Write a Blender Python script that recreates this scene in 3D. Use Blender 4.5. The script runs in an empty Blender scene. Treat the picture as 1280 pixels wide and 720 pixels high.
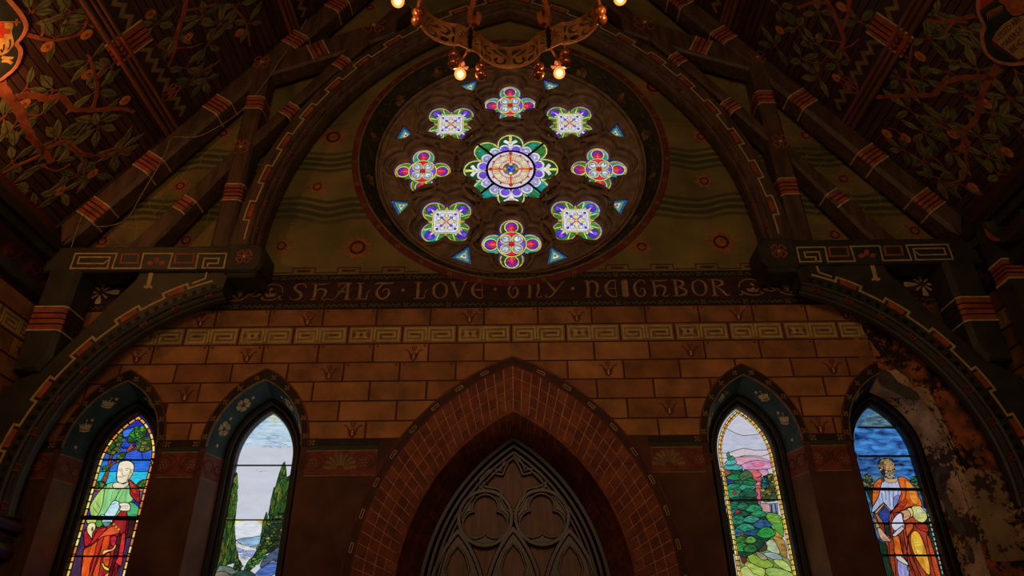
import bpy, bmesh, math, random
from mathutils import Vector, Matrix, geometry
PI = math.pi
rnd = random.Random(7)
scene = bpy.context.scene
COL = scene.collection

# ---------------------------------------------------------------- camera
FPX, PITCH, ROLL, EYE = 860.0, math.radians(29.7), math.radians(0.6), Vector((0, 0, 1.7))
_F = Vector((0, math.cos(PITCH), math.sin(PITCH)))
_U0 = Vector((0, -math.sin(PITCH), math.cos(PITCH)))
_R0 = Vector((1, 0, 0))
CR = math.cos(ROLL) * _R0 - math.sin(ROLL) * _U0
CU = math.sin(ROLL) * _R0 + math.cos(ROLL) * _U0
cam_data = bpy.data.cameras.new('camera')
cam_data.sensor_width = 36.0
cam_data.lens = FPX / 1280 * 36
cam_data.clip_end = 200
cam = bpy.data.objects.new('camera', cam_data)
cam.matrix_world = Matrix(((CR.x, CU.x, -_F.x, EYE.x), (CR.y, CU.y, -_F.y, EYE.y), (CR.z, CU.z, -_F.z, EYE.z), (0, 0, 0, 1)))
COL.objects.link(cam)
scene.camera = cam

# ---------------------------------------------------------------- world, lights, exposure
world = bpy.data.worlds.new('world')
scene.world = world
world.use_nodes = True
world.node_tree.nodes['Background'].inputs[0].default_value = (1.0, 0.66, 0.42, 1)
world.node_tree.nodes['Background'].inputs[1].default_value = 0.010
scene.view_settings.view_transform = 'Standard'
scene.view_settings.look = 'None'
scene.view_settings.gamma = 1.0
scene.view_settings.exposure = 0.0


def lamp(name, kind, loc, energy, color, size=0.1, target=None, **kw):
    d = bpy.data.lights.new(name, kind)
    d.energy = energy
    d.color = color
    if kind == 'AREA':
        d.size = size
    else:
        d.shadow_soft_size = size
    for k, v in kw.items():
        setattr(d, k, v)
    o = bpy.data.objects.new(name, d)
    o.location = loc
    if target is not None:
        o.rotation_euler = (Vector(target) - Vector(loc)).to_track_quat('-Z', 'Y').to_euler()
    COL.objects.link(o)
    return o


WARM = (1.0, 0.61, 0.31)
lamp('nave_fill', 'AREA', (0, -3.0, 7.5), 235, (1.0, 0.66, 0.36), 4.0, (0, 10, 8.5))  # soft fill added behind the viewpoint, stands for no modelled lamp
lamp('left_fill_spot', 'SPOT', (-3.6, 6.2, 1.6), 96, WARM, 0.25, (-3.9, 10, 6.6), spot_size=math.radians(85), spot_blend=1.0)  # added spot that brightens the left blocks, no fitting there
lamp('right_fill_spot', 'SPOT', (3.6, 6.2, 1.6), 78, WARM, 0.25, (3.9, 10, 6.4), spot_size=math.radians(85), spot_blend=1.0)  # same added brightening for the blocks on the right
lamp('rose_fill_spot', 'SPOT', (0, 7.3, 1.2), 150, (1.0, 0.66, 0.38), 0.4, (0, 10.4, 10.2), spot_size=math.radians(50), spot_blend=1.0)  # added spot aimed at the rose to bring out its tracery
lamp('left_wall_lantern', 'POINT', (-7.0, 6.35, 8.7), 75, (1.0, 0.44, 0.14), 0.12)
lamp('arch_fill', 'POINT', (0, 7.2, 1.5), 16, (1.0, 0.56, 0.30), 0.3)  # added low fill for the arch underside and oak panel, no candles

# ---------------------------------------------------------------- pixel sight lines -> points on real planes


def ray(px, py):
    return CR * ((px - 640) / FPX) + CU * ((360 - py) / FPX) + _F


def at(px, py, y=10.0):
    d = ray(px, py)
    p = EYE + d * (y / d.y)
    return (p.x, p.z)


KS, ZS, XS = 1.45, 8.585, 7.62      # roof slope: z = ZS + KS*(XS-|x|)


def on_slope(px, py, sg):
    d = ray(px, py)
    n = Vector((KS * sg, 0, 1))
    t = (ZS + KS * XS - EYE.dot(n)) / d.dot(n)
    p = EYE + d * t
    return (p.y, abs(p.x))


def crop(ox, oy, s):
    return lambda pts: [(ox + x / s, oy + y / s) for x, y in pts]


# planes: (u, v, d) -> world, d = how far proud of the plane
def wall_map(y0=10.0):
    return lambda u, v, d=0.0: Vector((u, y0 - d, v))


def side_map(sg):
    return lambda u, v, d=0.0: Vector((sg * (7.7 - d), u, v))


_NL = math.hypot(KS, 1)


def slope_map(sg):
    return lambda u, v, d=0.0: Vector((sg * (v - KS / _NL * d), u, ZS + KS * (XS - v) - d / _NL))


def frame_map(p, u, v, n):
    return lambda a, b, d=0.0: p + u * a + v * b + n * d


# ---------------------------------------------------------------- materials
def lin(c):
    return tuple(((x / 255) / 12.92 if x / 255 <= 0.04045 else ((x / 255 + 0.055) / 1.055) ** 2.4) for x in c) + (1.0,)


_mc = {}


def mat(name, c, c2=None, scale=4.0, rough=0.7, bump=0.0, metal=0.0, stretch=(1, 1, 1), detail=5.0, spec=0.3, lo=0.35, hi=0.65):
    if name in _mc:
        return _mc[name]
    m = bpy.data.materials.new(name)
    m.use_nodes = True
    nt = m.node_tree
    b = nt.nodes['Principled BSDF']
    b.inputs['Roughness'].default_value = rough
    b.inputs['Metallic'].default_value = metal
    b.inputs['Specular IOR Level'].default_value = spec
    tc = nt.nodes.new('ShaderNodeTexCoord')
    mp = nt.nodes.new('ShaderNodeMapping')
    mp.inputs['Scale'].default_value = stretch
    nz = nt.nodes.new('ShaderNodeTexNoise')
    nz.inputs['Scale'].default_value = scale
    nz.inputs['Detail'].default_value = detail
    cr = nt.nodes.new('ShaderNodeValToRGB')
    cr.color_ramp.elements[0].position = lo
    cr.color_ramp.elements[1].position = hi
    cr.color_ramp.elements[0].color = lin(c2 if c2 else tuple(x * 0.72 for x in c))
    cr.color_ramp.elements[1].color = lin(c)
    nt.links.new(tc.outputs['Object'], mp.inputs[0])
    nt.links.new(mp.outputs[0], nz.inputs['Vector'])
    nt.links.new(nz.outputs[0], cr.inputs[0])
    nt.links.new(cr.outputs[0], b.inputs['Base Color'])
    if bump:
        bp = nt.nodes.new('ShaderNodeBump')
        bp.inputs['Strength'].default_value = bump
        bp.inputs['Distance'].default_value = 0.02
        n2 = nt.nodes.new('ShaderNodeTexNoise')
        n2.inputs['Scale'].default_value = scale * 9
        n2.inputs['Detail'].default_value = 4
        nt.links.new(mp.outputs[0], n2.inputs['Vector'])
        nt.links.new(n2.outputs[0], bp.inputs['Height'])
        nt.links.new(bp.outputs[0], b.inputs['Normal'])
    _mc[name] = m
    return m


def glass(c, e=1.0, var=0.45, scale=7.0, stretch=(1, 1, 3), c2=None):
    """back-lit opalescent window glass of one colour, streaky"""
    key = ('g', tuple(int(x) for x in c), e, var, scale, stretch, c2)
    if key in _mc:
        return _mc[key]
    m = bpy.data.materials.new('stained_glass')
    m.use_nodes = True
    nt = m.node_tree
    b = nt.nodes['Principled BSDF']
    b.inputs['Roughness'].default_value = 0.25
    b.inputs['Base Color'].default_value = (0.004, 0.004, 0.004, 1)
    tc = nt.nodes.new('ShaderNodeTexCoord')
    mp = nt.nodes.new('ShaderNodeMapping')
    mp.inputs['Scale'].default_value = stretch
    nz = nt.nodes.new('ShaderNodeTexNoise')
    nz.inputs['Scale'].default_value = scale
    nz.inputs['Detail'].default_value = 4.0
    nz.inputs['Distortion'].default_value = 0.6
    cr = nt.nodes.new('ShaderNodeValToRGB')
    l = lin(c)
    cr.color_ramp.elements[0].position = 0.3
    cr.color_ramp.elements[1].position = 0.68
    cr.color_ramp.elements[0].color = lin(c2) if c2 else tuple(x * (1 - var) for x in l[:3]) + (1,)
    cr.color_ramp.elements[1].color = tuple(min(1.0, x * (1 + 0.7 * var) + 0.03 * var) for x in l[:3]) + (1,)
    nt.links.new(tc.outputs['Object'], mp.inputs[0])
    nt.links.new(mp.outputs[0], nz.inputs['Vector'])
    nt.links.new(nz.outputs[0], cr.inputs[0])
    nt.links.new(cr.outputs[0], b.inputs['Emission Color'])
    b.inputs['Emission Strength'].default_value = e
    m.cycles.emission_sampling = 'NONE'
    _mc[key] = m
    return m


M_PLASTER = mat('maroon_plaster', (88, 52, 38), (66, 36, 26), 2.2, 0.8, 0.15)
M_JOINT = mat('painted_joint', (84, 34, 20), (70, 28, 16), 5)
M_BLOCK = [mat('ochre_block_%d' % i, c, c2, 2.6, 0.78, 0.2, lo=0.3, hi=0.62) for i, (c, c2) in enumerate(
    [((162, 106, 60), (112, 72, 42)), ((154, 98, 56), (98, 64, 40)), ((170, 112, 62), (126, 82, 46)), ((148, 92, 52), (104, 66, 38))])]
M_FRETBLOCK = mat('fret_block', (150, 112, 62), (118, 86, 48), 3)
M_FRETLINE = mat('fret_line', (186, 158, 100), (160, 132, 84), 8)
M_FRETDARK = mat('fret_brown', (120, 66, 36), (96, 50, 28), 8)
M_MOTIF = mat('motif_red', (112, 42, 26), (92, 34, 22), 9)
M_CREAM = mat('cream_paint', (196, 172, 126), (158, 134, 94), 10)
M_GOLD = mat('gold_paint', (186, 146, 84), (140, 104, 58), 10)
M_LETTER = mat('letter_gold', (160, 124, 84), (126, 94, 62), 10)
M_DKRED = mat('dark_red_paint', (98, 38, 28), (74, 28, 20), 5)
M_BAND = mat('inscription_ground', (66, 32, 25), (46, 22, 19), 2.2, stretch=(1, 1, 4))
M_DKGREEN = mat('dark_green_paint', (56, 54, 34), (42, 42, 28), 5)
M_BLACKISH = mat('dark_brown_paint', (46, 32, 24), (34, 24, 18), 6)
M_STAR = mat('star_orange', (166, 98, 54), (128, 74, 42), 8)
M_STARD = mat('star_ring', (84, 32, 20), (64, 26, 16), 8)
M_STONE = mat('tracery_stone', (150, 118, 90), (112, 86, 66), 5, 0.75, 0.3)
M_RIMRED = mat('rim_red', (112, 46, 30), (84, 34, 24), 5)
M_REVEAL = mat('rose_reveal_green', (58, 52, 32), (40, 36, 24), 4, 0.7)
M_SOFFIT = mat('window_soffit_green', (44, 66, 62), (30, 48, 46), 4, 0.6)
M_JAMB = mat('jamb_brown', (118, 84, 66), (92, 62, 48), 2.5, 0.65, 0.1)
M_FRIEZE = mat('frieze_red', (122, 56, 36), (92, 40, 28), 5)
M_OLIVE = mat('olive_line', (92, 84, 54), (72, 64, 42), 6)
M_FRAME = mat('window_frame_iron', (40, 34, 30), (26, 22, 20), 6, 0.45, 0.0, 0.0, spec=0.5)
M_LEAD = mat('lead', (14, 13, 12), (8, 8, 8), 20, 0.6)
M_BRICK = [mat('arch_brick_%d' % i, c, None, 6, 0.8, 0.35) for i, c in enumerate(
    [(130, 68, 46), (120, 62, 42), (136, 72, 46), (114, 60, 42), (126, 62, 40)])]
M_HOOD = mat('hood_dark_red', (66, 34, 26), (50, 26, 20), 5)
M_MORTAR = mat('arch_mortar', (196, 122, 84), (164, 96, 66), 7)
M_FRAMEWOOD = mat('dark_oak_frame', (58, 36, 27), (42, 26, 20), 3, 0.4, 0.1, stretch=(6, 6, 0.7), spec=0.45)
M_DOORWOOD = mat('carved_oak', (86, 52, 37), (60, 35, 26), 3, 0.36, 0.15, stretch=(6, 6, 0.7), spec=0.5)
M_DOORPANEL = mat('oak_panel', (128, 80, 58), (94, 57, 42), 3, 0.5, 0.1, stretch=(5, 5, 0.6), spec=0.4)
M_TIMBER = mat('truss_timber', (92, 66, 46), (66, 46, 32), 3, 0.55, 0.15, stretch=(3, 3, 0.6), spec=0.4)
M_TIMBERG = mat('truss_timber_green', (56, 50, 37), (40, 36, 27), 3, 0.55, 0.1, spec=0.4)
M_TRED = mat('truss_red', (170, 82, 54), (126, 58, 40), 5, 0.6)
M_TLINE = mat('truss_dark_line', (54, 22, 16), None, 6)
M_BOARD = [mat('ceiling_board_%d' % i, c, None, 3, 0.55, 0.1, stretch=(4, 0.6, 4), spec=0.4) for i, c in enumerate(
    [(78, 48, 36), (72, 44, 33), (84, 52, 38), (66, 40, 31)])]
M_SHEATH = mat('ceiling_dark', (16, 10, 8), None, 3)
M_BRANCH = mat('vine_branch', (158, 82, 52), (122, 60, 38), 7)
M_LEAF = [mat('vine_leaf_%d' % i, c, None, 8) for i, c in enumerate([(126, 120, 74), (108, 110, 70), (138, 126, 78)])]
M_FRUIT = mat('vine_fruit', (206, 128, 58), (170, 92, 40), 14)
M_ROLL = mat('purlin_roll', (128, 76, 52), (96, 56, 38), 4, 0.45, stretch=(3, 0.4, 3), spec=0.5)
M_ZIG = mat('purlin_zigzag', (132, 108, 64), (100, 80, 50), 6)
M_BRASS = mat('gilt_iron', (176, 118, 66), (132, 84, 46), 14, 0.5, 0.1, 0.25, spec=0.5)
M_COPPER = mat('copper', (190, 110, 70), (150, 80, 50), 10, 0.32, 0.0, 0.45)
M_DIMGOLD = mat('dim_gold_paint', (132, 102, 60), (104, 80, 48), 10)
M_DIMRED = mat('dim_red_paint', (122, 60, 42), (94, 44, 32), 8)
M_AMBER = mat('amber_glass_ball', (170, 96, 54), (130, 66, 36), 8, 0.08, 0.0, 0.55, spec=0.8)
M_CHAIN = mat('dark_iron', (70, 56, 44), (48, 38, 30), 10, 0.4, 0.0, 0.8)
M_CABLE = mat('cable_white', (170, 140, 110), None, 10)
M_GREYPATCH = mat('grey_render', (84, 78, 68), (60, 54, 46), 5)
M_FLOOR = mat('floor_tiles', (70, 50, 40), None, 3)
M_SHIELD = mat('medallion_ground', (40, 44, 36), (28, 32, 26), 5)
M_PINK = mat('medallion_border', (196, 120, 86), (160, 92, 64), 8)
M_PAPER = mat('painted_page', (180, 140, 84), (150, 112, 64), 5)
M_INK = mat('painted_ink', (40, 22, 16), None, 10)
M_SKINP = mat('painted_lion', (180, 96, 54), (140, 66, 36), 14)
M_REDX = mat('painted_red', (190, 58, 36), (150, 44, 28), 8)


def clear_glass(name, col, rough=0.03):
    m = bpy.data.materials.new(name)
    m.use_nodes = True
    b = m.node_tree.nodes['Principled BSDF']
    b.inputs['Base Color'].default_value = lin(col)
    b.inputs['Roughness'].default_value = rough
    b.inputs['Transmission Weight'].default_value = 0.9
    b.inputs['IOR'].default_value = 1.45
    return m


M_CRYSTAL = clear_glass('amber_crystal', (236, 186, 140))
M_BOWL = clear_glass('bowl_glass', (210, 200, 170), 0.2)


def lamp_mat(name, col, e):
    m = bpy.data.materials.new(name)
    m.use_nodes = True
    b = m.node_tree.nodes['Principled BSDF']
    b.inputs['Base Color'].default_value = (0.1, 0.05, 0.02, 1)
    b.inputs['Emission Color'].default_value = col
    b.inputs['Emission Strength'].default_value = e
    m.cycles.emission_sampling = 'NONE'
    return m


M_BULB = lamp_mat('lit_bulb', (1.0, 0.40, 0.07, 1), 1.3)
M_BULB.node_tree.nodes['Principled BSDF'].inputs['Alpha'].default_value = 0.5
M_BULBCORE = lamp_mat('lit_filament', (1.0, 0.62, 0.22, 1), 6.0)
M_COLLAR = lamp_mat('lit_collar', (1.0, 0.22, 0.06, 1), 0.7)


def weathered(name, c, c2, spot, scale=2.0, amount=0.5, fine=11.0):
    """two-tone bare plaster with fine dark pits"""
    m = mat(name, c, c2, scale, 0.88, 0.7, detail=8, lo=0.4, hi=0.6)
    nt = m.node_tree
    b = nt.nodes['Principled BSDF']
    base = [l for l in nt.links if l.to_socket == b.inputs['Base Color']][0].from_socket
    tc = nt.nodes.new('ShaderNodeTexCoord')
    nz = nt.nodes.new('ShaderNodeTexNoise')
    nz.inputs['Scale'].default_value = fine
    nz.inputs['Detail'].default_value = 9
    nz.inputs['Roughness'].default_value = 0.7
    nt.links.new(tc.outputs['Object'], nz.inputs['Vector'])
    big = nt.nodes.new('ShaderNodeTexNoise')
    big.inputs['Scale'].default_value = 1.6
    big.inputs['Detail'].default_value = 3
    nt.links.new(tc.outputs['Object'], big.inputs['Vector'])
    ad = nt.nodes.new('ShaderNodeMath')
    ad.operation = 'MULTIPLY_ADD'
    ad.inputs[1].default_value = 0.8
    nt.links.new(big.outputs[0], ad.inputs[0])
    nt.links.new(nz.outputs[0], ad.inputs[2])
    cr = nt.nodes.new('ShaderNodeValToRGB')
    cr.color_ramp.elements[0].position = 0.98 - 0.2 * amount
    cr.color_ramp.elements[1].position = 1.04 - 0.2 * amount
    nt.links.new(ad.outputs[0], cr.inputs[0])
    mx = nt.nodes.new('ShaderNodeMix')
    mx.data_type = 'RGBA'
    nt.links.new(cr.outputs[0], mx.inputs[0])
    nt.links.new(base, mx.inputs[6])
    mx.inputs[7].default_value = lin(spot)
    nt.links.new(mx.outputs[2], b.inputs['Base Color'])
    return m


def tympanum_mat():
    """olive distemper with a few wavy painted cloud bands and crazing"""
    m = mat('tympanum_paint', (140, 116, 64), (92, 80, 46), 1.1, 0.85, 0.1, lo=0.3, hi=0.7)
    nt = m.node_tree
    b = nt.nodes['Principled BSDF']
    base = [l for l in nt.links if l.to_socket == b.inputs['Base Color']][0].from_socket
    tc = nt.nodes.new('ShaderNodeTexCoord')
    sep = nt.nodes.new('ShaderNodeSeparateXYZ')
    nt.links.new(tc.outputs['Object'], sep.inputs[0])
    nz = nt.nodes.new('ShaderNodeTexNoise')
    nz.inputs['Scale'].default_value = 0.8
    nz.inputs['Detail'].default_value = 1.0
    mp = nt.nodes.new('ShaderNodeMapping')
    mp.inputs['Scale'].default_value = (1.2, 1, 0.5)
    nt.links.new(tc.outputs['Object'], mp.inputs[0])
    nt.links.new(mp.outputs[0], nz.inputs['Vector'])

    def math_(op, a, b_=None):
        n = nt.nodes.new('ShaderNodeMath')
        n.operation = op
        for i, v in enumerate((a, b_)):
            if v is None:
                continue
            if isinstance(v, (int, float)):
                n.inputs[i].default_value = v
            else:
                nt.links.new(v, n.inputs[i])
        return n.outputs[0]
    zz = math_('ADD', sep.outputs['Z'], math_('MULTIPLY', nz.outputs[0], 0.42))
    fine = math_('ADD', math_('MULTIPLY', math_('SINE', math_('MULTIPLY', zz, 44.0)), 0.5), 0.5)
    broad = math_('ADD', math_('MULTIPLY', math_('SINE', math_('MULTIPLY', zz, 5.6)), 0.5), 0.18)
    up = nt.nodes.new('ShaderNodeMapRange')
    up.inputs['From Min'].default_value = 8.3
    up.inputs['From Max'].default_value = 8.9
    nt.links.new(sep.outputs['Z'], up.inputs[0])
    dn = nt.nodes.new('ShaderNodeMapRange')
    dn.inputs['From Min'].default_value = 11.3
    dn.inputs['From Max'].default_value = 10.7
    nt.links.new(sep.outputs['Z'], dn.inputs[0])
    k = math_('MULTIPLY', math_('MULTIPLY', math_('MULTIPLY', fine, broad), up.outputs[0]), dn.outputs[0])
    k = math_('MINIMUM', math_('MAXIMUM', math_('MULTIPLY', k, 2.2), 0.0), 0.85)
    mx = nt.nodes.new('ShaderNodeMix')
    mx.data_type = 'RGBA'
    nt.links.new(k, mx.inputs[0])
    nt.links.new(base, mx.inputs[6])
    mx.inputs[7].default_value = lin((50, 62, 42))
    vo = nt.nodes.new('ShaderNodeTexVoronoi')
    vo.feature = 'DISTANCE_TO_EDGE'
    vo.inputs['Scale'].default_value = 2.9
    nd = nt.nodes.new('ShaderNodeTexNoise')
    nd.inputs['Scale'].default_value = 2.0
    ad = nt.nodes.new('ShaderNodeVectorMath')
    ad.operation = 'ADD'
    nt.links.new(tc.outputs['Object'], ad.inputs[0])
    nt.links.new(nd.outputs[1], ad.inputs[1])
    nt.links.new(ad.outputs[0], vo.inputs['Vector'])
    side = nt.nodes.new('ShaderNodeMapRange')
    side.inputs['From Min'].default_value = 3.8
    side.inputs['From Max'].default_value = 5.2
    nt.links.new(math_('ABSOLUTE', sep.outputs['X']), side.inputs[0])
    cr = math_('MULTIPLY', math_('LESS_THAN', vo.outputs['Distance'], 0.014), math_('MULTIPLY', side.outputs[0], 0.3))
    m2 = nt.nodes.new('ShaderNodeMix')
    m2.data_type = 'RGBA'
    nt.links.new(cr, m2.inputs[0])
    nt.links.new(mx.outputs[2], m2.inputs[6])
    m2.inputs[7].default_value = lin((190, 150, 90))
    nt.links.new(m2.outputs[2], b.inputs['Base Color'])
    return m


M_TYMP = tympanum_mat()
M_RUST = weathered('bare_rust_wall', (172, 92, 50), (92, 58, 40), (40, 28, 20), 3.4, 0.42, 8.0)
M_FLAKE = weathered('flaking_plaster', (196, 162, 124), (150, 120, 92), (66, 48, 38), 3.0, 0.34, 12.0)
M_PLAIN = weathered('bare_plaster', (164, 132, 98), (136, 108, 80), (70, 54, 42), 1.8, 0.05, 7.0)


# ---------------------------------------------------------------- mesh helpers
def smooth(pts, n=4, closed=True):
    """Catmull-Rom through the points"""
    out = []
    L = len(pts)
    rng = range(L) if closed else range(L - 1)
    for i in rng:
        if closed:
            p0, p1, p2, p3 = pts[(i - 1) % L], pts[i], pts[(i + 1) % L], pts[(i + 2) % L]
        else:
            p0, p1, p2, p3 = pts[max(i - 1, 0)], pts[i], pts[i + 1], pts[min(i + 2, L - 1)]
        for k in range(n):
            t = k / n
            out.append(tuple(0.5 * (2 * b + (c - a) * t + (2 * a - 5 * b + 4 * c - d) * t * t + (3 * b - a - 3 * c + d) * t ** 3)
                             for a, b, c, d in zip(p0, p1, p2, p3)))
    if not closed:
        out.append(tuple(pts[-1]))
    return out


def circle(cx, cy, r, n=24, a0=0.0, ry=None):
    ry = r if ry is None else ry
    return [(cx + r * math.cos(a0 + 2 * PI * i / n), cy + ry * math.sin(a0 + 2 * PI * i / n)) for i in range(n)]


def arc(cx, cy, r, a, b, n=12):
    return [(cx + r * math.cos(a + (b - a) * i / n), cy + r * math.sin(a + (b - a) * i / n)) for i in range(n + 1)]


def area2(p):
    return 0.5 * sum(p[i][0] * p[(i + 1) % len(p)][1] - p[(i + 1) % len(p)][0] * p[i][1] for i in range(len(p)))


def offset(pts, d):
    """push a closed loop outwards by d"""
    L = len(pts)
    s = 1 if area2(pts) > 0 else -1
    out = []
    for i in range(L):
        a, b, c = pts[i - 1], pts[i], pts[(i + 1) % L]
        t = Vector((c[0] - a[0], c[1] - a[1]))
        if t.length < 1e-9:
            out.append(b)
            continue
        t.normalize()
        out.append((b[0] + s * t.y * d, b[1] - s * t.x * d))
    return out


def clip_half(poly, p, n):
    """part of a polygon where (q-p).n >= 0"""
    out = []
    for i in range(len(poly)):
        a, b = poly[i], poly[(i + 1) % len(poly)]
        da = (a[0] - p[0]) * n[0] + (a[1] - p[1]) * n[1]
        db = (b[0] - p[0]) * n[0] + (b[1] - p[1]) * n[1]
        if da >= 0:
            out.append(a)
        if da * db < 0:
            t = da / (da - db)
            out.append((a[0] + t * (b[0] - a[0]), a[1] + t * (b[1] - a[1])))
    return out


def subtract(polys, hole):
    """polygons minus a convex hole -> list of convex pieces"""
    if area2(hole) < 0:
        hole = hole[::-1]
    xs = [p[0] for p in hole]
    zs = [p[1] for p in hole]
    res = []
    for poly in polys:
        if max(p[0] for p in poly) <= min(xs) or min(p[0] for p in poly) >= max(xs) or max(p[1] for p in poly) <= min(zs) or min(p[1] for p in poly) >= max(zs):
            res.append(poly)
            continue
        rem = poly
        for i in range(len(hole)):
            a, b = hole[i], hole[(i + 1) % len(hole)]
            n = (b[1] - a[1], -(b[0] - a[0]))      # outward
            o = clip_half(rem, a, n)
            if len(o) > 2 and abs(area2(o)) > 2e-5:
                res.append(o)
            rem = clip_half(rem, a, (-n[0], -n[1]))
            if len(rem) < 3 or abs(area2(rem)) < 1e-6:
                break
    return res


def clip_convex(poly, hull):
    if area2(hull) < 0:
        hull = hull[::-1]
    for i in range(len(hull)):
        a, b = hull[i], hull[(i + 1) % len(hull)]
        poly = clip_half(poly, a, (-(b[1] - a[1]), b[0] - a[0]))
        if len(poly) < 3:
            return []
    return poly


FINE_PRINT = {'painted_flower', 'painted_dentils', 'painted_cross', 'painted_zigzag', 'painted_dashes', 'painted_corner', 'painted_lobes', 'painted_rosette', 'painted_key_edge', 'fringe', 'shade_petals'}


class MB:
    def __init__(s):
        s.v, s.f, s.m = [], [], []

    def face(s, pts, mi=0):
        k = len(s.v)
        s.v += [tuple(p) for p in pts]
        s.f.append(tuple(range(k, k + len(pts))))
        s.m.append(mi)

    def prism(s, loop, mp, d0, d1, mi=0, back=False):
        """loop (2-D) with its face at height d0 and sides running back to d1"""
        n = len(loop)
        k = len(s.v)
        s.v += [tuple(mp(u, v, d0)) for u, v in loop] + [tuple(mp(u, v, d1)) for u, v in loop]
        s.f.append(tuple(range(k, k + n)))
        s.m.append(mi)
        for i in range(n):
            j = (i + 1) % n
            s.f.append((k + i, k + n + i, k + n + j, k + j))
            s.m.append(mi)
        if back:
            s.f.append(tuple(range(k + 2 * n - 1, k + n - 1, -1)))
            s.m.append(mi)

    def chamfer(s, loop, mp, d0, d1, c, mi=0):
        """prism with a chamfered front edge"""
        inn = offset(loop, -c)
        n = len(loop)
        k = len(s.v)
        s.v += [tuple(mp(u, v, d0)) for u, v in inn] + [tuple(mp(u, v, d0 - c)) for u, v in loop] + [tuple(mp(u, v, d1)) for u, v in loop]
        s.f.append(tuple(range(k, k + n)))
        s.m.append(mi)
        for b in (0, n):
            for i in range(n):
                j = (i + 1) % n
                s.f.append((k + b + i, k + b + n + i, k + b + n + j, k + b + j))
                s.m.append(mi)

    def strip(s, A, B, mi=0, closed=False):
        """quads between two 3-D point rows"""
        k = len(s.v)
        n = len(A)
        s.v += [tuple(p) for p in A] + [tuple(p) for p in B]
        for i in range(n if closed else n - 1):
            j = (i + 1) % n
            s.f.append((k + i, k + j, k + n + j, k + n + i))
            s.m.append(mi)

    def ribbon(s, pts, w, mp, d0, d1=None, closed=False, mi=0, round_=False):
        """a band of width w (number or list) along a 2-D path"""
        n = len(pts)
        L, Rr = [], []
        for i in range(n):
            a = pts[i - 1] if (i or closed) else pts[0]
            c = pts[(i + 1) % n] if (i < n - 1 or closed) else pts[-1]
            b = pts[i]
            t1 = Vector((b[0] - a[0], b[1] - a[1]))
            t2 = Vector((c[0] - b[0], c[1] - b[1]))
            if t1.length < 1e-9:
                t1 = t2
            if t2.length < 1e-9:
                t2 = t1
            if t1.length < 1e-9:
                t1 = t2 = Vector((1, 0))
            t1 = t1.normalized()
            t2 = t2.normalized()
            nn = Vector((-(t1.y + t2.y), t1.x + t2.x))
            if nn.length < 1e-6:
                nn = Vector((-t1.y, t1.x))
            nn.normalize()
            k = 1.0 / max(0.5, abs(nn.dot(Vector((-t1.y, t1.x)))))
            h = (w[i] if isinstance(w, (list, tuple)) else w) * 0.5 * k
            L.append((b[0] + nn.x * h, b[1] + nn.y * h))
            Rr.append((b[0] - nn.x * h, b[1] - nn.y * h))
        if round_:
            mid = d1 + (d0 - d1) * 0.55
            q = lambda P, Q, f: [(p[0] + (r[0] - p[0]) * f, p[1] + (r[1] - p[1]) * f) for p, r in zip(P, Q)]
            rows = [(L, d1), (L, mid), (q(L, Rr, 0.22), d0), (q(L, Rr, 0.78), d0), (Rr, mid), (Rr, d1)]
        elif d1 is None:
            rows = [(L, d0), (Rr, d0)]
        else:
            rows = [(L, d1), (L, d0), (Rr, d0), (Rr, d1)]
        rr = [[mp(u, v, d) for u, v in P] for P, d in rows]
        for A, B in zip(rr, rr[1:]):
            s.strip(A, B, mi, closed)

    def plate(s, outer, holes, mp, d0, d1, mi=0, sides=True):
        """flat plate with holes: face at d0, all edges run back to d1"""
        co, ed = [], []
        for lp in [outer] + holes:
            k = len(co)
            co += [Vector((p[0], p[1])) for p in lp]
            ed += [(k + i, k + (i + 1) % len(lp)) for i in range(len(lp))]
        vs, _, fs, _, _, _ = geometry.delaunay_2d_cdt(co, ed, [], 0, 1e-6)
        inside = lambda L, x, z: sum(((a[1] > z) != (b[1] > z)) and (x < (b[0] - a[0]) * (z - a[1]) / (b[1] - a[1]) + a[0]) for a, b in zip(L, L[1:] + L[:1])) % 2
        k = len(s.v)
        s.v += [tuple(mp(v.x, v.y, d0)) for v in vs]
        box_ = [(min(p[0] for p in h), max(p[0] for p in h), min(p[1] for p in h), max(p[1] for p in h)) for h in holes]
        for f in fs:
            x = sum(vs[i].x for i in f) / 3
            z = sum(vs[i].y for i in f) / 3
            if not inside(outer, x, z) or any(b[0] < x < b[1] and b[2] < z < b[3] and inside(h, x, z) for h, b in zip(holes, box_)):
                continue
            s.f.append(tuple(k + i for i in f))
            s.m.append(mi)
        if sides:
            for lp in [outer] + holes:
                s.strip([mp(u, v, d0) for u, v in lp], [mp(u, v, d1) for u, v in lp], mi, True)

    def box(s, x0, x1, y0, y1, z0, z1, mi=0):
        k = len(s.v)
        s.v += [(x, y, z) for x in (x0, x1) for y in (y0, y1) for z in (z0, z1)]
        for f in ((0, 1, 3, 2), (4, 6, 7, 5), (0, 4, 5, 1), (2, 3, 7, 6), (0, 2, 6, 4), (1, 5, 7, 3)):
            s.f.append(tuple(k + i for i in f))
            s.m.append(mi)

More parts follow.
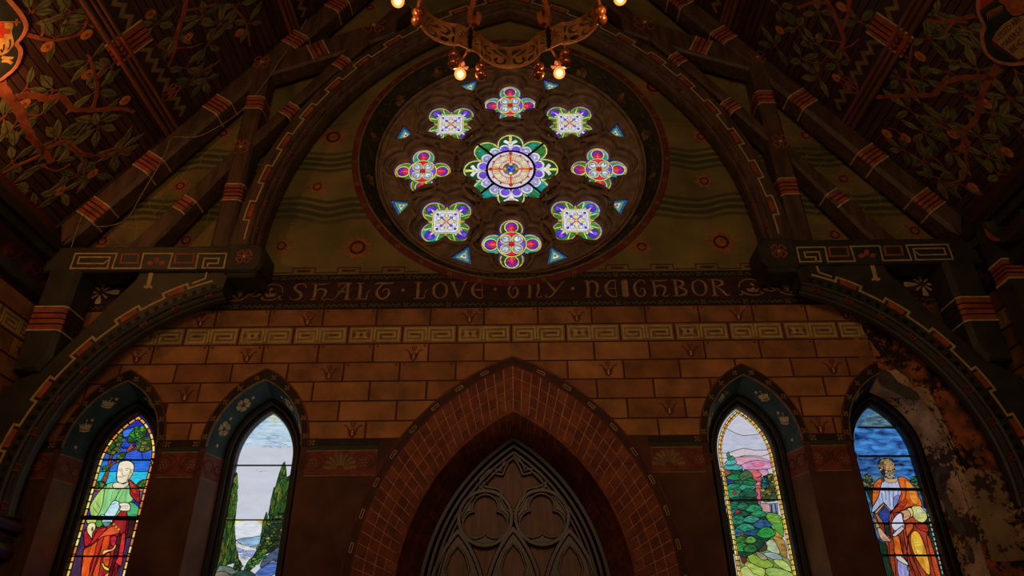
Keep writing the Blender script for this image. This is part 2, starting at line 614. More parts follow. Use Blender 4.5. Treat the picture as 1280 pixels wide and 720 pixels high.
    def tube(s, pts, r, n=8, mi=0, closed=False):
        rings = []
        L = len(pts)
        pts = [Vector(p) for p in pts]
        up = Vector((0.13, 0.21, 0.97))
        for i in range(L):
            a = pts[i - 1] if (i or closed) else pts[0]
            c = pts[(i + 1) % L] if (i < L - 1 or closed) else pts[-1]
            t = (c - a).normalized()
            x = t.cross(up)
            if x.length < 0.05:
                x = t.cross(Vector((1, 0, 0)))
            x.normalize()
            y = t.cross(x)
            rr = r[i] if isinstance(r, (list, tuple)) else r
            rings.append([pts[i] + x * (rr * math.cos(2 * PI * j / n)) + y * (rr * math.sin(2 * PI * j / n)) for j in range(n)])
        for A, B in zip(rings, rings[1:]):
            s.strip(A, B, mi, True)
        if closed:
            s.strip(rings[-1], rings[0], mi, True)
        else:
            s.face(rings[0][::-1], mi)
            s.face(rings[-1], mi)

    def lathe(s, prof, c, n=16, mi=0):
        """profile [(r, z)] turned about the vertical through c"""
        rings = [[Vector((c[0] + r * math.cos(2 * PI * j / n), c[1] + r * math.sin(2 * PI * j / n), c[2] + z)) for j in range(n)] for r, z in prof]
        for A, B in zip(rings, rings[1:]):
            s.strip(A, B, mi, True)

    def build(s, name, mats, parent=None, weld=False, shade=False):
        me = bpy.data.meshes.new(name)
        me.from_pydata(s.v, [], s.f)
        if not isinstance(mats, (list, tuple)):
            mats = [mats]
        for m in mats:
            me.materials.append(m)
        me.polygons.foreach_set('material_index', s.m)
        if weld:
            bm = bmesh.new()
            bm.from_mesh(me)
            bmesh.ops.remove_doubles(bm, verts=bm.verts, dist=1e-5)
            bmesh.ops.recalc_face_normals(bm, faces=bm.faces)
            bm.to_mesh(me)
            bm.free()
        if shade:
            me.polygons.foreach_set('use_smooth', [True] * len(me.polygons))
        me.update()
        o = bpy.data.objects.new(name, me)
        if name in FINE_PRINT:
            o['kind'] = 'stuff'
        COL.objects.link(o)
        if parent is not None:
            attach(o, parent)
        return o


_base = {}


def attach(o, parent):
    o.parent = parent
    o.matrix_parent_inverse = Matrix.Translation(-_base.get(parent.name, Vector((0, 0, 0))))


def tag(o, label=None, cat=None, group=None, kind=None):
    if label:
        o['label'] = label
    if cat:
        o['category'] = cat
    if group:
        o['group'] = group
    if kind:
        o['kind'] = kind
    return o


def empty(name, loc=(0, 0, 0)):
    o = bpy.data.objects.new(name, None)
    o.location = loc
    COL.objects.link(o)
    _base[o.name] = Vector(loc)
    return o


WM = wall_map(10.0)
# ================================================================ THE SETTING
ROSE = (0.0, 10.42)
LANCETS = [(-5.99, 'crown'), (-3.85, 'flower'), (3.58, 'crown'), (5.70, 'crown')]


def lancet(cx, hw, zs, zap, zb, n=12, levels=()):
    """pointed outline, bottom left up over the apex to bottom right"""
    h = zap - zs
    r = (hw * hw + h * h) / (2 * hw)
    a = math.atan2(h, r - hw)
    L = [(cx - hw, zb)] + [(cx - hw, z) for z in levels] + [(cx - hw + r + r * math.cos(PI - a * i / n), zs + r * math.sin(PI - a * i / n)) for i in range(n + 1)]
    L[-1] = (cx, zap)
    return L + [(2 * cx - x, z) for x, z in L[-2::-1]]


def ringpt(f, t, side=-1):
    """brick arch: f 0 outer..1 inner edge, t 0 springing..1 apex, <0 down the jamb"""
    c, zc, r = 1.28 + 0.06 * f, 2.73 - 0.15 * f, 3.5 - 0.5 * f
    if t < 0:
        return (side * (r - c), zc + t * 3.9)
    a = math.acos(c / r) * 1.0
    ang = PI - (PI - (PI - math.acos(c / r))) * t
    x = c + r * math.cos(ang)
    z = zc + r * math.sin(ang)
    return ((x if side < 0 else -x), z)


def arch_outline(f, n=22, zb=0.02):
    L = [ringpt(f, i / n, -1) for i in range(n + 1)]
    L = [(L[0][0], zb)] + L
    return L + [(-x, z) for x, z in L[-2::-1]]


SLOPE_TOP = lambda x: ZS + KS * (XS - abs(x))
mb = MB()
holes = [circle(*ROSE, 2.84, 64), arch_outline(1.0)] + [lancet(cx, 0.70, 4.75, 5.80, 1.9) for cx, _ in LANCETS]
mb.plate([(-7.9, 0), (7.9, 0), (7.9, SLOPE_TOP(7.9)), (0, SLOPE_TOP(0)), (-7.9, SLOPE_TOP(7.9))], holes, WM, 0, -0.02, sides=False)
wall = tag(mb.build('wall_back', M_PLASTER), 'painted end wall with stencilled blocks, motto band and olive tympanum', kind='structure')

mb = MB()
mb.box(-8.2, 8.2, 12.0, 12.1, -0.1, 20)
tag(mb.build('wall_backing', M_SHEATH), 'plain backing sheet added behind the end wall to block stray light', kind='structure')  # unseen sheet, added against light leaks around the openings
mb = MB()
mb.box(-8.2, 8.2, -9, 12.1, -0.1, 0)
tag(mb.build('floor', M_FLOOR), 'dark tiled church floor', kind='structure')

# ---- stencilled blocks, one by one
arch_hull = [(3.65 * math.cos(a) + 1.28, 2.73 + 3.65 * math.sin(a)) for a in [PI - math.acos(1.28 / 3.65) * i / 14 for i in range(15)]]
arch_hull[-1] = (0, arch_hull[-1][1])
arch_hull = [(arch_hull[0][0], 1.5)] + arch_hull
arch_hull = arch_hull + [(-x, z) for x, z in arch_hull[-2::-1]]
hood_hulls = [lancet(cx, 0.80, 4.75, 5.98, 1.8, 9) for cx, _ in LANCETS]
ROWS = [7.035, 6.715, 6.395, 6.075, 5.755, 5.435, 5.115, 4.84]
BW = 0.877
motif_px = [[(252, 401), (385.5, 399), (587, 396), (720.5, 394.5), (922, 392.5), (1055.5, 391)], [],
            [(172.5, 446), (310, 445), (517.5, 442), (862.5, 438)], [(412, 466), (760, 461), (1040, 459)],
            [(232.5, 493)], [(836, 509.5)], [(441, 537), (1024, 532.5)]]


def tulip(mbx, cx, cz, s, d):
    """red tulip crown stencil: cup, side curls, three rays; pale heart"""
    P = lambda pts: [(cx + x * s, cz + z * s * 1.5) for x, z in pts]
    cup = smooth(P([(-0.48, 0.12), (-0.38, -0.28), (-0.12, -0.5), (0.12, -0.5), (0.38, -0.28), (0.48, 0.12), (0.22, -0.02), (0.0, 0.1), (-0.22, -0.02)]), 2)
    mbx.prism(cup, WM, d, d - 0.003, 0)
    for sg in (-1, 1):
        mbx.ribbon(P([(sg * 0.42, 0.05), (sg * 0.62, 0.26), (sg * 0.9, 0.3)]), [0.14 * s, 0.1 * s, 0.13 * s], WM, d, d - 0.003)
    for a in (-0.42, 0, 0.42):
        mbx.ribbon(P([(math.sin(a) * 0.2, 0.14), (math.sin(a) * 0.6, 0.12 + 0.5 * math.cos(a))]), [0.05 * s, 0.12 * s], WM, d, d - 0.003)
    mbx.prism(P([(0, 0.0), (0.1, -0.1), (0.04, -0.16), (0.1, -0.26), (0, -0.42), (-0.1, -0.26), (-0.04, -0.16), (-0.1, -0.1)]), WM, d + 0.002, d - 0.001, 1)


def fret(mbx, x0, x1, z0, z1, flip, d):
    """square spiral inside a box"""
    X = lambda t: x0 + (x1 - x0) * (1 - t if flip else t)
    Z = lambda t: z0 + (z1 - z0) * t
    w = (z1 - z0) * 0.115
    pts = [(0.06, 0.12), (0.06, 0.88), (0.94, 0.88), (0.94, 0.12), (0.2, 0.12), (0.2, 0.64), (0.8, 0.64), (0.8, 0.36), (0.36, 0.36)]
    mbx.ribbon([(X(a), Z(b)) for a, b in pts], w, WM, d, d - 0.003, mi=0)
    mbx.prism([(X(0.4), Z(0.46)), (X(0.7), Z(0.46)), (X(0.7), Z(0.54)), (X(0.4), Z(0.54))], WM, d, d - 0.003, 1)


def xbox(mbx, x0, x1, z0, z1, d):
    w = (z1 - z0) * 0.1
    q = lambda a, b: (x0 + (x1 - x0) * a, z0 + (z1 - z0) * b)
    mbx.ribbon([q(0.06, 0.12), q(0.94, 0.12), q(0.94, 0.88), q(0.06, 0.88)], w, WM, d, d - 0.003, closed=True)
    mbx.prism([q(0.22, 0.26), q(0.5, 0.34), q(0.78, 0.26), q(0.7, 0.5), q(0.78, 0.74), q(0.5, 0.66), q(0.22, 0.74), q(0.3, 0.5)], WM, d, d - 0.003)
    mbx.prism([q(0.5, 0.36), q(0.6, 0.5), q(0.5, 0.64), q(0.4, 0.5)], WM, d + 0.002, d - 0.001, 1)
    for a in (0.14, 0.86):
        mbx.prism([q(a, 0.36), q(a + (0.1 if a < 0.5 else -0.1), 0.5), q(a, 0.64)], WM, d + 0.001, d - 0.002, 1)


pd = at(1083, 420)
motifs = [[at(*p) for p in r] for r in motif_px]
n_block = 0
for r in range(7):
    zt, zb = ROWS[r], ROWS[r + 1]
    off = -0.02 if r in (1, 3, 5) else -0.46
    for k in range(-10, 11):
        x0, x1 = off + k * BW, off + (k + 1) * BW
        x0, x1 = max(x0, -7.55), min(x1, 7.5)
        if x1 - x0 < 0.1 or x0 > 5.75:
            continue
        g = 0.016
        poly = [(x0 + g, zb + g * 0.8), (x1 - g, zb + g * 0.8), (x1 - g, zt - g * 0.8), (x0 + g, zt - g * 0.8)]
        if x1 > 5:
            poly = clip_half(poly, pd, (-1, -0.35))
            if zb < 5.9:
                poly = clip_half(poly, (5.62, 0), (-1, 0)) if len(poly) > 2 else []
            if len(poly) < 3:
                continue
        polys = subtract([poly], arch_hull)
        for hh in hood_hulls:
            polys = subtract(polys, hh)
        if sum(abs(area2(p)) for p in polys) < 0.01:
            continue
        mb = MB()
        d = 0.014 + rnd.random() * 0.004
        for p in polys:
            mb.prism(p, WM, d, 0)
        b = mb.build('stone_block', M_FRETBLOCK if r == 1 else M_BLOCK[rnd.randrange(4)], wall)
        n_block += 1
        cut = len(polys) != 1 or len(polys[0]) != 4 or x0 < -7.3 or x1 > 5.2
        if r == 1 and x0 > -7.0:
            mb = MB()
            xm = x0 + BW * 0.46
            dd = d + 0.004
            if k % 2 == 1:
                xbox(mb, x0 + 0.03, xm, zb + 0.02, zt - 0.02, dd)
            else:
                fret(mb, x0 + 0.03, xm, zb + 0.02, zt - 0.02, True, dd)
            if x0 + BW < 5.6:
                fret(mb, xm, x0 + BW - 0.03, zb + 0.02, zt - 0.02, False, dd)
            mb.build('painted_fret', [M_FRETLINE, M_FRETDARK], b)
        elif not cut:
            mb = MB()
            for sx, xx in ((1, x0 + 0.04), (-1, x1 - 0.04)):      # little corner spots
                mb.prism(smooth([(xx, zt - 0.03), (xx + sx * 0.05, zt - 0.032), (xx + sx * 0.02, zt - 0.065)], 2), WM, d + 0.003, d)
            mb.build('painted_corner', M_MOTIF, b)
        for (mx, mz) in motifs[r]:
            if x0 < mx < x1:
                mb = MB()
                tulip(mb, mx, mz - 0.01, 0.155, d + 0.004)
                mb.build('painted_tulip', [M_MOTIF, M_CREAM], b)

# joint-coloured ground behind the blocks
mb = MB()
polys = [[(-7.6, ROWS[-1]), (5.62, ROWS[-1]), (5.62, ROWS[0]), (-7.6, ROWS[0])]]
polys = subtract(polys, arch_hull)
for hh in hood_hulls:
    polys = subtract(polys, hh)
for p in polys:
    mb.face([WM(u, v, 0.004) for u, v in p])
mb.build('joint_ground', M_JOINT, wall)


# ---- motto band
def cross4(mbx, cx, cz, s, d, mp=WM, mi=0):
    for a in range(4):
        t = PI / 4 + a * PI / 2
        mbx.ribbon([(cx + 0.15 * s * math.cos(t), cz + 0.15 * s * math.sin(t)), (cx + s * math.cos(t), cz + s * math.sin(t))], [0.3 * s, 0.75 * s], mp, d, d - 0.003, mi=mi)


def strip_rect(name, x0, x1, z0, z1, d, m, parent, hulls=True, mp=WM):
    polys = [[(x0, z0), (x1, z0), (x1, z1), (x0, z1)]]
    if hulls:
        polys = subtract(polys, arch_hull)
        for hh in hood_hulls:
            polys = subtract(polys, hh)
    m_ = MB()
    for p in polys:
        m_.prism(p, mp, d, 0)
    return m_.build(name, m, parent)


ZI0, ZI1 = 7.165, 7.555
strip_rect('inscription_band', -7.6, 7.6, ZI0, ZI1, 0.012, M_BAND, wall)
for z0, z1, nm in ((7.04, 7.15, 'lower'), (7.57, 7.69, 'upper')):
    s = strip_rect('zigzag_border', -7.6, 7.6, z0, z1, 0.014, M_BLACKISH, wall)
    mb = MB()
    zc = (z0 + z1) / 2
    per = 0.7
    k = -8
    x = -7.35
    while x < 7.3:
        cross4(mb, x, zc, 0.05, 0.02)
        n = 6
        pts = []
        for i in range(2 * n + 1):
            pts.append((x + 0.08 + (per - 0.16) * i / (2 * n), zc + (0.022 if i % 2 else -0.022)))
        mb.ribbon(pts, 0.018, WM, 0.018, 0.014, mi=1)
        x += per
    mb.build('painted_zigzag', [M_OLIVE, M_OLIVE], s)

# lettering: uncial capitals drawn with a broad pen, one mesh per letter
S_ = {
    'S': [([(0.95, 0.72), (0.88, 0.9), (0.6, 0.98), (0.3, 0.85), (0.3, 0.65), (0.65, 0.42), (0.72, 0.2), (0.5, 0.03), (0.2, 0.05), (0.02, 0.2)], [.03, .05, .06, .1, .13, .15, .12, .07, .04, .03])],
    'h': [([(0.2, 0.98), (0.24, 0.5), (0.2, 0.02)], [.1, .15, .12]), ([(0.05, 0.97), (0.5, 0.93), (0.98, 0.98)], [.04, .06, .03]), ([(0.04, 0.02), (0.36, 0.02)], [.04, .04]),
          ([(0.26, 0.52), (0.5, 0.66), (0.78, 0.55), (0.74, 0.25), (0.62, 0.08), (0.8, 0.0), (0.98, 0.1)], [.05, .08, .13, .1, .05, .04, .03])],
    'A': [([(0.3, 0.98), (0.98, 0.98)], [.04, .04]), ([(0.82, 0.96), (0.82, 0.03)], [.16, .16]), ([(0.68, 0.02), (0.99, 0.02)], [.04, .04]), ([(0.78, 0.95), (0.45, 0.4), (0.24, 0.05), (0.05, 0.02), (0.0, 0.12)], [.04, .06, .05, .04, .03]), ([(0.38, 0.52), (0.8, 0.5)], [.04, .04]), ([(0.36, 0.46), (0.8, 0.44)], [.03, .03]), ([(0.5, 0.97), (0.35, 0.85), (0.42, 0.74)], [.03, .03, .03])],
    'L': [([(0.3, 0.97), (0.33, 0.5), (0.3, 0.03)], [.14, .17, .16]), ([(0.05, 0.98), (0.55, 0.98)], [.04, .04]), ([(0.05, 0.03), (0.8, 0.03)], [.04, .06]), ([(0.78, 0.03), (0.84, 0.4), (0.98, 0.55)], [.08, .04, .03])],
    't': [([(0.0, 0.86), (0.15, 0.97), (0.6, 0.95), (1.0, 0.98)], [.03, .08, .1, .03]), ([(0.4, 0.92), (0.16, 0.6), (0.12, 0.3), (0.4, 0.02), (0.68, 0.15), (0.78, 0.4), (0.66, 0.62), (0.45, 0.55), (0.42, 0.42)], [.05, .1, .14, .08, .13, .12, .06, .04, .03])],
    'O': [([(0.5, 0.98), (0.15, 0.8), (0.06, 0.5), (0.15, 0.2), (0.5, 0.02), (0.85, 0.2), (0.94, 0.5), (0.85, 0.8), (0.5, 0.98)], [.04, .1, .15, .1, .04, .1, .15, .1, .04])],
    'V': [([(0.12, 0.97), (0.5, 0.05)], [.15, .12]), ([(0.9, 0.97), (0.5, 0.05)], [.05, .06]), ([(0.0, 0.98), (0.3, 0.98)], [.04, .04]), ([(0.75, 0.98), (1.0, 0.98)], [.04, .04])],
    'E': [([(0.95, 0.96), (0.6, 0.98), (0.2, 0.75), (0.1, 0.5), (0.2, 0.25), (0.6, 0.02), (0.95, 0.04)], [.03, .06, .12, .16, .12, .06, .03]), ([(0.1, 0.5), (0.95, 0.5)], [.05, .06]), ([(0.9, 0.98), (0.86, 0.5), (0.95, 0.02)], [.04, .03, .04])],
    'n': [([(0.22, 0.96), (0.25, 0.5), (0.2, 0.02)], [.12, .16, .13]), ([(0.02, 0.98), (0.3, 0.96)], [.04, .06]), ([(0.05, 0.02), (0.36, 0.02)], [.04, .04]),
          ([(0.28, 0.8), (0.5, 0.97), (0.78, 0.8), (0.8, 0.45), (0.68, 0.15), (0.8, 0.0), (1.0, 0.1)], [.05, .07, .13, .14, .06, .04, .03])],
    'y': [([(0.12, 0.97), (0.5, 0.4)], [.15, .12]), ([(0.98, 1.0), (0.55, 0.4), (0.3, 0.08), (0.1, 0.02), (0.02, 0.14)], [.05, .08, .06, .05, .04]), ([(0.0, 0.98), (0.26, 0.98)], [.04, .04])],
    'I': [([(0.5, 0.97), (0.5, 0.03)], [.34, .34]), ([(0.1, 0.98), (0.9, 0.98)], [.05, .05]), ([(0.1, 0.02), (0.9, 0.02)], [.05, .05])],
    'G': [([(0.95, 0.78), (0.85, 0.95), (0.55, 0.98), (0.18, 0.75), (0.1, 0.45), (0.25, 0.1), (0.6, 0.02), (0.86, 0.2), (0.82, 0.45), (0.6, 0.48), (0.52, 0.34)], [.05, .05, .06, .12, .15, .1, .06, .1, .08, .04, .04])],
    'B': [([(0.3, 0.97), (0.3, 0.03)], [.16, .16]), ([(0.05, 0.98), (0.5, 0.98)], [.04, .05]), ([(0.05, 0.02), (0.5, 0.02)], [.04, .05]), ([(0.45, 0.97), (0.8, 0.85), (0.78, 0.65), (0.45, 0.54)], [.05, .12, .12, .04]), ([(0.45, 0.54), (0.9, 0.38), (0.88, 0.14), (0.45, 0.02)], [.04, .13, .13, .05])],
    'R': [([(0.25, 0.97), (0.25, 0.03)], [.15, .15]), ([(0.02, 0.98), (0.4, 0.98)], [.04, .05]), ([(0.05, 0.02), (0.42, 0.02)], [.04, .04]), ([(0.38, 0.97), (0.68, 0.88), (0.68, 0.68), (0.32, 0.54)], [.05, .12, .12, .04]), ([(0.4, 0.54), (0.68, 0.25), (0.82, 0.03), (1.0, 0.08)], [.06, .12, .08, .03])],
}
letters = [('S', 362.8, 383.4), ('h', 389, 412.5), ('A', 412.5, 439.7), ('L', 444.4, 463), ('t', 468.8, 492), ('L', 517, 534.7), ('O', 541, 559.6), ('V', 563, 584), ('E', 589, 604.5),
           ('t', 634, 651), ('n', 657.5, 677), ('y', 681, 706), ('n', 730, 751), ('E', 756, 771.6), ('I', 778, 784.7), ('G', 791.7, 808), ('h', 812.7, 836.5), ('B', 839.4, 858.4), ('O', 865, 884), ('R', 886.4, 911.6)]
zl0, zl1 = 7.205, 7.525
for ch, a, b in letters:
    xa, xb = at(a, 364)[0], at(b, 364)[0]
    H_ = zl1 - zl0
    mb = MB()
    for pts, ws in S_[ch]:
        P = [(xa + (xb - xa) * u, zl0 + H_ * v) for u, v in pts]
        P3 = smooth([p + (w,) for p, w in zip(P, ws)], 3, False) if len(P) > 2 else [p + (w,) for p, w in zip(P, ws)]
        mb.ribbon([p[:2] for p in P3], [max(0.012, p[2] * 0.30) for p in P3], WM, 0.019, 0.012)
    mb.build('letter', M_LETTER, wall)
for px in (503.8, 619, 716):
    mb = MB()
    x = at(px, 364)[0]
    mb.prism(circle(x, (zl0 + zl1) / 2 + 0.01, 0.03, 10), WM, 0.019, 0.012)
    mb.build('letter_dot', M_LETTER, wall)


def scroll_ornament(x0, x1, sg):
    """vine scroll flourish; sg -1 mirrored"""
    X = lambda t: x0 + (x1 - x0) * (t if sg > 0 else 1 - t)
    Z = lambda t: zl0 + (zl1 - zl0) * t
    m_ = MB()
    for pts, w in (([(0, 0.1), (0.15, 0.02), (0.32, 0.04), (0.42, 0.25), (0.44, 0.55), (0.36, 0.82), (0.26, 0.9), (0.18, 0.7), (0.18, 0.4), (0.28, 0.1)], 0.016),
                   ([(0.5, 0.9), (0.44, 0.5), (0.52, 0.25), (0.64, 0.35), (0.58, 0.4)], 0.016), ([(0.46, 0.3), (0.66, 0.8), (0.82, 0.98), (0.95, 0.8), (0.98, 0.45), (0.9, 0.1), (0.76, 0.02), (0.66, 0.12), (0.7, 0.2)], 0.017),
                   ([(0.98, 0.45), (0.95, 0.1), (1.0, 0.04)], 0.016)):
        m_.ribbon(smooth([(X(a), Z(b)) for a, b in pts], 5, False), w, WM, 0.019, 0.012)
    for lp in ([(0.3, 0.2), (0.36, 0.5), (0.42, 0.62), (0.34, 0.6), (0.3, 0.74), (0.27, 0.55), (0.22, 0.5), (0.28, 0.44)], [(0.74, 0.2), (0.86, 0.25), (0.88, 0.45), (0.82, 0.38), (0.78, 0.5), (0.76, 0.36), (0.7, 0.42), (0.72, 0.3)],
               [(0.78, 0.55), (0.82, 0.7), (0.79, 0.75), (0.76, 0.62)], [(0.45, 0.8), (0.56, 0.85), (0.52, 0.7), (0.46, 0.68)]):
        m_.prism(smooth([(X(a), Z(b)) for a, b in lp], 2), WM, 0.019, 0.012)
    m_.build('painted_scroll', M_LETTER, wall)


scroll_ornament(at(277, 366)[0], at(355, 366)[0], 1)
scroll_ornament(at(922, 360)[0], at(1010, 360)[0], -1)

# ---- tympanum
mb = MB()
zt0 = 7.70
rb = -math.sqrt(2.97 ** 2 - (ROSE[1] - zt0) ** 2)
a0 = math.atan2(zt0 - ROSE[1], rb)
a1 = math.atan2(zt0 - ROSE[1], -rb)
# the painted ring dips below the tympanum's foot, so its outline follows the ring there
ringarc = arc(*ROSE, 2.97, a0, a1 - 2 * PI, 64)      # over the top
outer = [(-7.9, 8.15), (-7.9, zt0)] + ringarc + [(7.9, zt0), (7.9, 8.15), (0.3, 18.9), (-0.3, 18.9)]
mb.plate(outer, [], WM, 0.010, 0.0)
tymp = mb.build('painted_tympanum', M_TYMP, wall)
# red key edging along its foot
mb = MB()
x = -4.6
pts = []
z0, z1 = 7.735, 7.83
while x < 4.6:
    if abs(x + 0.3) > 1.3:
        mb.ribbon([(x, z0), (x + 0.12, z0), (x + 0.12, z1), (x + 0.5, z1), (x + 0.5, z0), (x + 0.76, z0)], 0.018, WM, 0.016, 0.01)
        mb.prism([(x + 0.2, z0 + 0.012), (x + 0.42, z0 + 0.012), (x + 0.42, z0 + 0.055), (x + 0.2, z0 + 0.055)], WM, 0.015, 0.01)
    x += 0.76
mb.build('painted_key_edge', M_DKRED, wall)


def sun(px, py, r, rays, big):
    cx, cz = at(px, py)
    m_ = MB()
    pts = []
    for i in range(rays * 4):
        a = 2 * PI * i / (rays * 4) + 0.1
        q = i % 4
        rr = [0.52, 0.62, 1.0 if (i // 4) % 2 == 0 or not big else 0.8, 0.62][q] * r
        if q == 2:
            a += 0.06
        pts.append((cx + rr * math.cos(a), cz + rr * math.sin(a)))
    m_.prism(pts, WM, 0.015, 0.010, 0)
    m_.ribbon(circle(cx, cz, r * 0.34, 20), r * 0.13, WM, 0.018, 0.014, closed=True, mi=1)
    m_.build('painted_sun', [M_STAR, M_STARD], wall)


for p in ((447, 310, .34, 14, 1), (417, 172, .34, 14, 1), (901, 303, .34, 14, 1), (817, 109, .36, 14, 1)):
    sun(*p)
for p in ((876, 171), (460, 105), (397, 234), (880, 227), (352, 308), (802, 309), (226, 233), (128, 302), (233, 301), (375, 97), (279, 167), (1054, 224), (1043, 294), (1143, 289), (1007, 170), (916, 100), (463, 10)):
    sun(p[0], p[1], 0.21, 7, 0)

# ---- damaged plaster on the right
mb = MB()
rust = [[(5.5, 2.2), (7.7, 2.2), (7.7, 7.05), (5.45, 7.05)]]
rust = subtract(rust, lancet(5.70, 0.70, 4.75, 5.80, 1.8, 12))
for p in rust:
    mb.prism(p, WM, 0.009, 0)
mb.build('bare_wall', M_RUST, wall)
mb = MB()
cx4 = 5.70
edge = [(cx4 + 0.02, 5.86), (cx4 + 0.2, 5.84)] + [at(*p) for p in ((1119, 462), (1133, 472), (1142, 485), (1155, 482), (1163, 492), (1176, 520), (1190, 552), (1203, 585), (1215, 600))]
edge = [p for p in edge if p[0] < 6.62]
inner = lancet(cx4, 0.705, 4.75, 5.81, 3.3, 12)
inner = [p for p in inner if p[0] >= cx4]
mb.prism(edge + [(6.50, 4.4), (6.52, 3.3)] + inner[::-1], WM, 0.014, 0)
mb.build('flaking_plaster', M_FLAKE, wall)
mb = MB()
lp = smooth([at(*p) for p in ((1204, 590), (1225, 588), (1250, 590), (1262, 600), (1275, 640), (1290, 690), (1280, 700), (1243, 702), (1238, 695), (1222, 650))], 2)
mb.prism(lp, WM, 0.016, 0)
mb.build('bare_plaster', M_PLAIN, wall)
mb = MB()
lp = smooth([at(*p) for p in ((1097, 462), (1112, 466), (1122, 478), (1140, 487), (1150, 497), (1140, 500), (1118, 490), (1100, 480))], 2)
mb.prism(lp, WM, 0.018, 0)
lp2 = smooth([at(*p) for p in ((1180, 402), (1190, 398), (1196, 408), (1204, 420), (1196, 424), (1186, 414))], 2)
mb.prism(lp2, WM, 0.016, 0)
mb.build('grey_render', [M_GREYPATCH], wall)

# ---- impost band, frieze and border between the openings
gaps = [(-7.6, -6.79), (-5.19, -4.65), (-3.05, -2.0), (2.0, 2.78), (4.38, 4.90)]
for i, (xa, xb) in enumerate(gaps):
    s = strip_rect('cross_border', xa, xb, 4.745, 4.83, 0.018, M_BLACKISH, wall)
    mb = MB()
    n = max(1, int((min(xb, 9) - xa) / 0.42))
    for k in range(n + 1):
        x = xa + 0.06 + (xb - xa - 0.12) * k / n
        if abs(x) > 2.55:
            cross4(mb, x, 4.787, 0.05, 0.024)
    mb.build('painted_cross', M_DIMGOLD, s)
    strip_rect('olive_strip', xa, xb, 4.675, 4.745, 0.014, M_DKGREEN, wall)
    strip_rect('pale_line', xa, xb, 4.655, 4.675, 0.018, M_DIMGOLD, wall)
    f = strip_rect('frieze', xa, xb, 4.315, 4.655, 0.012, M_FRIEZE, wall)
    strip_rect('pale_line', xa, xb, 4.29, 4.31, 0.018, M_DIMGOLD, wall)
    mb = MB()
    xs = [(xa + xb) / 2 - 0.2, (xa + xb) / 2 + 0.2] if xb - xa < 0.8 else [xa + 0.2, xb - 0.2]
    if abs(xa) < 3.1 or abs(xb) < 3.1:
        xs = [-2.94, -2.2] if xa < 0 else [2.72]
    for x in xs:
        mb.ribbon(circle(x, 4.48, 0.115, 18), 0.014, WM, 0.016, 0.012, closed=True, mi=1)
        for k in range(6):
            a = k * PI / 3
            mb.prism(circle(x + 0.05 * math.cos(a), 4.48 + 0.05 * math.sin(a), 0.016, 6), WM, 0.018, 0.012, 0)
        mb.prism(circle(x, 4.48, 0.018, 6), WM, 0.018, 0.012, 0)
        for sg in (-1, 1):
            mb.ribbon(smooth([(x + sg * 0.1, 4.42), (x + sg * 0.18, 4.5), (x + sg * 0.14, 4.6), (x + sg * 0.05, 4.62)], 4, False), 0.018, WM, 0.015, 0.012, mi=1)
    mb.build('painted_rosette', [M_DIMGOLD, M_DKRED], f)
for px, py in ((426, 579), (835, 574)):          # painted scallop shells beside the brick arch
    cx, cz = at(px, py)
    cz -= 0.10
    mb = MB()
    for k in range(9):
        a = PI * (0.06 + 0.88 * k / 8)
        r0, r1 = 0.06, 0.235 + 0.04 * math.sin(a)
        mb.ribbon([(cx + r0 * math.cos(a), cz + r0 * math.sin(a)), (cx + r1 * 0.7 * math.cos(a), cz + r1 * 0.75 * math.sin(a)), (cx + r1 * math.cos(a), cz + r1 * 0.88 * math.sin(a))], [0.022, 0.05, 0.046], WM, 0.02, 0.012)
    mb.build('painted_shell', M_DIMGOLD, wall)

# ---- rose rim painted on the wall
mb = MB()
mb.plate(circle(*ROSE, 2.985, 80), [circle(*ROSE, 2.845, 80)], WM, 0.022, 0)
rim = mb.build('rose_rim', M_RIMRED, wall)
mb = MB()
mb.ribbon(circle(*ROSE, 2.855, 80), 0.028, WM, 0.028, 0.02, closed=True)
for k in range(34):
    a = 2 * PI * (k + 0.5) / 34
    cross4(mb, ROSE[0] + 2.925 * math.cos(a), ROSE[1] + 2.925 * math.sin(a), 0.045, 0.027)
mb.build('painted_cross', M_DIMGOLD, rim)

# ================================================================ brick arch
mb = MB()
NR = 26
ts = [-0.45] + [i / NR for i in range(-9, NR + 1)]
for sd in (-1, 1):
    for f0, f1 in ((0.0, 1.0),):
        A = [WM(*ringpt(0.0, t, sd), 0.02) for t in ts]
        B = [WM(*ringpt(1.0, t, sd), 0.02) for t in ts]
        mb.strip(A, B)
        # intrados back to the panel
        D = [wall_map(11.0)(*((1.583 - 3.032) * (1 if sd < 0 else -1), 2.557 + t * 3.9)) if t < 0 else None for t in ts]
        a_end = math.acos(1.583 / 3.032)
        for i, t in enumerate(ts):
            if t >= 0:
                ang = PI - a_end * t
                x = 1.583 + 3.032 * math.cos(ang)
                D[i] = wall_map(11.0)(x if sd < 0 else -x, 2.557 + 3.032 * math.sin(ang), 0)
        mb.strip(B, D)
arch_o = tag(mb.build('trim_1', M_MORTAR), 'big pointed brick arch around the carved oak panel', kind='structure')


def intr(t, q, sd):
    """point on the intrados, q 0 front .. 1 back"""
    p = WM(*ringpt(1.0, t, sd), 0.02)
    if t < 0:
        e = Vector(((1.583 - 3.032) * (1 if sd < 0 else -1), 11.0, 2.557 + t * 3.9))
    else:
        ang = PI - math.acos(1.583 / 3.032) * t
        x = 1.583 + 3.032 * math.cos(ang)
        e = Vector((x if sd < 0 else -x, 11.0, 2.557 + 3.032 * math.sin(ang)))
    return p.lerp(e, q)


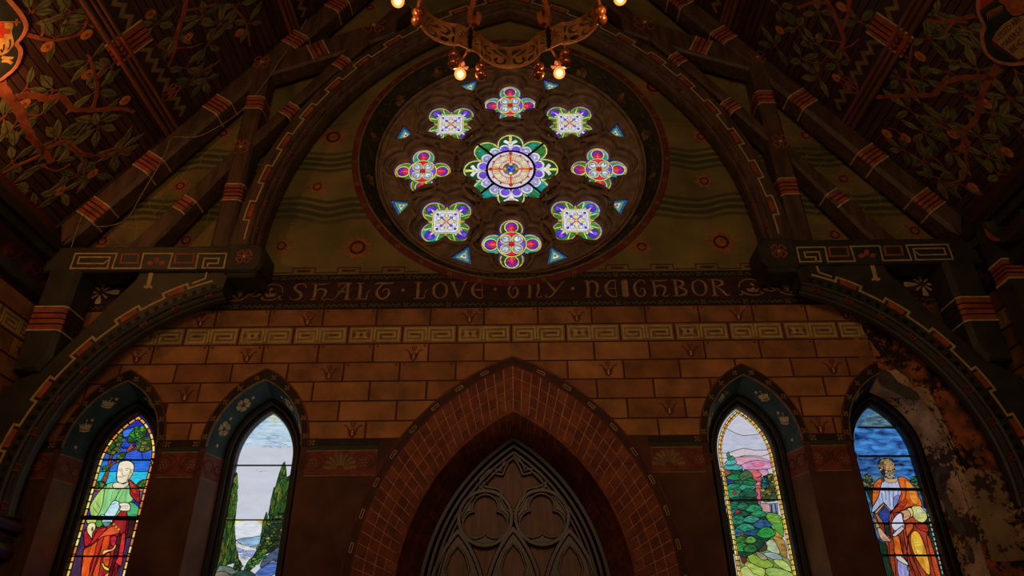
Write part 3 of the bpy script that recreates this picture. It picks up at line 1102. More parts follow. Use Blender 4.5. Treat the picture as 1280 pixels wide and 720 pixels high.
for sd in (-1, 1):
    for i in range(-9, NR):
        t0, t1 = i / NR, (i + 1) / NR
        if t1 < -0.05 and i < -5:
            continue
        e = 0.06 / NR
        f = 0.013
        parts = [(0.0, 0.265), (0.265, 0.52)]
        parts += [(0.52, 1.0)] if (i % 2 == 0) else [(0.52, 0.74 + 0.05 * rnd.random()), None]
        for k, pr in enumerate(parts):
            if pr is None:
                pr = (parts[k - 1][1], 1.0)
            dt = 0
            ta, tb = t0 + e + dt * 0.6, t1 - e + dt * 0.6
            if tb > 1:
                tb = 1 - e
            if tb - ta < 0.3 / NR:
                continue
            q0, q1 = pr[0] + f, pr[1] - f
            lp = [ringpt(q0, ta, sd), ringpt(q0, tb, sd), ringpt(q1, tb, sd), ringpt(q1, ta, sd)]
            m_ = MB()
            m_.chamfer(lp, WM, 0.034 + rnd.random() * 0.006, 0.018, 0.004)
            m_.build('brick', rnd.choice(M_BRICK), arch_o)
        for q0, q1 in ((0.03, 0.5), (0.52, 0.97)):      # bricks of the underside
            dt = 0.5 / NR if q0 > 0.4 else 0
            ta, tb = t0 + e + dt, min(t1 - e + dt, 1 - e)
            if tb - ta < 0.3 / NR or i < -4:
                continue
            c = [intr(ta, q0, sd), intr(tb, q0, sd), intr(tb, q1, sd), intr(ta, q1, sd)]
            nrm = (c[1] - c[0]).cross(c[3] - c[0]).normalized()
            if nrm.dot(Vector((0, 10.5, 2.5)) - c[0]) < 0:
                nrm = -nrm
            m_ = MB()
            top = [p + nrm * 0.012 for p in c]
            m_.face(top)
            for j in range(4):
                m_.face([top[j], c[j], c[(j + 1) % 4], top[(j + 1) % 4]])
            m_.build('soffit_brick', rnd.choice(M_BRICK[1:4]), arch_o)
# painted hood band
mb = MB()
for sd in (-1, 1):
    o_ = [(0, 0)]
    hs = [i / 24 for i in range(-8, 25)]

    def hood(r, t, sd=sd):
        if t < 0:
            return (sd * (r - 1.28), 2.73 + t * 3.9)
        ang = PI - math.acos(1.28 / r) * t
        x = 1.28 + r * math.cos(ang)
        return (x if sd < 0 else -x, 2.73 + r * math.sin(ang))
    mb.strip([WM(*hood(3.65, t), 0.03) for t in hs], [WM(*hood(3.5, t), 0.03) for t in hs])
    mb.strip([WM(*hood(3.65, t), 0.03) for t in hs], [WM(*hood(3.65, t), 0.0) for t in hs])
    mb.strip([WM(*hood(3.5, t), 0.03) for t in hs], [WM(*hood(3.5, t), 0.0) for t in hs])
hoodo = mb.build('hood_band', M_HOOD, arch_o)
mb = MB()
for sd in (-1, 1):
    hs = [i / 24 for i in range(-8, 25)]
    for r, w in ((3.635, 0.03), (3.512, 0.024)):
        mb.ribbon([hood(r, t, sd) for t in hs], w, WM, 0.034, 0.03, mi=0)
    for k in range(-1, 10):
        t = (k + 0.25) / 9.3
        if t > 0.98:
            continue
        c, a, b = hood(3.574, t, sd), hood(3.574, t - 0.012, sd), hood(3.574, t + 0.012, sd)
        tv = Vector((b[0] - a[0], b[1] - a[1])).normalized()
        nv = Vector((-tv.y, tv.x))
        q = [(c[0] + tv.x * x + nv.x * y, c[1] + tv.y * x + nv.y * y) for x, y in ((-.062, -.018), (.062, -.018), (.062, .018), (-.062, .018))]
        mb.ribbon(q, 0.01, WM, 0.036, 0.03, closed=True, mi=1)
mb.build('painted_dashes', [M_DKRED, M_GOLD], hoodo)
mb = MB()
for sd in (-1, 1):
    mb.tube([WM(*ringpt(1.0, t, sd), 0.015) for t in ts], 0.028, 6)
mb.build('arch_edge_roll', M_BRICK[2], arch_o)

# ================================================================ carved oak panel in the arch
DM = wall_map(11.02)


def dpt(px, py):
    return at(px, py, 11.0)


mb = MB()
base = []
a_end = math.acos(1.583 / 3.032)
base = [(1.583 + 3.032 * math.cos(PI - a_end * i / 20), 2.557 + 3.032 * math.sin(PI - a_end * i / 20)) for i in range(21)]
base = [(base[0][0], 0.0)] + base
base = base + [(-x, z) for x, z in base[-2::-1]]
mb.face([DM(u, v, -0.10) for u, v in base])
door = tag(mb.build('door_1', M_DOORPANEL), 'dark carved oak panel of blind tracery inside the brick arch', kind='structure')


def inset_arch(d, n=20, zb=0.5):
    r = 3.032 - d
    a = math.acos(1.583 / r)
    L = [(1.583 + r * math.cos(PI - a * i / n), 2.557 + r * math.sin(PI - a * i / n)) for i in range(n + 1)]
    L = [(L[0][0], zb)] + L
    return L + [(-x, z) for x, z in L[-2::-1]]


for d, w, h in ((0.03, 0.09, 0.10), (0.12, 0.075, 0.07), (0.20, 0.065, 0.04), (0.26, 0.05, 0.01)):
    m_ = MB()
    m_.ribbon(inset_arch(d), w, DM, h, -0.1, round_=True)
    m_.build('frame_moulding', M_FRAMEWOOD, door, shade=False)


def foil(cx, cz, off, r, n, a0=PI / 2, k=10, ry=None):
    """n-lobed foil outline"""
    pts = []
    ry = off if ry is None else ry
    half = PI / n
    # lobe circle meets the dividing ray at this angle
    m_ = off * math.cos(half)
    s_ = math.sqrt(max(1e-6, r * r - (off * math.sin(half)) ** 2))
    rho = m_ + s_
    ex, ey = rho * math.cos(half) - off, rho * math.sin(half)
    b = math.atan2(ey, ex)
    for i in range(n):
        th = a0 + 2 * PI * i / n
        for j in range(k):
            q = -b + 2 * b * j / k
            x, y = off + r * math.cos(q), r * math.sin(q)
            pts.append((cx + x * math.cos(th) - y * math.sin(th), cz + x * math.sin(th) + y * math.cos(th)))
    return pts


R34 = abs(dpt(640, 646)[0] - dpt(606, 646)[0])
for px, py in ((606.5, 647), (677.5, 646)):
    cx, cz = dpt(px, py)
    m_ = MB()
    tre = foil(cx, cz - 0.01, R34 * 0.40, R34 * 0.44, 3)
    m_.plate(circle(cx, cz, R34 * 0.96, 40), [offset(tre, 0.05)], DM, -0.02, -0.1)
    m_.plate(circle(cx, cz, R34 * 0.96, 40), [tre], DM, -0.055, -0.1)
    m_.build('trefoil_plate', M_DOORWOOD, door)
    m_ = MB()
    m_.ribbon(offset(tre, 0.02), 0.035, DM, -0.005, -0.08, closed=True, round_=True)
    m_.build('trefoil_moulding', M_DOORWOOD, door)
    m_ = MB()
    m_.ribbon(circle(cx, cz, R34 * 0.97, 40), 0.08, DM, 0.035, -0.1, closed=True, round_=True)
    m_.build('ring_moulding', M_DOORWOOD, door)
for px, py in ((572.5, 664), (641.5, 661), (711.5, 663)):
    cx, cz = dpt(px, py)
    hw = R34 * 0.98
    m_ = MB()
    prof = lancet(cx, hw, cz - 1.05, cz, 0.8, 12)
    m_.ribbon(prof, 0.085, DM, 0.03, -0.1, round_=True)
    m_.build('lancet_moulding', M_DOORWOOD, door)
    m_ = MB()
    za = cz - 0.2
    head = [(cx - hw * 0.62, 0.8), (cx - hw * 0.62, za - 0.75), (cx - hw * 0.66, za - 0.62), (cx - hw * 0.58, za - 0.5), (cx - hw * 0.34, za - 0.46), (cx - hw * 0.44, za - 0.34), (cx - hw * 0.28, za - 0.14), (cx, za)]
    head = head + [(2 * cx - x, z) for x, z in head[-2::-1]]
    outr = lancet(cx, hw * 0.95, cz - 1.05, cz - 0.03, 0.8, 12)
    m_.plate(outr, [offset([(x, z if z > 0.85 else 0.9) for x, z in head], 0.02)], DM, -0.03, -0.1)
    m_.ribbon(head, 0.03, DM, -0.015, -0.1, round_=True)
    m_.build('cusped_head', M_DOORWOOD, door)
cx, cz = dpt(641, 600)
m_ = MB()
q4 = [(cx - 0.46, cz - 0.06), (cx - 0.34, cz + 0.1), (cx - 0.16, cz + 0.08), (cx - 0.1, cz + 0.2), (cx, cz + 0.34), (cx + 0.1, cz + 0.2), (cx + 0.16, cz + 0.08), (cx + 0.34, cz + 0.1), (cx + 0.46, cz - 0.06), (cx + 0.22, cz - 0.12), (cx + 0.1, cz - 0.3), (cx, cz - 0.44), (cx - 0.1, cz - 0.3), (cx - 0.22, cz - 0.12)]
q4 = smooth(q4, 3)
m_.ribbon(offset(q4, 0.02), 0.045, DM, -0.01, -0.1, closed=True, round_=True)
m_.ribbon(offset(q4, 0.075), 0.04, DM, 0.015, -0.1, closed=True, round_=True)
m_.build('crown_foil', M_DOORWOOD, door)
# ================================================================ rose window
RZ = ROSE[1]
YG = 10.60                     # glass plane of the rose
mb = MB()
A_ = [WM(u, v, 0.02) for u, v in circle(*ROSE, 2.845, 72)]
B_ = [wall_map(10.34)(u, v) for u, v in circle(*ROSE, 2.60, 72)]
C_ = [wall_map(10.72)(u, v) for u, v in circle(*ROSE, 2.58, 72)]
mb.strip(A_, B_, 0, True)
mb.strip(B_, C_, 1, True)
rose = tag(mb.build('window_1', [M_REVEAL, M_STONE], shade=False), 'large round rose window with stone tracery and eight stained glass quatrefoils', kind='structure')
mb = MB()
for k in range(16):                       # painted flowers in the cove
    a = 2 * PI * (k + 0.5) / 16
    ca, sa = math.cos(a), math.sin(a)
    p = Vector((2.73 * ca, 10.16, RZ + 2.73 * sa))
    n = Vector((-ca * 0.8, -0.6, -sa * 0.8)).normalized()
    u = Vector((-sa, 0, ca))
    fm = frame_map(p, u, n.cross(u), n)
    if k % 2 == 0:
        for j in range(6):
            b = j * PI / 3
            mb.prism(circle(0.11 * math.cos(b), 0.11 * math.sin(b), 0.06, 8), fm, 0.008, 0, 0)
        mb.prism(circle(0, 0, 0.045, 8), fm, 0.011, 0, 1)
    else:
        mb.prism(circle(0, 0, 0.11, 10, 0, 0.14), fm, 0.008, 0, 1)
        mb.prism(circle(0, 0, 0.045, 8, 0, 0.07), fm, 0.011, 0, 0)
mb.build('painted_flower', [M_DIMGOLD, M_DIMRED], rose)
mb = MB()
for k in range(150):                      # small painted leaf sprays round the cove
    a = 2 * PI * k / 150
    ca, sa = math.cos(a), math.sin(a)
    q = rnd.random()
    rr = 2.80 - 0.16 * q
    p = Vector((rr * ca, 10.03 + 0.24 * q, RZ + rr * sa))
    n = Vector((-ca * 0.8, -0.6, -sa * 0.8)).normalized()
    u = Vector((-sa, 0, ca))
    fm = frame_map(p, u, n.cross(u), n)
    t = rnd.uniform(-0.6, 0.6)
    lp = [(-0.07, 0), (-0.01, 0.014), (0.07, 0), (-0.01, -0.014)]
    mb.prism([(x * math.cos(t) - y * math.sin(t), x * math.sin(t) + y * math.cos(t)) for x, y in lp], fm, 0.006, 0)
tag(mb.build('painted_leaves', M_OLIVE, rose), kind='stuff')

RO = 1.735
lights_axis = [(0, RO), (RO, 0), (0, -RO), (-RO, 0)]
DG = [at(*p, YG) for p in ((560.5, 155), (712, 155), (555.5, 276.5), (717.5, 275.5))]
dgo = sum(abs(x) + abs(z - RZ) for x, z in DG) / 8
lights_diag = [(dgo, dgo), (dgo, -dgo), (-dgo, -dgo), (-dgo, dgo)]
foilA = lambda g: foil(0, 0, 0.325 + g * 0.25, 0.245 + g * 0.8, 4, PI / 2, 9)
foilB = lambda g: foil(0, 0, 0.335 + g * 0.25, 0.255 + g * 0.8, 4, PI / 4, 9)
foilC = lambda g: foil(0, 0, 0.665 + g * 0.3, 0.275 + g * 0.7, 8, PI / 2, 8)
tri_px = [(683, 118), (592, 118), (510, 170), (765, 168), (502, 258), (770, 256), (580, 320), (694, 320)]
tris = []
YD = 10.43                     # the small daggers are glazed close behind the front face
for px in tri_px:
    x, z = at(px[0], px[1], YD)
    z -= RZ
    a = math.atan2(z, x)
    r0 = min(max(math.hypot(x, z), 2.23), 2.28)
    raw = [(r0 + 0.11, 0.19), (r0 - 0.02, 0.085), (r0 - 0.19, 0.0), (r0 - 0.02, -0.085), (r0 + 0.11, -0.19)]
    tris.append([(r * math.cos(a) - t * math.sin(a), r * math.sin(a) + t * math.cos(a)) for r, t in raw])
sub = lambda P, c: [(x + c[0], z + c[1]) for x, z in P]



layers = [('tracery_front', 10.37, 10.46, 0.150, 0.13), ('tracery_middle', 10.45, 10.545, 0.075, 0.085), ('tracery_back', 10.545, 10.64, 0.0, 0.0)]
for nm, y0, y1, g, gt in layers:          # the daggers are cut aslant, like splayed embrasures
    mp = wall_map(y0)
    hs = [sub(foilC(g), (0, RZ))] + [sub(foilA(g), (x, z + RZ)) for x, z in lights_axis] + [sub(foilB(g), (x, z + RZ)) for x, z in lights_diag]
    hs += [sub(offset(t, 0.035), (0, RZ)) for t in tris] if nm == 'tracery_front' else []
    mb = MB()
    mb.plate(circle(*ROSE, 2.60, 96), hs, mp, 0, -(y1 - y0))
    o = mb.build('tracery_plate', M_STONE, rose, weld=True)
    bv = o.modifiers.new('bevel', 'BEVEL')
    bv.width = 0.022
    bv.segments = 2
    bv.limit_method = 'ANGLE'
    bv.angle_limit = math.radians(50)
# raised roll mouldings round each opening, and blind daggers between
mb = MB()
mp = wall_map(10.37)
for P in [sub(foilA(0.19), (x, z + RZ)) for x, z in lights_axis] + [sub(foilB(0.19), (x, z + RZ)) for x, z in lights_diag] + [sub(foilC(0.19), (0, RZ))]:
    mb.ribbon(P, 0.07, mp, 0.045, -0.01, closed=True, round_=True)
mb.build('foil_moulding', M_STONE, rose)
mb = MB()
mp2 = wall_map(10.45)
for P in [sub(foilA(0.095), (x, z + RZ)) for x, z in lights_axis] + [sub(foilB(0.095), (x, z + RZ)) for x, z in lights_diag] + [sub(foilC(0.095), (0, RZ))]:
    mb.ribbon(P, 0.045, mp2, 0.03, -0.01, closed=True, round_=True)
mb.build('foil_moulding', M_STONE, rose)
for r, w, h, m in ((2.50, 0.07, 0.05, M_STONE), (2.585, 0.05, 0.09, M_STONE)):
    mb = MB()
    mb.ribbon(circle(*ROSE, r, 80), w, mp, h, -0.02, closed=True, round_=True)
    mb.build('rim_moulding', m, rose)
mb = MB()
for k in range(8):
    a = PI / 8 + k * PI / 4
    for r0, r1, wd in ((1.12, 1.42, 0.09), (1.86, 2.02, 0.05)):
        ca, sa = math.cos(a), math.sin(a)
        lp = [(r0, 0), ((r0 + r1) / 2 - 0.03, wd), (r1, wd * 1.5), (r1 - 0.06, 0), (r1, -wd * 1.5), ((r0 + r1) / 2 - 0.03, -wd)]
        P = [(r * ca - t * sa, RZ + r * sa + t * ca) for r, t in lp]
        mb.ribbon(P, 0.03, mp, 0.022, -0.01, closed=True, round_=True)
mb.build('blind_dagger', M_STONE, rose)

GM = wall_map(YG + 0.03)
# palette (sRGB)
RED, CRIM, MAG = (235, 40, 60), (200, 20, 40), (190, 40, 140)
PUR, VIO, LIL, BLU, DBL = (96, 40, 190), (120, 80, 230), (170, 160, 250), (60, 90, 220), (20, 24, 120)
TEA, GRN, DGR, YEL, GOL, WHT, PAL = (30, 150, 140), (50, 120, 50), (20, 70, 30), (250, 230, 120), (230, 170, 50), (245, 245, 255), (210, 225, 245)
EG = 0.88


class Pane:
    """collects panes laid one over another with lead between them"""

    def __init__(s, parent, mp, lead):
        s.parent, s.mp, s.lead, s.k, s.came = parent, mp, lead, 0, MB()
        s.step = 0.0005

    def add(s, loop, c, name='pane', lead=None, e=None, var=0.45, scale=7.0, stretch=(1, 1, 3), c2=None):
        s.k += 1
        d = s.k * s.step
        m_ = MB()
        m_.prism(loop, s.mp, d, d - 0.004)
        m_.build(name, glass(c, EG if e is None else e, var, scale, stretch, c2), s.parent)
        w = s.lead if lead is None else lead
        if w:
            s.came.ribbon(loop, w, s.mp, d + s.step * 0.5, closed=True)

    def line(s, pts, w, c=None, e=None):
        s.k += 1
        d = s.k * s.step
        if c is None:
            s.came.ribbon(pts, w, s.mp, d)
        else:
            m_ = MB()
            m_.ribbon(pts, w, s.mp, d, d - 0.004)
            m_.build('pane', glass(c, EG if e is None else e), s.parent)

    def done(s):
        s.came.build('lead_came', M_LEAD, s.parent)


def rot(P, a, c=(0, 0)):
    ca, sa = math.cos(a), math.sin(a)
    return [(c[0] + x * ca - y * sa, c[1] + x * sa + y * ca) for x, y in P]


def light_part(name, outline, c, gm=None):
    m_ = MB()
    m_.prism(outline, gm or GM, 0, -0.004)
    return m_.build(name, glass(c, EG, 0.6, 12), rose)


for x, z in lights_axis:
    C = (x, z + RZ)
    o = light_part('axial_quatrefoil', sub(offset(foilA(0), 0.02), C), (30, 44, 140))
    P = Pane(o, GM, 0.008)
    for k in range(4):
        a = k * PI / 2
        R_ = lambda lp: rot(lp, a, C)
        P.add(R_(circle(0.335, 0, 0.205, 20)), rnd.choice([GRN, TEA, DGR, TEA]), e=1.0)
        P.line(R_(arc(0.335, 0, 0.205, -2.0, 2.0, 16)), 0.022, GOL)
        P.add(R_(circle(0.385, 0, 0.135, 18)), YEL, lead=0)
        P.add(R_(circle(0.385, 0, 0.112, 18)), PUR)
        P.add(R_([(0.28, 0.05), (0.36, 0.095), (0.40, 0.03), (0.47, 0.05), (0.43, 0.0), (0.47, -0.05), (0.40, -0.03), (0.36, -0.095), (0.28, -0.05)]), RED, lead=0.005)
        P.add(R_([(0.30, 0.02), (0.38, 0.015), (0.38, -0.015), (0.30, -0.02)]), (255, 90, 110), lead=0)
    P.add(circle(*C, 0.285, 28), YEL, lead=0.006)
    P.add(circle(*C, 0.258, 28), MAG)
    for k in range(4):
        a = k * PI / 2
        P.add(rot([(0.0, 0.03), (0.25, 0.07), (0.25, -0.07), (0.0, -0.03)], a, C), RED if k % 2 else VIO, lead=0.006)
    for k in range(4):
        a = PI / 4 + k * PI / 2
        c2 = (C[0] + 0.152 * math.cos(a), C[1] + 0.152 * math.sin(a))
        P.add(circle(*c2, 0.105, 16), YEL, lead=0)
        P.add(circle(*c2, 0.085, 16), (150, 170, 200), lead=0.006)
        P.add(rot([(-0.06, -0.02), (0.0, -0.05), (0.06, -0.03), (0.03, 0.02), (0.05, 0.06), (-0.02, 0.05), (-0.05, 0.03)], a, c2), WHT, lead=0.005)
        P.add(rot([(-0.01, -0.01), (0.03, -0.015), (0.03, 0.02)], a, c2), BLU, lead=0)
    P.add(rot([(0.07, 0), (0, 0.07), (-0.07, 0), (0, -0.07)], PI / 4, C), CRIM, lead=0.006)
    P.done()

for x, z in lights_diag:
    C = (x, z + RZ)
    o = light_part('diagonal_quatrefoil', sub(offset(foilB(0), 0.02), C), (30, 44, 140))
    P = Pane(o, GM, 0.008)
    for k in range(4):
        a = PI / 4 + k * PI / 2
        R_ = lambda lp: rot(lp, a, C)
        P.add(R_(circle(0.335, 0, 0.225, 20)), rnd.choice([GRN, TEA, GRN]), e=1.0)
        P.line(R_(arc(0.335, 0, 0.215, -2.0, 2.0, 16)), 0.02, GOL)
        P.add(R_(circle(0.42, 0, 0.10, 16)), PUR)
        P.add(R_(circle(0.45, 0.03, 0.05, 12)), VIO, lead=0.005)
        for sg in (-1, 1):
            P.add(R_([(0.2, sg * 0.05), (0.3, sg * 0.12), (0.38, sg * 0.2), (0.24, sg * 0.2), (0.16, sg * 0.14)]), GRN, lead=0.006, e=1.1)
            P.line(R_([(0.18, sg * 0.03), (0.28, sg * 0.1), (0.42, sg * 0.17)]), 0.018, YEL)
        P.add(R_([(0.2, 0), (0.27, 0.07), (0.36, 0.095), (0.34, 0.03), (0.44, 0.0), (0.34, -0.03), (0.36, -0.095), (0.27, -0.07)]), WHT, lead=0.005)
    for k in range(4):
        P.add(rot([(0.24, 0.05), (0.36, 0.0), (0.24, -0.05)], k * PI / 2, C), GOL, lead=0.006)
    sq = smooth(rot([(0.27, 0.1), (0.27, 0.2), (0.2, 0.27), (0.1, 0.27), (-0.1, 0.27), (-0.2, 0.27), (-0.27, 0.2), (-0.27, 0.1), (-0.27, -0.1), (-0.27, -0.2), (-0.2, -0.27), (-0.1, -0.27), (0.1, -0.27), (0.2, -0.27), (0.27, -0.2), (0.27, -0.1)], 0, C), 2)
    P.add(sq, YEL, lead=0.006)
    P.add([(C[0] + (px - C[0]) * 0.9, C[1] + (pz - C[1]) * 0.9) for px, pz in sq], (226, 226, 240), var=0.25, scale=20)
    for k in range(4):
        P.add(rot([(0.03, 0.0), (0.12, 0.035), (0.22, 0.0), (0.12, -0.035)], k * PI / 2, C), (250, 225, 150), lead=0.005)
        for sg in (-1, 1):
            a = PI / 4 + k * PI / 2
            c2 = (C[0] + 0.17 * math.cos(a + sg * 0.32), C[1] + 0.17 * math.sin(a + sg * 0.32))
            P.came.ribbon(circle(*c2, 0.045, 12), 0.007, GM, P.k * P.step + 0.0003, closed=True)
        P.add(rot(circle(0.13, 0, 0.03, 8), PI / 4 + k * PI / 2, C), VIO, lead=0.004)
        P.line(rot([(0.0, 0), (0.11, 0)], PI / 4 + k * PI / 2, C), 0.026, (190, 60, 36))
        P.add(rot([(0.24, 0.03), (0.27, 0.0), (0.24, -0.03), (0.2, 0)], PI / 4 + k * PI / 2, C), PUR, lead=0.004)
    P.add(circle(*C, 0.022, 8), GOL, lead=0)
    P.done()

C = (0, RZ)
o = light_part('central_octofoil', sub(offset(foilC(0), 0.02), C), (30, 44, 140))
P = Pane(o, GM, 0.009)
for k in range(8):
    a = PI / 2 + k * PI / 4
    R_ = lambda lp: rot(lp, a, C)
    ax = k % 2 == 0
    P.add(R_(circle(0.67, 0, 0.255, 22)), DGR if ax else (TEA if k in (3, 5) else GRN), e=1.0)
    P.line(R_(arc(0.67, 0, 0.25, -1.9, 1.9, 18)), 0.022, YEL)
    for sg in (-1, 1):
        P.add(R_(circle(0.555, sg * 0.115, 0.115, 16)), WHT, lead=0.006)
        P.add(R_(circle(0.54, sg * 0.11, 0.085, 14)), VIO if ax else LIL, lead=0.005)
        if not ax:
            P.add(R_(circle(0.555, sg * 0.12, 0.035, 10)), PAL, lead=0.005)
    if ax:
        P.add(R_(smooth([(0.55, 0.0), (0.68, 0.06), (0.74, 0.15), (0.80, 0.1), (0.76, 0.03), (0.9, 0.0), (0.76, -0.03), (0.80, -0.1), (0.74, -0.15), (0.68, -0.06)], 2)), WHT, lead=0.006)
        P.add(R_([(0.7, 0.025), (0.9, 0.035), (0.9, -0.035), (0.7, -0.025)]), YEL, lead=0.005)
    else:
        for sg in (-1, 1):
            P.add(R_([(0.66, sg * 0.04), (0.84, sg * 0.06), (0.8, sg * 0.16), (0.7, sg * 0.19)]), TEA if sg > 0 else GRN, lead=0.006)
    P.add(R_([(0.46, 0.13), (0.58, 0.24), (0.52, 0.27), (0.44, 0.17)]), (180, 160, 240), lead=0.006)
for k in range(4):          # dark iron bars across the slanting lobes
    a = PI / 4 + k * PI / 2
    P.line(rot([(0.46, 0), (0.93, 0)], a, C), 0.05)
P.add(circle(*C, 0.485, 40), (40, 30, 140), lead=0)
P.k += 1
P.came.ribbon(circle(*C, 0.475, 40), 0.035, GM, P.k * P.step, closed=True)
P.add(circle(*C, 0.45, 40), (225, 215, 220), var=0.15)
for k in range(12):
    a = k * PI / 6
    P.add(rot([(0.2, 0.035), (0.34, 0.075), (0.36, 0.03), (0.36, -0.03), (0.34, -0.075), (0.2, -0.035)], a, C), (240, 215, 170) if k % 3 else (240, 190, 110), lead=0.006, var=0.3)
    P.add(rot([(0.37, 0), (0.395, 0.025), (0.42, 0), (0.395, -0.025)], a, C), CRIM, lead=0.004)
P.came.ribbon(circle(*C, 0.37, 32), 0.008, GM, P.k * P.step + 0.0003, closed=True)
P.k += 1
for r in (0.375, 0.225):
    P.line(circle(*C, r, 32) + [circle(*C, r, 32)[0]], 0.014, (190, 70, 60))
for k in range(4):
    a = k * PI / 2
    P.line(rot([(0.1, 0), (0.44, 0)], a, C), 0.03, (215, 60, 40))
    P.add(rot([(0.36, 0.0), (0.4, 0.045), (0.44, 0.0), (0.4, -0.045)], a, C), CRIM, lead=0.005)
P.add(circle(*C, 0.155, 20), (200, 70, 50), lead=0.006)
for k in range(8):
    P.add(rot(circle(0.115, 0, 0.036, 8), k * PI / 4, C), [GOL, TEA, YEL, GRN][k % 4], lead=0.004)
P.add(circle(*C, 0.085, 14), BLU, lead=0.006)
for k in range(5):
    P.add(rot(circle(0.045, 0, 0.022, 7), k * 1.257, C), DBL if k % 2 else (90, 140, 240), lead=0.004)
P.done()
for t in tris:
    T = sub(offset(t, 0.02), (0, RZ))
    o = light_part('dagger_light', T, (30, 80, 160), wall_map(YD))
    P = Pane(o, wall_map(YD), 0.007)
    cx_, cz_ = sum(p[0] for p in T) / len(T), sum(p[1] for p in T) / len(T)
    q = [(cx_ + (x - cx_) * 0.72, cz_ + (z - cz_) * 0.72) for x, z in T]
    P.add(q, (90, 150, 110))
    P.add([(cx_ + (x - cx_) * 0.35, cz_ + (z - cz_) * 0.4) for x, z in T], (220, 220, 170), lead=0.005)
    P.add(circle(cx_, cz_, 0.025, 8), VIO, lead=0.004)
    P.done()

# ================================================================ lancets
YL = 10.58
LM = wall_map(YL)


def crown_shape(mbx, fm, s, mi=0):
    q = lambda P: [(x * s, y * s) for x, y in P]
    mbx.prism(q([(-0.5, -0.02), (-0.3, -0.12), (0, -0.16), (0.3, -0.12), (0.5, -0.02), (0.5, 0.1), (0.28, 0.02), (0, -0.02), (-0.28, 0.02), (-0.5, 0.1)]), fm, 0.006, 0, mi)
    mbx.prism(q([(-0.48, 0.17), (-0.25, 0.09), (0, 0.05), (0.25, 0.09), (0.48, 0.17), (0.62, 0.62), (0.42, 0.42), (0.3, 0.64), (0.16, 0.4), (0, 0.78), (-0.16, 0.4), (-0.3, 0.64), (-0.42, 0.42), (-0.62, 0.62)]), fm, 0.006, 0, mi)
    mbx.prism(circle(0, 0.9 * s, 0.08 * s, 6), fm, 0.006, 0, mi)


def flower_shape(mbx, fm, s, mi=0):
    for j in range(5):
        a = PI / 2 + j * 2 * PI / 5
        c, sn = math.cos(a), math.sin(a)
        P = [(0.12, 0.0), (0.3, 0.2), (0.5, 0.24), (0.58, 0.1), (0.53, 0.0), (0.58, -0.1), (0.5, -0.24), (0.3, -0.2)]
        mbx.prism([((x * c - y * sn) * s, (x * sn + y * c) * s) for x, y in P], fm, 0.006, 0, mi)


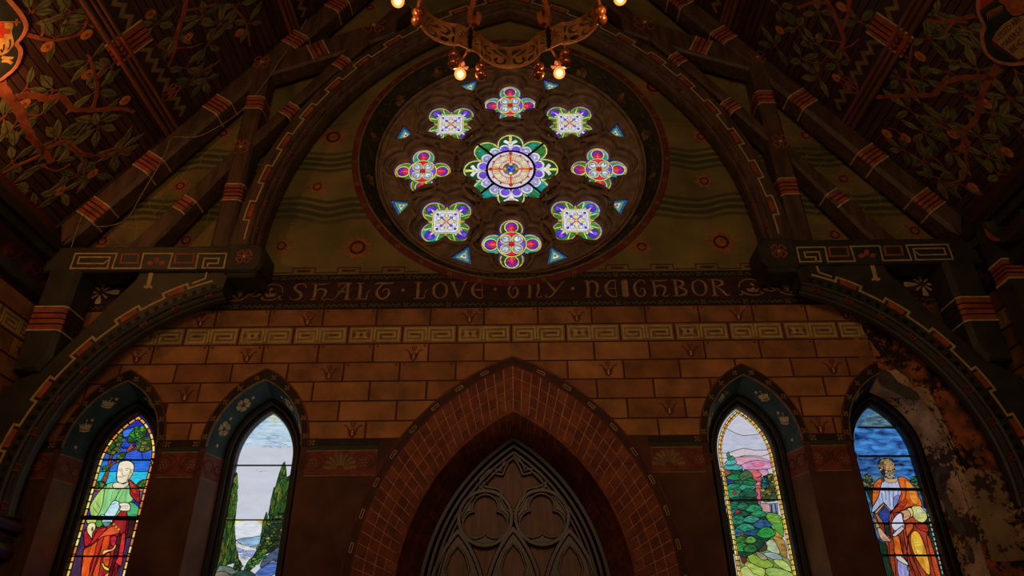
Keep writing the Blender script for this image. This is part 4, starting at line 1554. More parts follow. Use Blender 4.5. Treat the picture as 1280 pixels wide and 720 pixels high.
titles = ['narrow pointed window of a bald bearded man in green and red robes', 'narrow pointed window of a pale sky between dark cypresses', 'narrow pointed window of a green pine under pink clouds', 'narrow pointed window of a man in orange holding a book, beside bare plaster']
windows = []
for wi, (cx, kind) in enumerate(LANCETS):
    LV = (4.29, 4.31, 4.655, 4.675, 4.74)
    fr = lancet(cx, 0.70, 4.75, 5.80, 1.9, 14, LV)
    bk = lancet(cx, 0.585, 4.72, 5.655, 1.9, 14, LV)
    F3 = [WM(u, v, 0.0) for u, v in fr]
    B3 = [wall_map(10.42)(u, v) for u, v in bk]
    n = len(fr)
    parts = {}
    mbs = {}
    for i in range(n - 1):
        z = 0.5 * (fr[i][1] + fr[i + 1][1])
        right = fr[i][0] > cx - 1e-6 and i >= n // 2
        if wi == 3 and right:
            key = 'bare_reveal'
        elif z > 4.7:
            key = 'soffit'
        elif z > 4.655 or 4.29 < z < 4.31:
            key = 'pale_line'
        elif z > 4.31:
            key = 'frieze_return'
        else:
            key = 'jamb'
        mbs.setdefault(key, MB()).strip([F3[i], F3[i + 1]], [B3[i], B3[i + 1]])
    mt = {'bare_reveal': M_FLAKE, 'soffit': M_SOFFIT, 'pale_line': M_DIMGOLD, 'frieze_return': M_FRIEZE, 'jamb': M_JAMB}
    main = tag(mbs.pop('soffit').build('window_%d' % (wi + 2), M_SOFFIT), titles[wi], kind='structure')
    windows.append(main)
    for k_, m_ in mbs.items():
        m_.build(k_, mt[k_], main)
    # frame mouldings
    for hw, zs, za, w, h in ((0.575, 4.72, 5.645, 0.05, 0.11), (0.525, 4.70, 5.575, 0.06, 0.16), (0.465, 4.68, 5.49, 0.075, 0.10)):
        m_ = MB()
        m_.ribbon(lancet(cx, hw, zs, za, 1.9, 14), w, LM, h, -0.03, round_=True)
        m_.build('frame_moulding', M_FRAME, main)
    # painted hood on the wall
    out = lancet(cx, 0.815, 4.75, 5.99, 4.745, 14)
    inn = lancet(cx, 0.70, 4.75, 5.80, 4.745, 14)
    if wi == 3:
        h_ = len(out) // 2
        out, inn = out[:h_ + 1], inn[:h_ + 1]
    m_ = MB()
    m_.strip([WM(u, v, 0.024) for u, v in out], [WM(u, v, 0.024) for u, v in inn])
    m_.strip([WM(u, v, 0.024) for u, v in out], [WM(u, v, 0) for u, v in out])
    m_.strip([WM(u, v, 0.024) for u, v in inn], [WM(u, v, -0.01) for u, v in inn])
    hb = m_.build('hood_band', M_BLACKISH, main)
    m_ = MB()
    m_.ribbon(offset(out, -0.012) if wi < 3 else [(x + 0.012, z) for x, z in out], 0.022, WM, 0.03, 0.02, mi=0)
    m_.ribbon([(x, z) for x, z in inn], 0.016, WM, 0.03, -0.01, mi=1)
    mid = [((a[0] + b[0]) / 2, (a[1] + b[1]) / 2) for a, b in zip(out, inn)]
    cum = [0]
    for a, b in zip(mid, mid[1:]):
        cum.append(cum[-1] + math.hypot(a[0] - b[0], a[1] - b[1]))
    nx = 5 if wi == 3 else 10
    for k in range(nx):
        s_ = cum[-1] * (k + 0.5) / nx if wi < 3 else cum[-1] * (k + 0.4) / nx
        j = max(i for i in range(len(cum)) if cum[i] <= s_)
        j = min(j, len(mid) - 2)
        t = (s_ - cum[j]) / (cum[j + 1] - cum[j])
        cross4(m_, mid[j][0] + (mid[j + 1][0] - mid[j][0]) * t, mid[j][1] + (mid[j + 1][1] - mid[j][1]) * t, 0.045, 0.03, WM, 1)
    m_.build('painted_cross', [M_RIMRED, M_DIMGOLD], hb)
    # stencils on the soffit
    for side in (0, 1):
        if wi == 3 and side:
            continue
        for zt, what in ((5.50, 1), (5.29, 0), (5.08, 1), (4.86, 0), (5.68, 0)):
            i = min(range(n // 2 + 1), key=lambda q: abs(fr[q][1] - zt) + (9 if q < 6 else 0))
            i = max(1, min(i, n // 2 - 1))
            if side:
                i = n - 1 - i
            c_ = (F3[i] * 0.52 + B3[i] * 0.48)
            u_ = (F3[i - 1] - F3[i + 1]).normalized() * (-1)
            v_ = (B3[i] - F3[i]).normalized()
            nn = u_.cross(v_).normalized()
            ctr = Vector((cx, 9.9, 4.6))
            if nn.dot(ctr - c_) < 0:
                nn = -nn
            upv = Vector((0, 0, 1)) - nn * nn.z
            upv = (u_ if u_.z > 0 else -u_) * 0.75 - v_ * 0.35
            upv.normalize()
            sd_ = upv.cross(nn).normalized()
            fm = frame_map(c_ + nn * 0.004, sd_, upv, nn)
            m_ = MB()
            if what:
                (crown_shape if kind == 'crown' else flower_shape)(m_, fm, 0.17 if kind == 'crown' else 0.2)
                m_.build('painted_crown' if kind == 'crown' else 'painted_flower', M_CREAM, main)
            else:
                m_.prism(circle(0, 0, 0.026, 10), fm, 0.006, 0)
                m_.build('painted_dot', M_CREAM, main)
    # frieze scrolls on the returns (left halves show in the left windows, right halves in the right)
    m_ = MB()
    for side in (0, 1):
        if wi == 3 and side:
            continue
        x0 = cx + (-0.70 if side == 0 else 0.70)
        x1 = cx + (-0.585 if side == 0 else 0.585)
        p0, p1 = Vector((x0, 10.0, 4.48)), Vector((x1, 10.42, 4.48))
        v_ = (p1 - p0).normalized()
        nn = Vector((0, 0, 1)).cross(v_) * (1 if side else -1)
        if nn.dot(Vector((cx, 10, 4.48)) - p0) < 0:
            nn = -nn
        for t, r in ((0.3, 0.1), (0.78, 0.07)):
            fm = frame_map(p0.lerp(p1, t) + nn * 0.003, v_, Vector((0, 0, 1)), nn)
            m_.ribbon(circle(0, 0, r, 16), 0.013, fm, 0.004, 0, closed=True, mi=1)
            for k in range(5):
                a = k * 2 * PI / 5
                m_.prism(circle(0.035 * math.cos(a), 0.035 * math.sin(a), 0.014, 6), fm, 0.005, 0, 0)
    m_.build('painted_rosette', [M_DIMGOLD, M_DKRED], main)
if True:
    m_ = MB()
    p0 = Vector((6.40, 10.0, 0))
    p1 = Vector((6.285, 10.42, 0))
    pr = lambda pts: [(t, z) for t, z in pts]
    fm = lambda u, v, d=0.0: p0.lerp(p1, u) + Vector((-0.96, -0.26, 0)) * (d + 0.004) + Vector((0, 0, v))
    m_.prism(smooth([(0.95, 4.36), (0.6, 4.4), (0.25, 4.36), (0.3, 4.27), (0.6, 4.3), (0.78, 4.2), (0.66, 4.0), (0.5, 3.7), (0.3, 3.45), (0.5, 3.42), (0.75, 3.6), (0.9, 4.0)], 3), fm, 0.004, 0)
    m_.prism(smooth([(0.5, 3.36), (0.35, 3.2), (0.4, 3.05), (0.6, 3.1)], 3), fm, 0.004, 0)
    m_.build('grey_render', M_GREYPATCH, windows[3])
# ================================================================ pictures in the lancets


class Picture(Pane):
    def __init__(s, parent, oxA, oyA, oxB, oyB, sc, lead=0.012, e=1.0):
        Pane.__init__(s, parent, LM, lead)
        s.cA, s.cB, s.e = crop(oxA, oyA, sc), crop(oxB, oyB, sc), e
        s.step = 0.00035

    def pts(s, P):
        """('A'|'B' prefixed lists of drawing points) -> wall coordinates on the glass"""
        out = []
        cur = 'A'
        for p in P:
            if isinstance(p, str):
                cur = p
                continue
            out.append(at(*(s.cA if cur == 'A' else s.cB)([p])[0], YL))
        return out

    def p(s, c, *P, n=3, **kw):
        L = s.pts(P)
        s.add(smooth(L, n) if n > 1 else L, c, e=kw.pop('e', s.e), **kw)

    def l(s, w, *P, c=None, n=3):
        L = s.pts(P)
        s.line(smooth(L, n, False) if len(L) > 2 and n > 1 else L, w, c, s.e)

    def clump(s, cols, *P, k=12, r=0.05, seed=1, lw=0.006):
        """a foliage mass of many small panes"""
        L = s.pts(P)
        rr = random.Random(seed)
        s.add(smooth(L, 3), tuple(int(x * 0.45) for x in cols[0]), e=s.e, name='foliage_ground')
        xs, zs = [p[0] for p in L], [p[1] for p in L]
        inside = lambda x, z: sum(((a[1] > z) != (b[1] > z)) and (x < (b[0] - a[0]) * (z - a[1]) / (b[1] - a[1] + 1e-12) + a[0]) for a, b in zip(L, L[1:] + L[:1])) % 2
        mbs = {}
        got = tries = 0
        s.k += 1
        while got < k and tries < k * 30:
            tries += 1
            x, z = rr.uniform(min(xs), max(xs)), rr.uniform(min(zs), max(zs))
            if not inside(x, z):
                continue
            got += 1
            a = rr.uniform(0, PI)
            q = r * rr.uniform(0.6, 1.2)
            lp = [(x + q * (1 + 0.25 * rr.uniform(-1, 1)) * math.cos(a + t * PI / 3.5), z + q * 0.7 * (1 + 0.25 * rr.uniform(-1, 1)) * math.sin(a + t * PI / 3.5)) for t in range(7)]
            c = rr.randrange(len(cols))
            d = s.k * s.step + got * 0.00004
            mbs.setdefault(c, MB()).prism(lp, s.mp, d, d - 0.002)
            s.came.ribbon(lp, lw, s.mp, d + 0.00002, closed=True)
        for c, m_ in mbs.items():
            tag(m_.build('foliage', glass(cols[c], s.e, 0.5, 18), s.parent), kind='stuff')
        s.k += int(got * 0.00004 / s.step) + 1

    def beads(s, cx, cols, hw=0.40, zs=4.66, za=5.40, w=0.03, ln=0.11, zb=2.6):
        """row of small border panes round the light"""
        o_ = lancet(cx, hw, zs, za, zb, 14)
        cum = [0]
        for a, b in zip(o_, o_[1:]):
            cum.append(cum[-1] + math.hypot(a[0] - b[0], a[1] - b[1]))

        def pos(t):
            j = max(i for i in range(len(cum)) if cum[i] <= t + 1e-9)
            j = min(j, len(o_) - 2)
            f = (t - cum[j]) / (cum[j + 1] - cum[j])
            return (o_[j][0] + (o_[j + 1][0] - o_[j][0]) * f, o_[j][1] + (o_[j + 1][1] - o_[j][1]) * f)
        s.k += 1
        d = s.k * s.step
        nb = int(cum[-1] / ln)
        rr = random.Random(3)
        s.came.ribbon(o_, w * 2.0, s.mp, d)
        s.k += 2
        d = s.k * s.step
        for k in range(nb):
            t0, t1 = cum[-1] * (k + 0.1) / nb, cum[-1] * (k + 0.9) / nb
            m_ = MB()
            m_.ribbon([pos(t0), pos((t0 + t1) / 2), pos(t1)], w, s.mp, d, d - 0.002)
            m_.build('border_pane', glass(rr.choice(cols), s.e * 1.1, 0.3, 10), s.parent)

    def bar(s, x0, x1, *P, w=0.02):
        s.k += 2
        m_ = MB()
        L = s.pts(P)
        m_.ribbon(L, w, s.mp, s.k * s.step + 0.012, 0)
        m_.build('glazing_bar', M_LEAD, s.parent)


def ground(pic, cx, c, **kw):
    pic.add(lancet(cx, 0.45, 4.68, 5.47, 1.95, 12), c, name='sky_pane', e=pic.e, **kw)


# ---------------- first window: bald bearded man, scroll in hand
cx = LANCETS[0][0]
W = Picture(windows[0], 70, 510, 70, 610, 6.543, 0.012, 0.95)
ground(W, cx, (20, 40, 160), stretch=(2, 1, 7), var=0.6)
W.p((40, 90, 215), 'A', (300, 330), (800, 300), (860, 330), (840, 440), (300, 440), n=1, stretch=(1, 1, 6), var=0.55)
W.p((30, 110, 225), 'A', (300, 430), (840, 430), (820, 530), (300, 530), n=1, stretch=(1, 1, 8), var=0.5)
W.p((40, 190, 220), 'A', (300, 520), (820, 520), (800, 640), (300, 640), n=1, stretch=(1, 1, 8), var=0.45)
W.p((60, 120, 220), 'A', (550, 190), (640, 160), (620, 210), (560, 240), stretch=(1, 1, 6))
W.p((30, 70, 200), 'A', (545, 250), (620, 270), (600, 330), (530, 320), stretch=(1, 1, 6))
W.l(0.012, 'A', (530, 320), (640, 320), n=1)
W.l(0.012, 'A', (700, 360), (710, 420), n=1)
br = (130, 66, 46)
W.p(br, 'A', (365, 610), (420, 500), (430, 470), (490, 430), (520, 440), (450, 480), (410, 610))
W.p(br, 'A', (425, 470), (445, 375), (470, 370), (452, 440), (440, 475))
W.p((150, 84, 70), 'A', (490, 440), (560, 380), (600, 310), (640, 285), (625, 310), (640, 320), (580, 370), (515, 440))
W.p(br, 'A', (575, 365), (620, 340), (660, 310), (650, 340), (600, 362))
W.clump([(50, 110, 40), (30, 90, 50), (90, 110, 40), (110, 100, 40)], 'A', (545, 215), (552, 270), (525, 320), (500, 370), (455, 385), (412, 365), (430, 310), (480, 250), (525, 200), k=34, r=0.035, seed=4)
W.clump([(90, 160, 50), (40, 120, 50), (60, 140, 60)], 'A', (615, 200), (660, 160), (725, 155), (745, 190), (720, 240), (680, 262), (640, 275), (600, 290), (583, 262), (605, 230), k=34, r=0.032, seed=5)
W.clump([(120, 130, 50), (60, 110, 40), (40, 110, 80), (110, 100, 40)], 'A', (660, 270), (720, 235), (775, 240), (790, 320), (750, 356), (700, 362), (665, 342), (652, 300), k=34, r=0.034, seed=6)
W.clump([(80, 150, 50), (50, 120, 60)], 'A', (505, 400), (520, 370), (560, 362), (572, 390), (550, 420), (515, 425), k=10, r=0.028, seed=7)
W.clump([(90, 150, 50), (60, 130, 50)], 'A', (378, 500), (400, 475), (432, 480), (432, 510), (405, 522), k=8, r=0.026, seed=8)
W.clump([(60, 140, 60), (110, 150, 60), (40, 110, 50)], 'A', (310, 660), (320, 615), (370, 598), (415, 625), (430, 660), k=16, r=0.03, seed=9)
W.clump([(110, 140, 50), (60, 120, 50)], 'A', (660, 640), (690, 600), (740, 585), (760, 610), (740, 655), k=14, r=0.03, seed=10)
# purple curtains and maroon ground
W.p((92, 60, 110), 'A', (290, 690), (370, 675), 'B', (345, 60), (290, 150), (240, 240), (205, 260), n=1, stretch=(6, 1, 1), scale=4)
W.p((88, 56, 100), 'B', (240, 250), (250, 420), (215, 730), (90, 730), (150, 480), (200, 300), n=1, stretch=(6, 1, 1), scale=4, e=0.55)
W.p((92, 60, 110), 'A', (690, 670), (745, 670), 'B', (720, 60), (690, 130), (680, 40), n=1, scale=4)
W.p((70, 20, 30), 'B', (560, 260), (690, 260), (660, 300), (610, 420), (560, 430), n=1, e=0.6)
W.p((88, 56, 100), 'B', (580, 410), (640, 400), (580, 730), (470, 730), (540, 620), n=1, stretch=(6, 1, 1), scale=4, e=0.55)
W.p((170, 110, 60), 'A', (290, 660), (375, 662), (370, 680), (290, 680), n=1)
W.p((220, 170, 70), 'A', (680, 662), (755, 662), (752, 678), (680, 680), n=1)
# robes
W.p((110, 14, 22), 'B', (330, 235), (600, 235), (590, 380), (330, 380), n=1, e=0.8)
W.p((92, 60, 110), 'B', (215, 230), (290, 230), (262, 330), (225, 400), n=1, scale=4, e=0.7)
W.p((90, 150, 60), 'B', (330, 260), (400, 265), (380, 310), (340, 325), n=2)
GR = (140, 205, 130)
W.p((150, 20, 24), 'B', (235, 350), (270, 320), (345, 330), (400, 310), (470, 290), (530, 190), (610, 180), (590, 260), (560, 430), (540, 630), (510, 640), (480, 730), (215, 730), (240, 480), n=2, stretch=(4, 1, 1), scale=4, var=0.6)
W.p((228, 84, 20), 'B', (235, 510), (300, 470), (345, 440), (330, 520), (290, 620), (270, 730), (212, 730), (225, 600), stretch=(4, 1, 1), scale=4, var=0.5)
W.p((190, 44, 24), 'B', (345, 440), (400, 400), (360, 520), (320, 640), (290, 730), (272, 730), (310, 600), stretch=(4, 1, 1), scale=4)
W.p((215, 70, 24), 'B', (400, 400), (450, 390), (430, 500), (380, 560), (350, 730), (300, 730), (360, 560), stretch=(4, 1, 1), scale=4, var=0.5)
W.p((180, 24, 34), 'B', (240, 350), (275, 345), (300, 410), (290, 450), (245, 480), (235, 400))
W.p((190, 34, 30), 'B', (345, 350), (420, 325), (380, 380), (310, 450), (240, 490), (290, 450), stretch=(1, 1, 3))
W.p((226, 84, 40), 'B', (400, 360), (480, 310), (525, 365), (470, 385), (390, 400), (340, 430))
W.p((190, 30, 60), 'B', (455, 400), (500, 395), (500, 465), (470, 480), (450, 450))
W.p((205, 40, 46), 'B', (535, 400), (575, 380), (545, 620), (525, 635), (490, 610), (515, 560))
W.p((70, 8, 14), 'B', (505, 400), (540, 390), (510, 560), (480, 640), (460, 720), (430, 720), (470, 600))
W.p((210, 80, 30), 'B', (400, 560), (450, 530), (435, 640), (390, 620))
W.p((235, 190, 90), 'B', (384, 540), (395, 515), (430, 505), (465, 500), (490, 465), (500, 470), (480, 510), (430, 525), (395, 548), n=2)
W.p((240, 225, 60), 'B', (378, 620), (395, 615), (405, 640), (440, 658), (438, 680), (400, 665), n=2)
W.p((220, 160, 60), 'B', (400, 720), (440, 690), (430, 725), n=2)
for q in ((480, 300), (498, 322), (518, 342)):
    W.add(circle(*W.pts(['B', q])[0], 0.02, 8), (230, 150, 60), lead=0.004, e=1.0)
W.p(GR, 'A', (420, 630), (480, 612), (600, 620), (640, 650), 'B', (640, 90), (600, 130), (540, 190), (460, 260), (350, 250), (380, 150), (395, 60), (400, 10), stretch=(5, 1, 1), scale=4, var=0.35)
W.p((165, 205, 110), 'A', (425, 630), (380, 668), 'B', (340, 60), (283, 158), (300, 240), (345, 232), (385, 150), (405, 20), stretch=(4, 1, 1), scale=4, var=0.35)
for a in (((470, 30), (455, 110)), ((520, 20), (500, 90)), ((560, 30), (520, 100)), ((330, 110), (370, 170)), ((310, 160), (350, 210))):
    W.l(0.006, 'B', *a, n=1)
W.l(0.010, 'A', (540, 670), 'B', (515, 50), (485, 110))
W.p((70, 170, 110), 'B', (605, 120), (650, 130), (685, 165), (690, 232), (600, 236), (590, 190), (615, 180))
W.p((165, 24, 30), 'A', (598, 585), (645, 618), (680, 660), 'B', (690, 40), (690, 130), (640, 90), (612, 50), 'A', (612, 660), n=2, var=0.6)
W.p((190, 60, 40), 'A', (610, 600), (650, 640), (665, 690), (640, 700), (615, 650), lead=0.006)
W.p((190, 210, 110), 'B', (262, 236), (335, 236), (335, 285), (300, 292), (262, 290))
W.p((240, 225, 170), 'B', (275, 300), (305, 285), (332, 300), (328, 340), (308, 370), (302, 418), (285, 395), (265, 365), (262, 330), var=0.2)
W.p((70, 90, 60), 'B', (300, 330), (312, 322), (312, 348), (302, 358), lead=0.004)
W.p((190, 225, 235), 'B', (470, 115), (505, 108), (530, 130), (520, 180), (480, 250), (460, 290), (425, 300), (385, 285), (400, 230), (430, 180), var=0.2)
W.p((170, 220, 225), 'B', (360, 235), (400, 220), (410, 250), (370, 262))
W.p((70, 150, 150), 'B', (395, 285), (455, 280), (445, 305), (420, 318), (400, 308), lead=0.008)
W.l(0.006, 'B', (455, 140), (500, 130), n=1)
W.p((235, 225, 205), 'B', (522, 135), (570, 122), (612, 138), (612, 185), (565, 192), (528, 185), (540, 160), var=0.2)
for q in (((545, 150), (600, 152)), ((545, 168), (600, 170))):
    W.l(0.005, 'B', *q, n=1)
W.p((235, 220, 190), 'A', (470, 632), (500, 610), (560, 625), (600, 610), (598, 636), (560, 660), (510, 668), (478, 656), var=0.2)
# head
HD = (245, 232, 205)
W.p(HD, 'A', (515, 480), (530, 452), (565, 436), (610, 438), (642, 462), (648, 500), (635, 540), (610, 580), (585, 600), (560, 618), (530, 615), (508, 595), (503, 560), (510, 520), n=4, lead=0.016, var=0.12)
W.p((225, 205, 150), 'A', (612, 520), (636, 505), (640, 530), (612, 575), (596, 592), (605, 550), lead=0.004, var=0.3)
W.p((240, 226, 190), 'A', (512, 560), (535, 572), (575, 560), (600, 548), (590, 598), (558, 618), (530, 616), (510, 598), lead=0.005, var=0.25)
dk = 0.007
W.l(dk, 'A', (522, 512), (535, 504), (552, 506))
W.l(dk, 'A', (572, 505), (590, 498), (606, 502))
W.l(0.009, 'A', (528, 520), (545, 520), n=1)
W.l(0.009, 'A', (578, 516), (598, 513), n=1)
W.l(dk, 'A', (556, 510), (548, 545), (560, 550))
W.l(dk, 'A', (530, 566), (550, 560), (575, 560))
W.l(dk, 'A', (610, 500), (622, 515), (618, 540))
W.beads(cx, [(235, 200, 90), (240, 220, 130), (210, 120, 50), (225, 150, 60)], ln=0.105)
W.bar(0, 0, 'A', (340, 425), (810, 430), w=0.014)
W.bar(0, 0, 'A', (270, 662), (760, 664), w=0.014)
W.bar(0, 0, 'B', (190, 248), (700, 252), w=0.06)
W.bar(0, 0, 'B', (110, 562), (630, 562), w=0.022)
W.done()

# ---------------- second window: sky, cypresses and water
cx = LANCETS[1][0]
W = Picture(windows[1], 255, 505, 255, 610, 6.546, 0.009, 0.82)
ground(W, cx, (214, 218, 232), var=0.06, scale=3)
W.p((196, 214, 232), 'A', (300, 350), (420, 180), (560, 80), (720, 200), (740, 350), n=1, c2=(150, 186, 222), stretch=(1, 1, 6), scale=4, lead=0)
W.p((204, 218, 206), 'A', (520, 120), (560, 80), (630, 140), (560, 160), lead=0, var=0.3)
rr_ = random.Random(2)
for k in range(26):
    x, y = rr_.uniform(360, 690), rr_.uniform(240, 360)
    W.l(0.0035, 'A', (x, y), (x + 18, y - 4), (x + 34, y + 2), n=2)
for k in range(6):
    x, y = rr_.uniform(400, 520), rr_.uniform(540, 560)
    W.l(0.003, 'A', (x, y), (x + 18, y - 4), n=1)
W.p((232, 236, 250), 'B', (200, 268), (500, 268), (470, 380), (440, 470), (240, 470), (230, 330), n=1, lead=0, var=0.15)
W.p((240, 225, 150), 'B', (240, 270), (330, 268), (300, 285), (250, 300), lead=0, n=2)
W.p((240, 215, 120), 'B', (430, 268), (490, 268), (478, 300), (455, 290), lead=0, n=2)
W.p((150, 190, 225), 'B', (265, 430), (330, 410), (400, 405), (470, 395), (455, 470), (360, 480), (300, 455), n=2, var=0.5, stretch=(1, 1, 5))
W.p((240, 236, 225), 'B', (265, 455), (340, 470), (400, 490), (450, 485), (430, 530), (330, 510), (270, 480), n=2, lead=0.005)
W.p((140, 160, 220), 'B', (260, 490), (330, 505), (310, 530), (270, 525), n=2, lead=0.004)
W.p((160, 170, 225), 'B', (330, 520), (420, 515), (400, 560), (330, 555), n=2, lead=0.004)
W.p((228, 232, 226), 'B', (275, 545), (340, 560), (390, 570), (350, 640), (310, 640), (285, 590), n=2, lead=0.004)
W.p((170, 190, 230), 'B', (300, 545), (370, 560), (340, 580), (310, 572), n=2, lead=0.003)
CY = [(60, 110, 30), (110, 130, 40), (40, 90, 40), (90, 100, 30)]
dk_ = [(34, 66, 28), (60, 80, 30), (20, 48, 28)]


def cypress(pic, cols, out_, k, seed, r=0.045):
    """tall clump of upright flame-shaped panes"""
    L = pic.pts(out_)
    rr = random.Random(seed)
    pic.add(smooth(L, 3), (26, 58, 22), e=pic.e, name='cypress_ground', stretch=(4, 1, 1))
    xs, zs = [p[0] for p in L], [p[1] for p in L]
    inside = lambda x, z: sum(((a[1] > z) != (b[1] > z)) and (x < (b[0] - a[0]) * (z - a[1]) / (b[1] - a[1] + 1e-12) + a[0]) for a, b in zip(L, L[1:] + L[:1])) % 2
    mbs = {}
    got = tr = 0
    pic.k += 1
    while got < k and tr < 3000:
        tr += 1
        x, z = rr.uniform(min(xs), max(xs)), rr.uniform(min(zs), max(zs))
        if not (inside(x, z - 0.03) and inside(x, z + 0.03)):
            continue
        got += 1
        h, w = r * rr.uniform(1.2, 2.2), r * rr.uniform(0.3, 0.5)
        t = rr.uniform(-0.012, 0.012)
        lp = smooth([(x + t, z + h), (x + w, z), (x - t, z - h), (x - w, z)], 2)
        d = pic.k * pic.step + got * 0.00003
        mbs.setdefault(rr.randrange(len(cols)), MB()).prism(lp, pic.mp, d, d - 0.002)
        pic.came.ribbon(lp, 0.004, pic.mp, d + 0.00001, closed=True)
    for c, m_ in mbs.items():
        tag(m_.build('foliage', glass(cols[c], pic.e, 0.5, 22), pic.parent), kind='stuff')
    pic.k += int(got * 0.00003 / pic.step) + 1


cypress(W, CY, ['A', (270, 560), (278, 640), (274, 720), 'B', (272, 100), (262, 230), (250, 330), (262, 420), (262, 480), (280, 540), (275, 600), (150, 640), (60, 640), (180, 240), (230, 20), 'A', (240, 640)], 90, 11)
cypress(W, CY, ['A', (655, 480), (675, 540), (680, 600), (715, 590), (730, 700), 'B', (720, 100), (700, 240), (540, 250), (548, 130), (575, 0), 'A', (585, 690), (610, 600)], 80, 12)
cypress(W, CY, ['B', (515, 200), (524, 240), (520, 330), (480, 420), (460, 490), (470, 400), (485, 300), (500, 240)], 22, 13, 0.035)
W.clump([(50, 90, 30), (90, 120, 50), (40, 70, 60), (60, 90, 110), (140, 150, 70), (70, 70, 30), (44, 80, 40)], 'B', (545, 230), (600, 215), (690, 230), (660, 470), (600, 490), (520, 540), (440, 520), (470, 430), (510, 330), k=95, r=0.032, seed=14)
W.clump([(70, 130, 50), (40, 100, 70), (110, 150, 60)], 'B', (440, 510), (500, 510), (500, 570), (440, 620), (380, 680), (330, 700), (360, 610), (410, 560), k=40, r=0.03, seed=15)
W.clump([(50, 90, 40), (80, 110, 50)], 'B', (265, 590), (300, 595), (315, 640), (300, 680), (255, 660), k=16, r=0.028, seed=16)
W.p((100, 120, 110), 'B', (130, 640), (230, 650), (280, 700), (240, 735), (110, 735), n=2, var=0.6)
W.p((120, 110, 90), 'B', (110, 690), (190, 690), (230, 735), (100, 735), n=2)
W.p((70, 90, 120), 'B', (470, 620), (540, 540), (640, 480), (640, 590), (560, 600), (480, 660), n=2, var=0.6, stretch=(1, 1, 5))
W.p((80, 110, 190), 'B', (440, 690), (500, 640), (610, 600), (620, 680), (520, 735), (420, 735), n=2, var=0.6, stretch=(1, 1, 5))
W.p((40, 70, 60), 'B', (240, 735), (290, 680), (380, 680), (430, 735), n=2)
W.bar(0, 0, 'A', (260, 506), (740, 506), w=0.014)
W.bar(0, 0, 'B', (190, 265), (700, 265), w=0.014)
W.done()

# ---------------- third window: pine and pink clouds
cx = LANCETS[2][0]
W = Picture(windows[2], 880, 505, 880, 610, 6.546, 0.009, 0.85)
ground(W, cx, (206, 206, 222), var=0.1, scale=3)
W.p((196, 200, 220), 'A', (150, 205), (220, 220), (320, 260), (450, 245), (480, 260), (520, 375), (420, 380), (320, 362), (200, 400), (140, 400), n=2, var=0.14)
W.p((214, 200, 210), 'A', (140, 400), (200, 400), (320, 362), (420, 380), (520, 375), (540, 400), (470, 428), (340, 420), (240, 445), (140, 440), n=2, var=0.14)
W.p((220, 160, 180), 'A', (230, 445), (340, 430), (460, 440), (550, 470), (560, 500), (300, 500), (250, 480), n=2, var=0.4, stretch=(1, 1, 5))
W.p((214, 150, 190), 'A', (295, 510), (360, 475), (440, 462), (530, 475), (555, 500), (540, 530), (440, 540), (330, 535), n=2, var=0.45)
W.p((226, 120, 150), 'A', (390, 490), (450, 478), (500, 490), (470, 510), (420, 515), n=2, lead=0.004)
W.p((220, 110, 110), 'A', (330, 540), (400, 535), (440, 545), (470, 580), (440, 600), (380, 600), (340, 575), n=2, var=0.4)
W.p((212, 150, 180), 'A', (440, 540), (520, 540), (520, 580), (500, 605), (470, 575), n=2)
W.p((225, 80, 100), 'A', (375, 600), (440, 605), (470, 590), (470, 630), (400, 640), (380, 625), n=2, var=0.4)
W.p((230, 120, 140), 'A', (395, 645), (470, 635), (465, 670), (410, 665), n=2)
W.p((225, 100, 90), 'A', (410, 665), (465, 672), (462, 720), 'B', (465, 60), (440, 60), (415, 10), n=2)
W.p((235, 90, 120), 'B', (415, 10), (462, 5), (460, 60), (468, 110), (450, 118), (425, 70), n=2, var=0.5)
W.p((200, 150, 150), 'B', (455, 125), (540, 130), (545, 200), (480, 195), n=1, var=0.3)
W.p((120, 140, 170), 'B', (535, 130), (600, 125), (605, 210), (545, 200), n=1)
W.l(0.02, 'B', (550, 135), (556, 200), n=1)
W.l(0.016, 'B', (580, 130), (592, 210), n=1)
OLV = [(120, 120, 50), (150, 140, 60), (90, 100, 40), (60, 110, 90)]
W.clump(OLV + [(30, 100, 100)], 'A', (470, 620), (500, 590), (545, 570), (580, 600), (605, 720), 'B', (600, 100), (480, 110), (470, 40), 'A', (465, 700), k=60, r=0.035, seed=21)
W.clump([(30, 120, 120), (20, 100, 80)], 'A', (470, 610), (520, 590), (520, 680), (480, 690), k=14, r=0.03, seed=22)
W.p((120, 150, 80), 'B', (300, 520), (440, 430), (520, 330), (700, 600), (740, 735), (270, 735), n=1, var=0.3)
W.p((90, 160, 60), 'B', (500, 210), (560, 205), (630, 240), (650, 400), (600, 370), (545, 290), (500, 250), n=2, var=0.4, stretch=(1, 1, 6))
W.p((120, 170, 60), 'B', (510, 220), (600, 230), (620, 290), (540, 270), n=2, lead=0.004, stretch=(1, 1, 6))
W.p((170, 130, 60), 'B', (560, 400), (610, 400), (660, 440), (680, 560), (640, 560), (600, 480), n=2, var=0.5)
W.p((190, 140, 60), 'B', (530, 330), (570, 340), (640, 400), (620, 410), (560, 380), n=2)
W.p((170, 190, 150), 'B', (510, 440), (560, 420), (600, 480), (620, 540), (560, 530), (510, 500), n=2, var=0.4)
W.p((150, 170, 170), 'B', (480, 540), (540, 525), (620, 550), (640, 590), (560, 585), n=2, var=0.4)
W.p((180, 200, 110), 'B', (560, 590), (640, 590), (700, 640), (710, 690), (620, 650), n=2, var=0.3)
W.p((140, 170, 60), 'B', (350, 530), (420, 550), (520, 590), (570, 630), (520, 660), (430, 640), (370, 600), n=2, var=0.4, stretch=(1, 1, 5))
